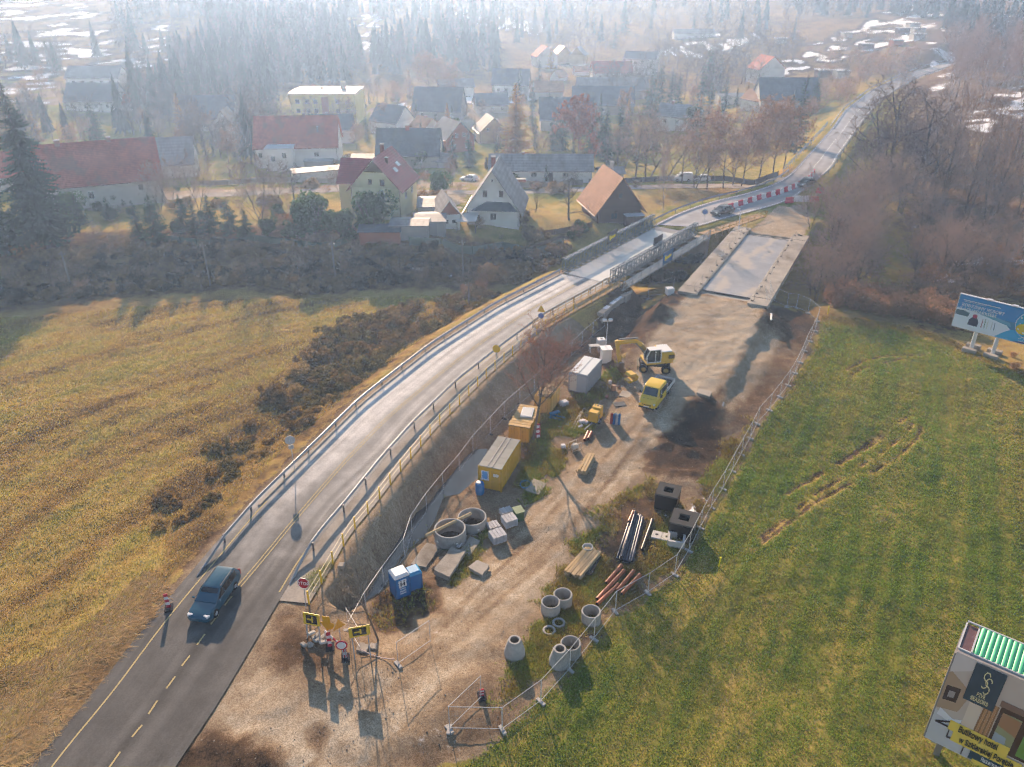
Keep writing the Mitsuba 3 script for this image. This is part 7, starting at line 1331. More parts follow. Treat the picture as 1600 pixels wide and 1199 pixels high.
fence([(622, 1040), (673, 1004)], 'open mesh gate panel standing across the site entrance', None); fence([(702, 1141), (752, 1092)], 'mesh gate panel at the corner of meadow and track', None); fence([(702, 1141), (785, 1142)], 'mesh panel joining gate and meadow fence', None); fence([(545, 985), (563, 1015)], 'mesh panel behind the entrance signs', None)
fence([(1229, 481), (1206, 470)], 'mesh panel closing the gap beside the right end of the new bridge', None); fence([(1012, 468), (1052, 455)], 'mesh panel beside the near left corner of the new bridge', None)
k = thing('barrier_rope', 'pale chain lying across the site entrance', 'rope'); p, q = G(563, 1020), G(617, 1036); t_ = np.linspace(0, 1, 12)[:, None]; MB().tube(p * (1 - t_) + q * t_ + [0, 0, .35] - np.c_[0 * t_, 0 * t_, .25 * np.sin(t_ * math.pi)], .035, (.55, .45, .42), 5).to(k, 'strand')

# ---------------------------------------------------------------- signs and markers
def letters(k, M, text, h, col, bold=True, nm='lettering', depth=.012):
    m_ = meshkit.text_mesh(text, h, depth, bold); c = (m_.bounds[0] + m_.bounds[1]) / 2; v = np.array(m_.vertices) - [c[0], c[1], 0]; v = np.stack([v[:, 0], -v[:, 2], v[:, 1]], 1)
    return MB(M).raw(v, np.array(m_.faces), col).to(k, nm, 'matte')
def post(k, M, h, c=(.42, .43, .44), r=.035): MB(M).tube([[0, 0.02, -.2], [0, 0.02, h]], r, c, 8).to(k, 'post', 'paint')
def ngon(n, R, a0): return [(R * math.cos(a0 + i * 6.28318 / n), R * math.sin(a0 + i * 6.28318 / n)) for i in range(n)]
k = thing('stop_sign', 'red octagonal STOP sign at the end of the yellow railing', 'sign'); M = mat(*G(478, 951), -.15, -.12); post(k, M, 2.5); Q = M @ mat(0, -.03, 2.15); MB(Q).prism(ngon(8, .46, math.pi / 8), -.012, .012, (.70, .70, .70), 'y').to(k, 'rim', 'paint'); MB(Q).prism(ngon(8, .42, math.pi / 8), -.014, .022, (.42, .012, .03), 'y').to(k, 'plate', 'paint'); letters(k, Q @ mat(0, -.024, 0), 'STOP', .24, (.75, .75, .75))
k = thing('road_sign', 'back of a round road sign with grey plate at the left road verge', 'sign'); M = mat(*G(461, 738), .25); post(k, M, 3.7); MB(M).prism([(x, z + 3.35) for x, z in ngon(24, .45, 0)], .03, .06, (.40, .41, .42), 'y').to(k, 'disc', 'paint'); MB(M).box(0, .045, 2.45, .45, .03, .4, (.38, .39, .40)).to(k, 'plate', 'paint')
for i, (px, lab, hh, hd) in enumerate((((776, 578), 'yellow warning sign on a pole beside the footpath, nearer one', 2.6, .4), ((845, 513), 'yellow warning triangle with blue disc farther along the footpath', 2.3, .3))):
    k = thing('warning_sign', lab, 'sign'); M = mat(*at_z(*px), -.25); post(k, M, hh + .6); Q = M @ mat(0, -.03, hh)
    if i == 0: MB(Q).prism(ngon(8, .48, .39), -.015, .015, (.62, .42, .02), 'y').to(k, 'plate', 'paint')
    else: MB(Q).prism([(-.52, -.1), (.52, -.1), (0, .85)], -.015, .015, (.62, .38, .03), 'y').to(k, 'plate', 'paint'); MB(Q).prism([(x, z - .6) for x, z in ngon(20, .36, 0)], -.015, .015, (.10, .16, .38), 'y').to(k, 'disc', 'paint')
k = thing('road_sign', 'round blue and white keep-right sign at the near end of the barriers', 'sign'); M = mat(*at_z(1100, 346), -.3); post(k, M, 2.3); MB(M).prism([(x, z + 1.7) for x, z in ngon(20, .55, 0)], -.06, -.02, (.62, .64, .66), 'y').to(k, 'rim', 'paint'); MB(M).prism([(x, z + 1.7) for x, z in ngon(20, .42, 0)], -.075, -.05, (.05, .12, .34), 'y').to(k, 'disc', 'paint')
def black_yellow(px, lab, w, h, z, rot):
    k = thing('detour_board', lab, 'sign'); M = mat(*G(*px), rot, -.10)
    for x in (-w * .38, w * .38): MB(M).box(x, .05, -.1, .07, .07, z + h, (.38, .39, .4)).to(k, 'leg', 'paint')
    MB(M).box(0, 0, z, w, .04, h, (.66, .46, .03)).to(k, 'board', 'paint'); MB(M).box(0, -.025, z + h * .14, w * .66, .02, h * .72, (.02, .02, .02)).to(k, 'black_field', 'paint'); MB(M).box(-w * .08, -.04, z + h * .42, w * .36, .02, h * .14, (.66, .46, .03)).to(k, 'symbol', 'paint'); MB(M).box(w * .05, -.041, z + h * .25, w * .09, .02, h * .5, (.66, .46, .03)).to(k, 'symbol', 'paint')
black_yellow((490, 1002), 'yellow and black detour board standing in white sandbags', 1.2, .95, 1.35, -.25); black_yellow((567, 1030), 'yellow and black board facing the site entrance, right of the orange arrow', 1.35, .8, 1.9, .25)
k = thing('sandbag_pile', 'pile of pale sandbags and stones around the detour board', 'sandbags'); g = G(492, 1004)
for i in range(14): MB(mat(*g)).box(rng.uniform(-.7, .7), rng.uniform(-.45, .45), .02 + .16 * (i // 6), .5, .3, .18, np.array([.42, .40, .36]) * rng.uniform(.6, 1.25), rz=rng.uniform(0, 3), bev=.06).to(k, 'sandbag', 'matte', 40)
k = thing('arrow_sign', 'orange arrow sign on a post behind the barrier', 'sign'); M = mat(*G(517, 1008), -.2); post(k, M, 2.6); MB(M).prism([(-.32, 2.6), (-.32, 2.05), (-.5, 2.05), (-.1, 1.35), (.35, 1.6), (.5, 2.0), (.22, 2.1), (.2, 2.6)], -.03, .0, (.66, .34, .01), 'y').to(k, 'arrow', 'paint')
k = thing('warning_sign', 'orange triangular warning sign seen edge on at the entrance', 'sign'); M = mat(*G(534, 1010), .7); post(k, M, 2.1); MB(M).prism([(-.45, 1.7), (.45, 1.7), (0, 2.5)], -.03, .0, (.58, .33, .04), 'y').to(k, 'plate', 'paint')
def beacon(px, lab, rot=0.0, h=1.25):
    k = thing('marker_beacon', lab, 'beacon'); M = mat(*(G(*px) if len(px) == 2 else px), rot); MB(M).box(0, 0, 0, .55, .8, .11, (.04, .04, .045), bev=.03).to(k, 'foot', 'matte'); n = 5
    for i in range(n): MB(M).box(0, 0, .11 + i * h / n, .27, .06, h / n - .004, (.50, .03, .06) if i % 2 == 0 else (.72, .70, .70)).to(k, 'stripe', 'paint')
beacon(tuple(at_z(264, 951)), 'red and white marker beacon on the left road shoulder near the estate car', .3); beacon((516, 1012), 'red and white beacon left in the barrier at the site entrance', .2); beacon((540, 1029), 'red and white beacon right in the barrier at the site entrance', .2); beacon((753, 1089), 'small red and white marker on the gate panel by the meadow', .2, .6)
k = thing('barrier', 'red and white striped barrier bar between two beacons', 'barrier'); p, q = G(510, 1003), G(541, 1030); p[2] += 1.0; q[2] += .95
for i in range(7): MB().beam(p + (q - p) * i / 7, p + (q - p) * (i + .97) / 7, .05, .22, (.50, .04, .07) if i % 2 else (.70, .68, .68)).to(k, 'stripe', 'paint')
for e in (p, q): MB().beam(e - [0, 0, 1.0], e, .07, .07, (.35, .35, .36)).to(k, 'leg', 'paint')
k = thing('road_sign', 'round no-entry style white and red sign fixed to the barrier', 'sign'); M = mat(*G(537, 1030), .1); post(k, M, 1.6); MB(M).prism([(x, z + 1.35) for x, z in ngon(20, .40, 0)], -.10, -.06, (.50, .04, .06), 'y').to(k, 'rim', 'paint'); MB(M).prism([(x, z + 1.35) for x, z in ngon(20, .30, 0)], -.115, -.09, (.72, .72, .72), 'y').to(k, 'disc', 'paint')
# water-filled barriers
def wbarrier(c, rot, col, lab, grp, s=1.0, L=1.45):
    k = thing('plastic_barrier', lab, 'barrier', grp); M = mat(c[0], c[1], c[2], rot, s=s); MB(M).prism([(-.30, 0), (.30, 0), (.28, .22), (.13, .42), (.11, .95), (-.11, .95), (-.13, .42), (-.28, .22)], -L / 2 + .03, L / 2 - .03, col, 'x').to(k, 'shell', 'paint'); MB(M).cyl(L * .2, 0, .95, .06, .05, np.asarray(col) * .8, 8).to(k, 'filler_cap', 'paint'); MB(M).box(L / 2, 0, .15, .08, .10, .65, np.asarray(col) * .7).to(k, 'coupling', 'paint')
line = smooth_line(P2([(1137, 327), (1160, 320), (1185, 312), (1215, 304), (1240, 295), (1260, 284), (1272, 271)]), .2, 3); pts_ = resample(line, 1.5); RD, WH = (.52, .03, .06), (.72, .70, .70)
for i, (a, b) in enumerate(zip(pts_[:-1], pts_[1:])): wbarrier(np.r_[(a + b) / 2, 0], math.atan2(*(b - a)[::-1]), RD if i % 2 == 0 else WH, f'{"red" if i % 2 == 0 else "white"} water filled barrier in the curved row on the far road', f'{"red" if i % 2 == 0 else "white"} barriers of the curved row')
for px, c, lab in (((1233, 317), RD, 'red barrier left of the white pair closing the new road'), ((1244, 315), WH, 'white barrier next to the red one closing the new road'), ((1257, 315), WH, 'white barrier right of its pair closing the new road'), ((1272, 316), RD, 'red barrier at the right end closing the new road'), ((1281, 302), RD, 'lone red barrier at the edge of the thicket')): wbarrier(at_z(*px), .2, c, lab, None, 1.1)
# poles
for px, h, lab in (((112, 451), 6.0, 'leaning wooden telegraph pole leftmost at the foot of the bank'), ((329, 446), 6.8, 'wooden telegraph pole second from the left at the foot of the bank'), ((525, 441), 6.6, 'wooden telegraph pole third from the left at the foot of the bank'), ((724, 438), 6.6, 'wooden telegraph pole nearest the steel bridge at the foot of the bank'), ((733, 478), 3.6, 'short grey pole in the field corner beside the road')):
    k = thing('telegraph_pole', lab, 'pole'); g = G(*px); MB(mat(*g)).tube([[0, 0, -.4], [0, 0, h]], [.14, .10], (.26, .235, .21), 8).to(k, 'shaft', 'matte', 40); MB(mat(*g)).box(0, 0, h - .5, .9, .09, .09, (.22, .2, .18)).to(k, 'crossarm'); [MB(mat(*g)).cyl(x, 0, h - .41, .05, .14, (.5, .5, .48), 8).to(k, 'insulator', 'paint') for x in (-.38, .38)]
k = thing('street_lamp', 'white lamp post at the far left corner of the new bridge', 'lamp post'); M = mat(*at_z(1153, 362), .3); MB(M).tube([[0, 0, 0], [0, 0, 3.4], [-.5, -.2, 4.0]], [.06, .05, .04], (.66, .67, .68), 8).to(k, 'post', 'paint', 50); MB(M).box(-.6, -.25, 3.95, .5, .22, .1, (.6, .6, .6)).to(k, 'lamp_head', 'paint')
for px, h in (((1205, 466), 2.4), ((1198, 470), 2.0)):
    k = thing('tripod_pole', 'white surveying pole on the right sidewalk of the new bridge' if h > 2.2 else 'second, shorter white pole on the right sidewalk of the new bridge', 'pole'); M = mat(*at_z(*px, .32)); MB(M).tube([[0, 0, 0], [-.35, .5, h]], .035, (.66, .64, .6), 6).to(k, 'staff', 'paint'); MB(M).tube([[.5, -.4, 0], [-.25, .4, h * .8]], .03, (.6, .58, .55), 6).to(k, 'brace', 'paint')
k = thing('meadow_marker', 'yellow marker post on the meadow below the fence corner', 'marker'); M = mat(*G(1123, 886)); MB(M).tube([[0, 0, 0], [.05, 0, .9]], .05, (.7, .62, .02), 6).to(k, 'stake', 'paint'); MB(M).box(.05, 0, .85, .14, .14, .12, (.7, .62, .02)).to(k, 'cap', 'paint')
k = thing('meadow_marker', 'yellow marker post at the upper corner of the meadow', 'marker'); M = mat(*G(1293, 491)); MB(M).tube([[0, 0, 0], [0, 0, 1.1]], .06, (.66, .58, .02), 6).to(k, 'stake', 'paint'); MB(M).box(0, 0, 1.05, .16, .16, .14, (.66, .58, .02)).to(k, 'cap', 'paint')

# ---------------------------------------------------------------- billboards
k = thing('billboard', 'blue resort billboard on two white posts at the upper edge of the meadow', 'billboard')
p0, p1 = G(1516, 549), G(1549, 556); d = p1 - p0; rot = math.atan2(d[1], d[0]) - .10; M = mat(*((p0 + p1) / 2), rot); W, Hh, zb = 8.2, 3.5, 2.2; xo = .78; M[:3, :3] *= 1.2
for x in (-1.0, 1.0):
    MB(M).tube([[x, .15, -.3], [x, .15, zb + 1.2]], .20, (.58, .59, .60), 14).to(k, 'post', 'paint', 50)
    for y in (-.55, .95): MB(M).box(x, y, -.2, 1.35, .62, .62, (.40, .37, .32), bev=.03).to(k, 'ballast_block', 'concrete')
    MB(M).box(x, .2, .0, .3, 2.0, .2, (.45, .46, .47)).to(k, 'base_beam', 'paint')
def layer(nm, poly, col, i): return MB(M).prism([(x + xo, z + zb) for x, z in poly], .0 + .006 * i, .006 + .006 * i - .001, col, 'y').to(k, nm, 'matte')
def flat(nm, poly, col, i, bs='paint'): return MB(M @ mat(xo, -.10 - .006 * i, zb)).prism(poly, 0, .005, col, 'y').to(k, nm, bs)
MB(M).box(xo, 0, zb, W, .18, Hh, (.05, .22, .42)).to(k, 'panel', 'paint'); fr_ = MB(M)
for z in (zb - .06, zb + Hh): fr_.box(xo, 0, z, W + .12, .24, .06, (.60, .62, .64))
for x in (-W / 2 - .03, W / 2 + .03): fr_.box(xo + x, 0, zb, .06, .24, Hh, (.60, .62, .64))
fr_.to(k, 'frame', 'paint'); a = W / 2
for x in (-1.4, .9): MB(M).box(xo + x, -.15, zb + Hh + .06, .5, .4, .12, (.5, .5, .52)).to(k, 'lamp', 'paint')
flat('sky_print', [(-a, 1.9), (a, 1.9), (a, Hh), (-a, Hh)], (.02, .22, .55), 1); flat('snow_print', [(-a, 0), (.2, 0), (1.2, .95), (.6, 1.5), (-1.0, 1.75), (-2.6, 2.0), (-a, 2.1)], (.66, .73, .84), 2); flat('trees_print', [(-a, 1.35), (-2.9, 1.3), (-2.8, 1.75), (-3.4, 1.9), (-a, 1.85)], (.05, .12, .18), 3); flat('slope_print', [(-1.9, 1.9), (1.1, 1.35), (.9, 1.75), (-.6, 2.05)], (.10, .32, .50), 3)
flat('wave_print', [(-.1, 0), (a, 0), (a, 1.1), (2.2, 1.25), (1.1, 1.1), (.5, .6)], (.02, .36, .68), 3); flat('wave_print', [(1.4, .0), (a, .0), (a, .35), (2.6, .2)], (.03, .06, .30), 4)
flat('figure_print', [(-2.75, .5), (-1.85, .5), (-1.8, .95), (-2.0, 1.35), (-2.2, 1.45), (-2.45, 1.42), (-2.7, 1.15)], (.02, .03, .07), 4); flat('hat_print', [(x - 2.25, z + 1.55) for x, z in ngon(14, .22, 0)], (.40, .02, .08), 5)
for x, h_, c in ((-1.5, .9, (.35, .05, .08)), (-1.25, 1.0, (.10, .22, .12)), (-1.0, .95, (.55, .56, .5)), (-.6, .9, (.5, .52, .55)), (-.35, .8, (.12, .2, .3))): flat('ski_print', [(x, .55), (x + .08, .55), (x + .03, .55 + h_), (x - .03, .55 + h_)], c, 4)
flat('circle_rim', [(x + 2.75, z + 1.95) for x, z in ngon(36, 1.42, 0)], (.60, .66, .72), 5); flat('circle_print', [(x + 2.75, z + 1.95) for x, z in ngon(36, 1.36, 0)], (.02, .30, .52), 6); flat('ring_print', [(x * 1.1 + 2.1, z + 1.45) for x, z in ngon(20, .55, 0)], (.66, .48, .02), 7); flat('ring_print', [(x + 3.05, z * .7 + 1.05) for x, z in ngon(20, .60, 0)], (.66, .46, .02), 7)
flat('face_print', [(x + 2.95, z + 1.9) for x, z in ngon(18, .48, 0)], (.40, .20, .12), 8); flat('cap_print', [(x + 2.95, z + 2.2) for x, z in ngon(18, .42, 0)], (.60, .60, .62), 9); flat('goggles_print', [(2.6, 1.92), (3.35, 1.92), (3.3, 2.12), (2.65, 2.12)], (.22, .05, .04), 10)
for i in range(12): t_ = i * .52; flat('bubble_print', [(x + 2.75 + (1.0 + .2 * (i % 2)) * math.cos(t_), z + 1.95 + (1.0 + .2 * (i % 2)) * math.sin(t_)) for x, z in ngon(8, .05 + .02 * (i % 3), 0)], (.6, .68, .72), 11)
Qb = M @ mat(xo, -.165, zb); letters(k, Qb @ mat(-1.75, 0, 2.52), 'RODZINNY RESORT', .30, (.72, .74, .76)); letters(k, Qb @ mat(-2.15, 0, 2.08), 'Z AQUAPARKIEM', .30, (.72, .74, .76))
m_ = MB(Qb)
for a_, b_ in (((2.35, .35), (2.85, .85)), ((2.85, .85), (3.25, .4)), ((2.0, .4), (2.35, .7)), ((2.35, .7), (2.65, .4)), ((3.0, .5), (3.35, .75)), ((3.35, .75), (3.65, .38))): m_.beam([a_[0], 0, a_[1]], [b_[0], 0, b_[1]], .045, .03, (.70, .72, .74), up=(0, 1, 0))
m_.to(k, 'mountain_emblem'); MB(Qb).box(2.8, 0, .18, 1.6, .012, .07, (.6, .63, .66)).to(k, 'emblem_line'); MB(Qb).box(-2.0, 0, 2.98, 3.4, .012, .08, (.6, .63, .66)).box(-2.6, 0, 2.84, 2.0, .012, .06, (.45, .5, .55)).to(k, 'small_print_line')

k = thing('billboard', 'three-sided hotel billboard with green corrugated top at the lower right corner', 'billboard')
zt = 5.2; BS = 1.72; A0, A1 = at_z(1495, 1019, zt * BS - 2.1)[:2], at_z(1600, 1065, zt * BS - 2.1)[:2]; d = A1 - A0; d /= np.hypot(*d); rot = math.atan2(d[1], d[0]); W, Hh = 6.2, 3.2; M = mat(A0[0], A0[1], -2.1, rot, s=BS); zb = zt - Hh
# panel is seen from above: x runs along its top edge, y behind it
zb0 = zb
SX, SZ = .60, 1.28; zb = zt - Hh * SZ; Ms = M @ mat(0, 0, zt * (1 - SZ)) @ np.diag([SX, 1, SZ, 1.0]); zl = zt - Hh
MB(M).box(W / 2, .12, zb, W, .16, Hh * SZ, (.30, .27, .25)).to(k, 'panel', 'paint')
def fl(nm, poly, col, i, bs='paint'): return MB(Ms @ mat(0, .035 - .006 * i, zl)).prism(poly, 0, .005, col, 'y').to(k, nm, bs)
fl('wall_print', [(0, 0), (W / .6, 0), (W / .6, Hh), (0, Hh)], (.52, .46, .41), 1); fl('ceiling_print', [(0, 2.5), (1.2, 2.9), (1.2, Hh), (0, Hh)], (.60, .57, .56), 2); fl('wood_print', [(0, 1.2), (1.0, 1.35), (1.3, 2.1), (0, 2.6)], (.40, .29, .20), 2); fl('floor_print', [(0, 0), (2.2, 0), (2.2, .35), (1.2, .75), (0, 1.15)], (.52, .54, .58), 2); fl('basin_print', [(.15, 1.0), (1.2, .85), (1.35, 1.15), (.9, 1.05), (.2, 1.25)], (.68, .72, .78), 3)
fl('picture_print', [(.12, 1.55), (.78, 1.62), (.78, 2.12), (.12, 2.06)], (.04, .028, .035), 3); fl('picture_print', [(.3, 1.7), (.6, 1.73), (.6, 1.95), (.3, 1.92)], (.30, .28, .28), 4); fl('curtain_print', [(1.35, .95), (1.95, .95), (1.95, 2.1), (1.35, 2.1)], (.66, .58, .48), 3)
for i in range(7): fl('curtain_fold_print', [(1.95 + i * .1, .9), (2.04 + i * .1, .9), (2.10 + i * .09, 2.1), (2.02 + i * .09, 2.1)], np.array([.38, .21, .10]) * (1.3 if i % 2 else .75), 3)
fl('window_print', [(2.7, .75), (5.9, .75), (5.9, 2.15), (2.7, 2.15)], (.05, .03, .025), 3); fl('garden_print', [(2.85, .85), (3.75, .85), (3.75, 2.0), (2.85, 2.0)], (.28, .31, .17), 4); fl('garden_print', [(4.05, .85), (5.8, .85), (5.8, 2.0), (4.05, 2.0)], (.14, .30, .06), 4); fl('house_print', [(2.85, 1.55), (3.75, 1.4), (3.75, 1.95), (2.85, 2.0)], (.34, .19, .10), 5); fl('terrace_print', [(2.85, .85), (3.5, .85), (3.4, 1.25), (2.85, 1.3)], (.30, .38, .44), 5); fl('blind_print', [(2.6, 2.15), (6.0, 2.15), (6.0, 2.35), (2.6, 2.35)], (.20, .13, .10), 4)
m_ = MB(Ms @ mat(0, .0, zl))
for a_, b_ in (((.2, .75), (1.0, .75)), ((1.0, .75), (1.9, .35)), ((.95, .72), (.95, .4)), ((.95, .4), (1.8, .45)), ((1.85, .35), (1.85, .05)), ((.2, .75), (.9, .95))): m_.beam([a_[0], 0, a_[1]], [b_[0], 0, b_[1]], .05, .012, (.045, .03, .03), up=(0, 1, 0))
m_.to(k, 'table_print')
NV = (.008, .050, .090); fl('navy_square', [(.98, 1.88), (2.42, 1.88), (2.42, Hh - .05), (.98, Hh - .05)], NV, 6); GD = (.80, .70, .40); Qs = Ms @ mat(0, -.01, zl)
def esses(cx_, cz, r):
    t_ = np.linspace(.2, math.pi * 1.35, 12); up_ = np.stack([cx_ + r * np.cos(t_), 0 * t_, cz + r + r * np.sin(t_)], 1); t2 = np.linspace(math.pi * .55, -math.pi * .75, 14); lo_ = np.stack([cx_ + r * np.cos(t2), 0 * t2, cz - r + r * np.sin(t2)], 1); MB(Qs).tube(np.vstack([up_, lo_]), .022, GD, 5).to(k, 'emblem')
esses(1.64, 2.74, .13); esses(1.80, 2.58, .13); letters(k, Qs @ mat(1.70, 0, 2.22), 'FIVE', .13, GD, True); letters(k, Qs @ mat(1.70, 0, 2.04), 'SEASONS', .13, GD, True)
YB = (.80, .62, .10); fl('yellow_strip', [(.85, .68), (3.75, .68), (3.75, 1.02), (.85, 1.02)], YB, 7); fl('yellow_strip', [(1.15, .36), (4.5, .36), (4.5, .69), (1.15, .69)], YB, 8); fl('navy_strip', [(2.2, .06), (4.9, .06), (4.9, .36), (2.2, .36)], NV, 7); fl('yellow_strip', [(2.4, -.0), (4.4, -.0), (4.4, .12), (2.4, .12)], YB, 9)
INK = (.03, .03, .03); letters(k, Ms @ mat(2.30, -.025, zl + .85), 'Butikowy hotel', .20, INK); letters(k, Ms @ mat(2.85, -.03, zl + .52), 'w Szklarskiej Porębie', .19, INK); letters(k, Ms @ mat(3.3, -.025, zl + .24), 'Rezerwacja', .14, (.7, .7, .68))
for i in range(38):
    y = .28 + 1.15 * 0; x = .42 + i * (W - .42) / 38; MB(M).tube([[x + .08, .22, zt - .02], [x + .08, 1.5, zt + .05]], .085, (.12, .55, .28), 8).to(k, 'roof_corrugation', 'paint', 60)
MB(M).box(W / 2 + .2, .86, zt - .12, W - .4, 1.3, .08, (.10, .42, .22)).to(k, 'roof_sheet', 'paint'); MB(M).box(.18, .86, zt - .05, .34, 1.32, .06, (.13, .07, .07)).to(k, 'gutter_board', 'paint'); fr_ = MB(M)
for a_, b_ in (((0, .2, zt + .02), (0, 1.55, zt + .02)), ((.37, .2, zt + .05), (.37, 1.55, zt + .05)), ((0, .2, zt + .02), (W, .2, zt + .02)), ((0, 1.55, zt + .1), (W, 1.55, zt + .1))): fr_.beam(a_, b_, .05, .05, (.5, .5, .5))
fr_.to(k, 'top_frame', 'paint'); MB(M).box(-.02, .7, zb, .06, 1.3, Hh * SZ - .1, (.25, .24, .24)).to(k, 'end_panel', 'paint')
for x in (.5, 2.5, 4.5): MB(M).box(x, .6, -1, .2, .25, zb + 1, (.22, .2, .18)).to(k, 'post', 'paint'); MB(M).box(x - .2, .2, zb - .16, .16, .16, .16, (.42, .40, .3)).to(k, 'clamp')
# ---------------------------------------------------------------- grass and straw: many small blades as one mass
def blades(poly, z, n, hgt, pal, seed, wid=.05, lean=.5, avoid=(), flat=False, dirn=None, per=3, dens=None, tone=None):
    q = P2(poly, z) if not isinstance(poly, np.ndarray) else poly; r = np.random.default_rng(seed); lo, hi = q.min(0), q.max(0); lo = np.maximum(lo, [-75, 20]); hi = np.minimum(hi, [75, 130]); got = []; have = 0
    while have < n:
        p = r.uniform(lo, hi, (60000, 2)); ok = (sd_poly(p[:, 0], p[:, 1], q) < 0) & (np.abs(p[:, 0]) < p[:, 1] * .78 + 10) & (r.random(len(p)) < np.clip(34 / p[:, 1], .15, 1) ** 1.15)
        if dens is not None: ok &= dens(p) > r.random(len(p))
        got.append(p[ok]); have += ok.sum()
    p = np.vstack(got)[:n]; base = np.c_[p, hz(p[:, 0], p[:, 1]) - .02]; sc = np.clip(p[:, 1] / 45, .8, 2.0)
    f = meshkit.fbm(np.c_[p / 3.2, 0 * p[:, 0]], 3, seed) * .6 + meshkit.fbm(np.c_[p / 11, 0 * p[:, 0]], 2, seed + 1) * .4; f = np.clip((f - .5) * 2.2 + .5 + r.normal(0, .16, n), 0, .999); pal = np.asarray(pal)
    if tone is not None: f = np.clip(tone(p) + r.normal(0, .13, n) + (f - .5) * .25, 0, .999)
    t = f * (len(pal) - 1); i = t.astype(int); col = pal[i] * (1 - (t - i))[:, None] + pal[np.minimum(i + 1, len(pal) - 1)] * (t - i)[:, None]
    V_, C_ = [], []
    for b in range(per):
        a = r.random(n) * 6.283 if dirn is None else dirn + r.normal(0, .7, n); u = np.stack([np.cos(a), np.sin(a), 0 * a], 1); s = np.stack([-u[:, 1], u[:, 0], 0 * a], 1); h = hgt * r.uniform(.5, 1.4, n) * sc ** .5; l = lean * r.uniform(.4, 1.5, n); w = wid * r.uniform(.6, 1.5, n) * sc
        o = base + u * (r.uniform(0, .12, n) * sc)[:, None] + s * (r.normal(0, .08, n) * sc)[:, None]; tip = o + u * (h * l)[:, None]; tip[:, 2] += h * (1 if not flat else .45)
        V_.append(np.stack([o - s * w[:, None], o + s * w[:, None], tip], 1)); C_.append(np.repeat((col * (1 + .25 * r.normal(size=(n, 1)))).clip(.006, .7)[:, None], 3, 1))
    v = np.concatenate(V_).reshape(-1, 3); c = np.concatenate(C_).reshape(-1, 3); return v, c
def mass(name, label, sets):
    v = np.vstack([s[0] for s in sets]); c = np.vstack([s[1] for s in sets]); k = numbered(name); labels[k] = {'kind': 'stuff', 'label': label}
    scene[k] = mikit.ply((v, np.arange(len(v)).reshape(-1, 3)), 'leaf', color=c)
MEA = [(1284, 494), (1400, 500), (1480, 522), (1560, 565), (1720, 615), (2300, 1300), (640, 1300), (790, 1150), (893, 1052), (963, 962), (1058, 902), (1122, 797), (1195, 660), (1265, 562), (1284, 515)]
GRN = [(.18, .115, .05), (.28, .19, .06), (.36, .28, .07), (.37, .35, .07), (.28, .33, .06), (.19, .29, .05)]
def no_rut(p):
    i = np.clip(np.searchsorted(gy, p[:, 1]), 0, len(gy) - 1), np.clip(np.searchsorted(gx, p[:, 0]), 0, len(gx) - 1); return 1 - .85 * rut[i] - .9 * (U[i] < .2)
def vmap(p):
    i = np.clip(np.searchsorted(gy, p[:, 1]), 0, len(gy) - 1), np.clip(np.searchsorted(gx, p[:, 0]), 0, len(gx) - 1); return V[i]
def clump(p): return np.clip(.25 + 2.2 * (meshkit.noise(np.c_[p * 1.5, 0 * p[:, 0]], 9) - .3), .08, 1)
def grown_only(p):
    i = np.clip(np.searchsorted(gy, p[:, 1]), 0, len(gy) - 1), np.clip(np.searchsorted(gx, p[:, 0]), 0, len(gx) - 1); return np.clip(U[i] * 1.3 - .2, 0, 1)
mass('meadow_grass', 'tufted green and brown meadow grass', [blades(MEA, -2.4, 150000, .13, GRN, 101, wid=.036, dens=lambda p: no_rut(p) * (.45 + .55 * clump(p)), per=2, lean=.8, tone=lambda p: vmap(p) * 1.05 + .04)])
FLD = [(-300, 1290), (20, 1212), (318, 890), (440, 740), (560, 630), (690, 520), (770, 470), (720, 442), (440, 448), (300, 452), (0, 482), (-300, 520)]
STR = [(.20, .125, .055), (.37, .245, .085), (.52, .37, .12), (.60, .46, .14), (.54, .46, .125), (.34, .33, .085)]
mass('field_grass', 'dry straw coloured field grass', [blades(FLD, -2.5, 115000, .15, STR, 102, wid=.036, per=2, lean=.8, dirn=.5, dens=lambda p: grown_only(p) * (.4 + .6 * clump(p)), tone=lambda p: .26 + 1.1 * vmap(p)), blades([(-150, 1290), (-150, 1080), (60, 1030), (170, 945), (222, 900), (266, 937), (60, 1195)], -.6, 5200, .42, [(.32, .21, .10), (.50, .35, .18), (.60, .45, .25)], 103, wid=.032, per=3, lean=1.6, flat=True, dirn=.45)])
mass('yard_grass', 'ragged grass along the edges of the site', [blades([(600, 1180), (480, 940), (640, 830), (745, 695), (800, 630), (960, 560), (1010, 600), (1130, 650), (1190, 650), (1140, 745), (1055, 895), (960, 955), (785, 1140)], -2.2, 26000, .20, GRN + [(.20, .19, .05)], 104, wid=.03, per=3, lean=.8, dens=lambda p: grown_only(p) ** 2), blades([(490, 960), (640, 820), (760, 650), (880, 545), (960, 470), (930, 460), (620, 745), (480, 940)], -1, 500, .12, STR[1:4], 105, wid=.02, per=2)])

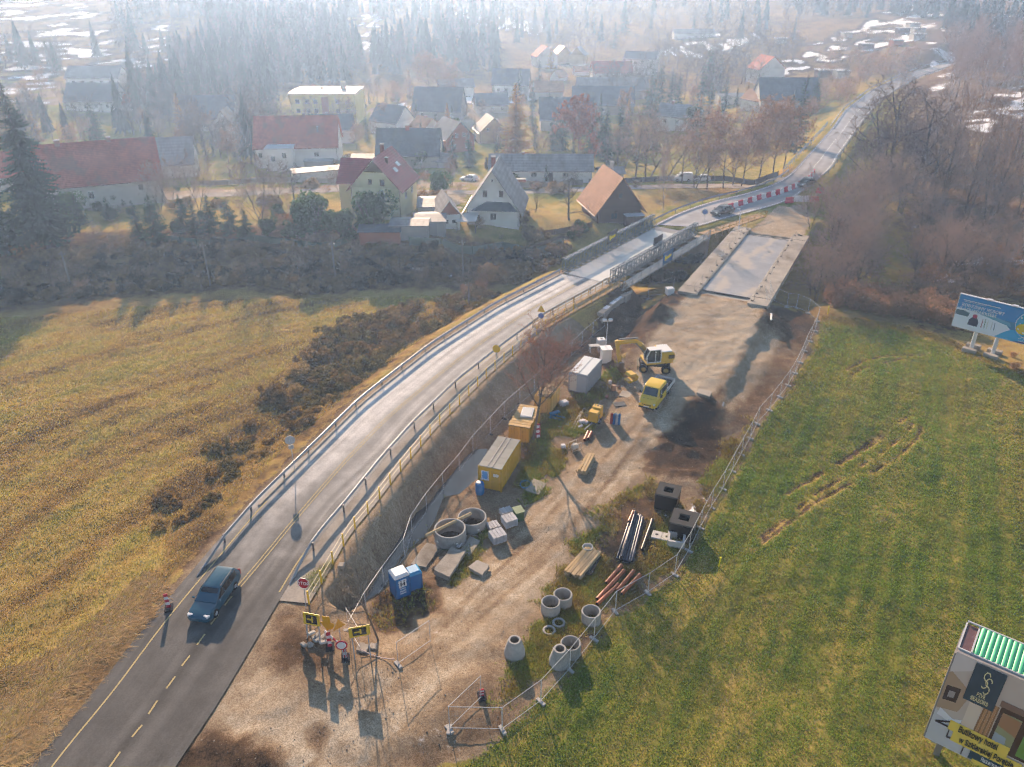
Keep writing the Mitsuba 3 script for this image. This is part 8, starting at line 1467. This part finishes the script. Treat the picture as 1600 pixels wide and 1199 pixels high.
# gravel and clods on the site
rs = np.random.default_rng(200); n = 8000; t_ = rs.random(n); di = (t_ * (len(DRIVE) - 1)).astype(int); off = rs.normal(0, 3.4, n); tg = np.gradient(DRIVE, axis=0); tg /= np.linalg.norm(tg, axis=1, keepdims=True)
p = DRIVE[di] + np.stack([tg[di, 1], -tg[di, 0]], 1) * off[:, None] + rs.normal(0, .5, (n, 2)); q = fill(2600, [(930, 560), (985, 500), (1060, 480), (1190, 490), (1270, 510), (1240, 590), (1150, 700), (1080, 760), (1000, 740), (1000, 600)], -1.6, 201)[:, :2]; p = np.vstack([p, q]); n = len(p); keep = sd_poly(p[:, 0], p[:, 1], YARD) < .5; p = p[keep]; n = len(p)
s = np.exp(rs.normal(-3.9, .45, n)).clip(.010, .075); base = np.c_[p, hz(p[:, 0], p[:, 1]) + s * .2]; oc = np.array([[1, 0, 0], [-1, 0, 0], [0, 1, 0], [0, -1, 0], [0, 0, .8], [0, 0, -.8]]); of = np.array([[0, 2, 4], [2, 1, 4], [1, 3, 4], [3, 0, 4], [2, 0, 5], [1, 2, 5], [3, 1, 5], [0, 3, 5]])
v = base[:, None] + oc[None] * (s[:, None, None] * rs.uniform(.6, 1.4, (n, 6, 1))) + rs.normal(0, .15, (n, 6, 3)) * s[:, None, None]; col = np.array([[.30, .245, .19], [.16, .12, .09], [.42, .37, .31], [.22, .18, .14]])[rs.integers(0, 4, n)] * rs.uniform(.7, 1.2, (n, 1)); k = numbered('gravel'); labels[k] = {'kind': 'stuff', 'label': 'loose gravel and clods on the site track'}
scene[k] = mikit.ply((v.reshape(-1, 3), (np.arange(n)[:, None, None] * 6 + of[None]).reshape(-1, 3)), 'matte', color=np.repeat(col, 6, 0))
# ---------------------------------------------------------------- the autumn haze of the valley
scene["haze"] = {"type": "cube", "to_world": T().translate([0, 735, 25]).scale([975, 830, 40]), "bsdf": {"type": "null"}, "interior": {"type": "ref", "id": "air"}}
labels['haze'] = {'kind': 'stuff', 'label': 'pale haze filling the valley'}
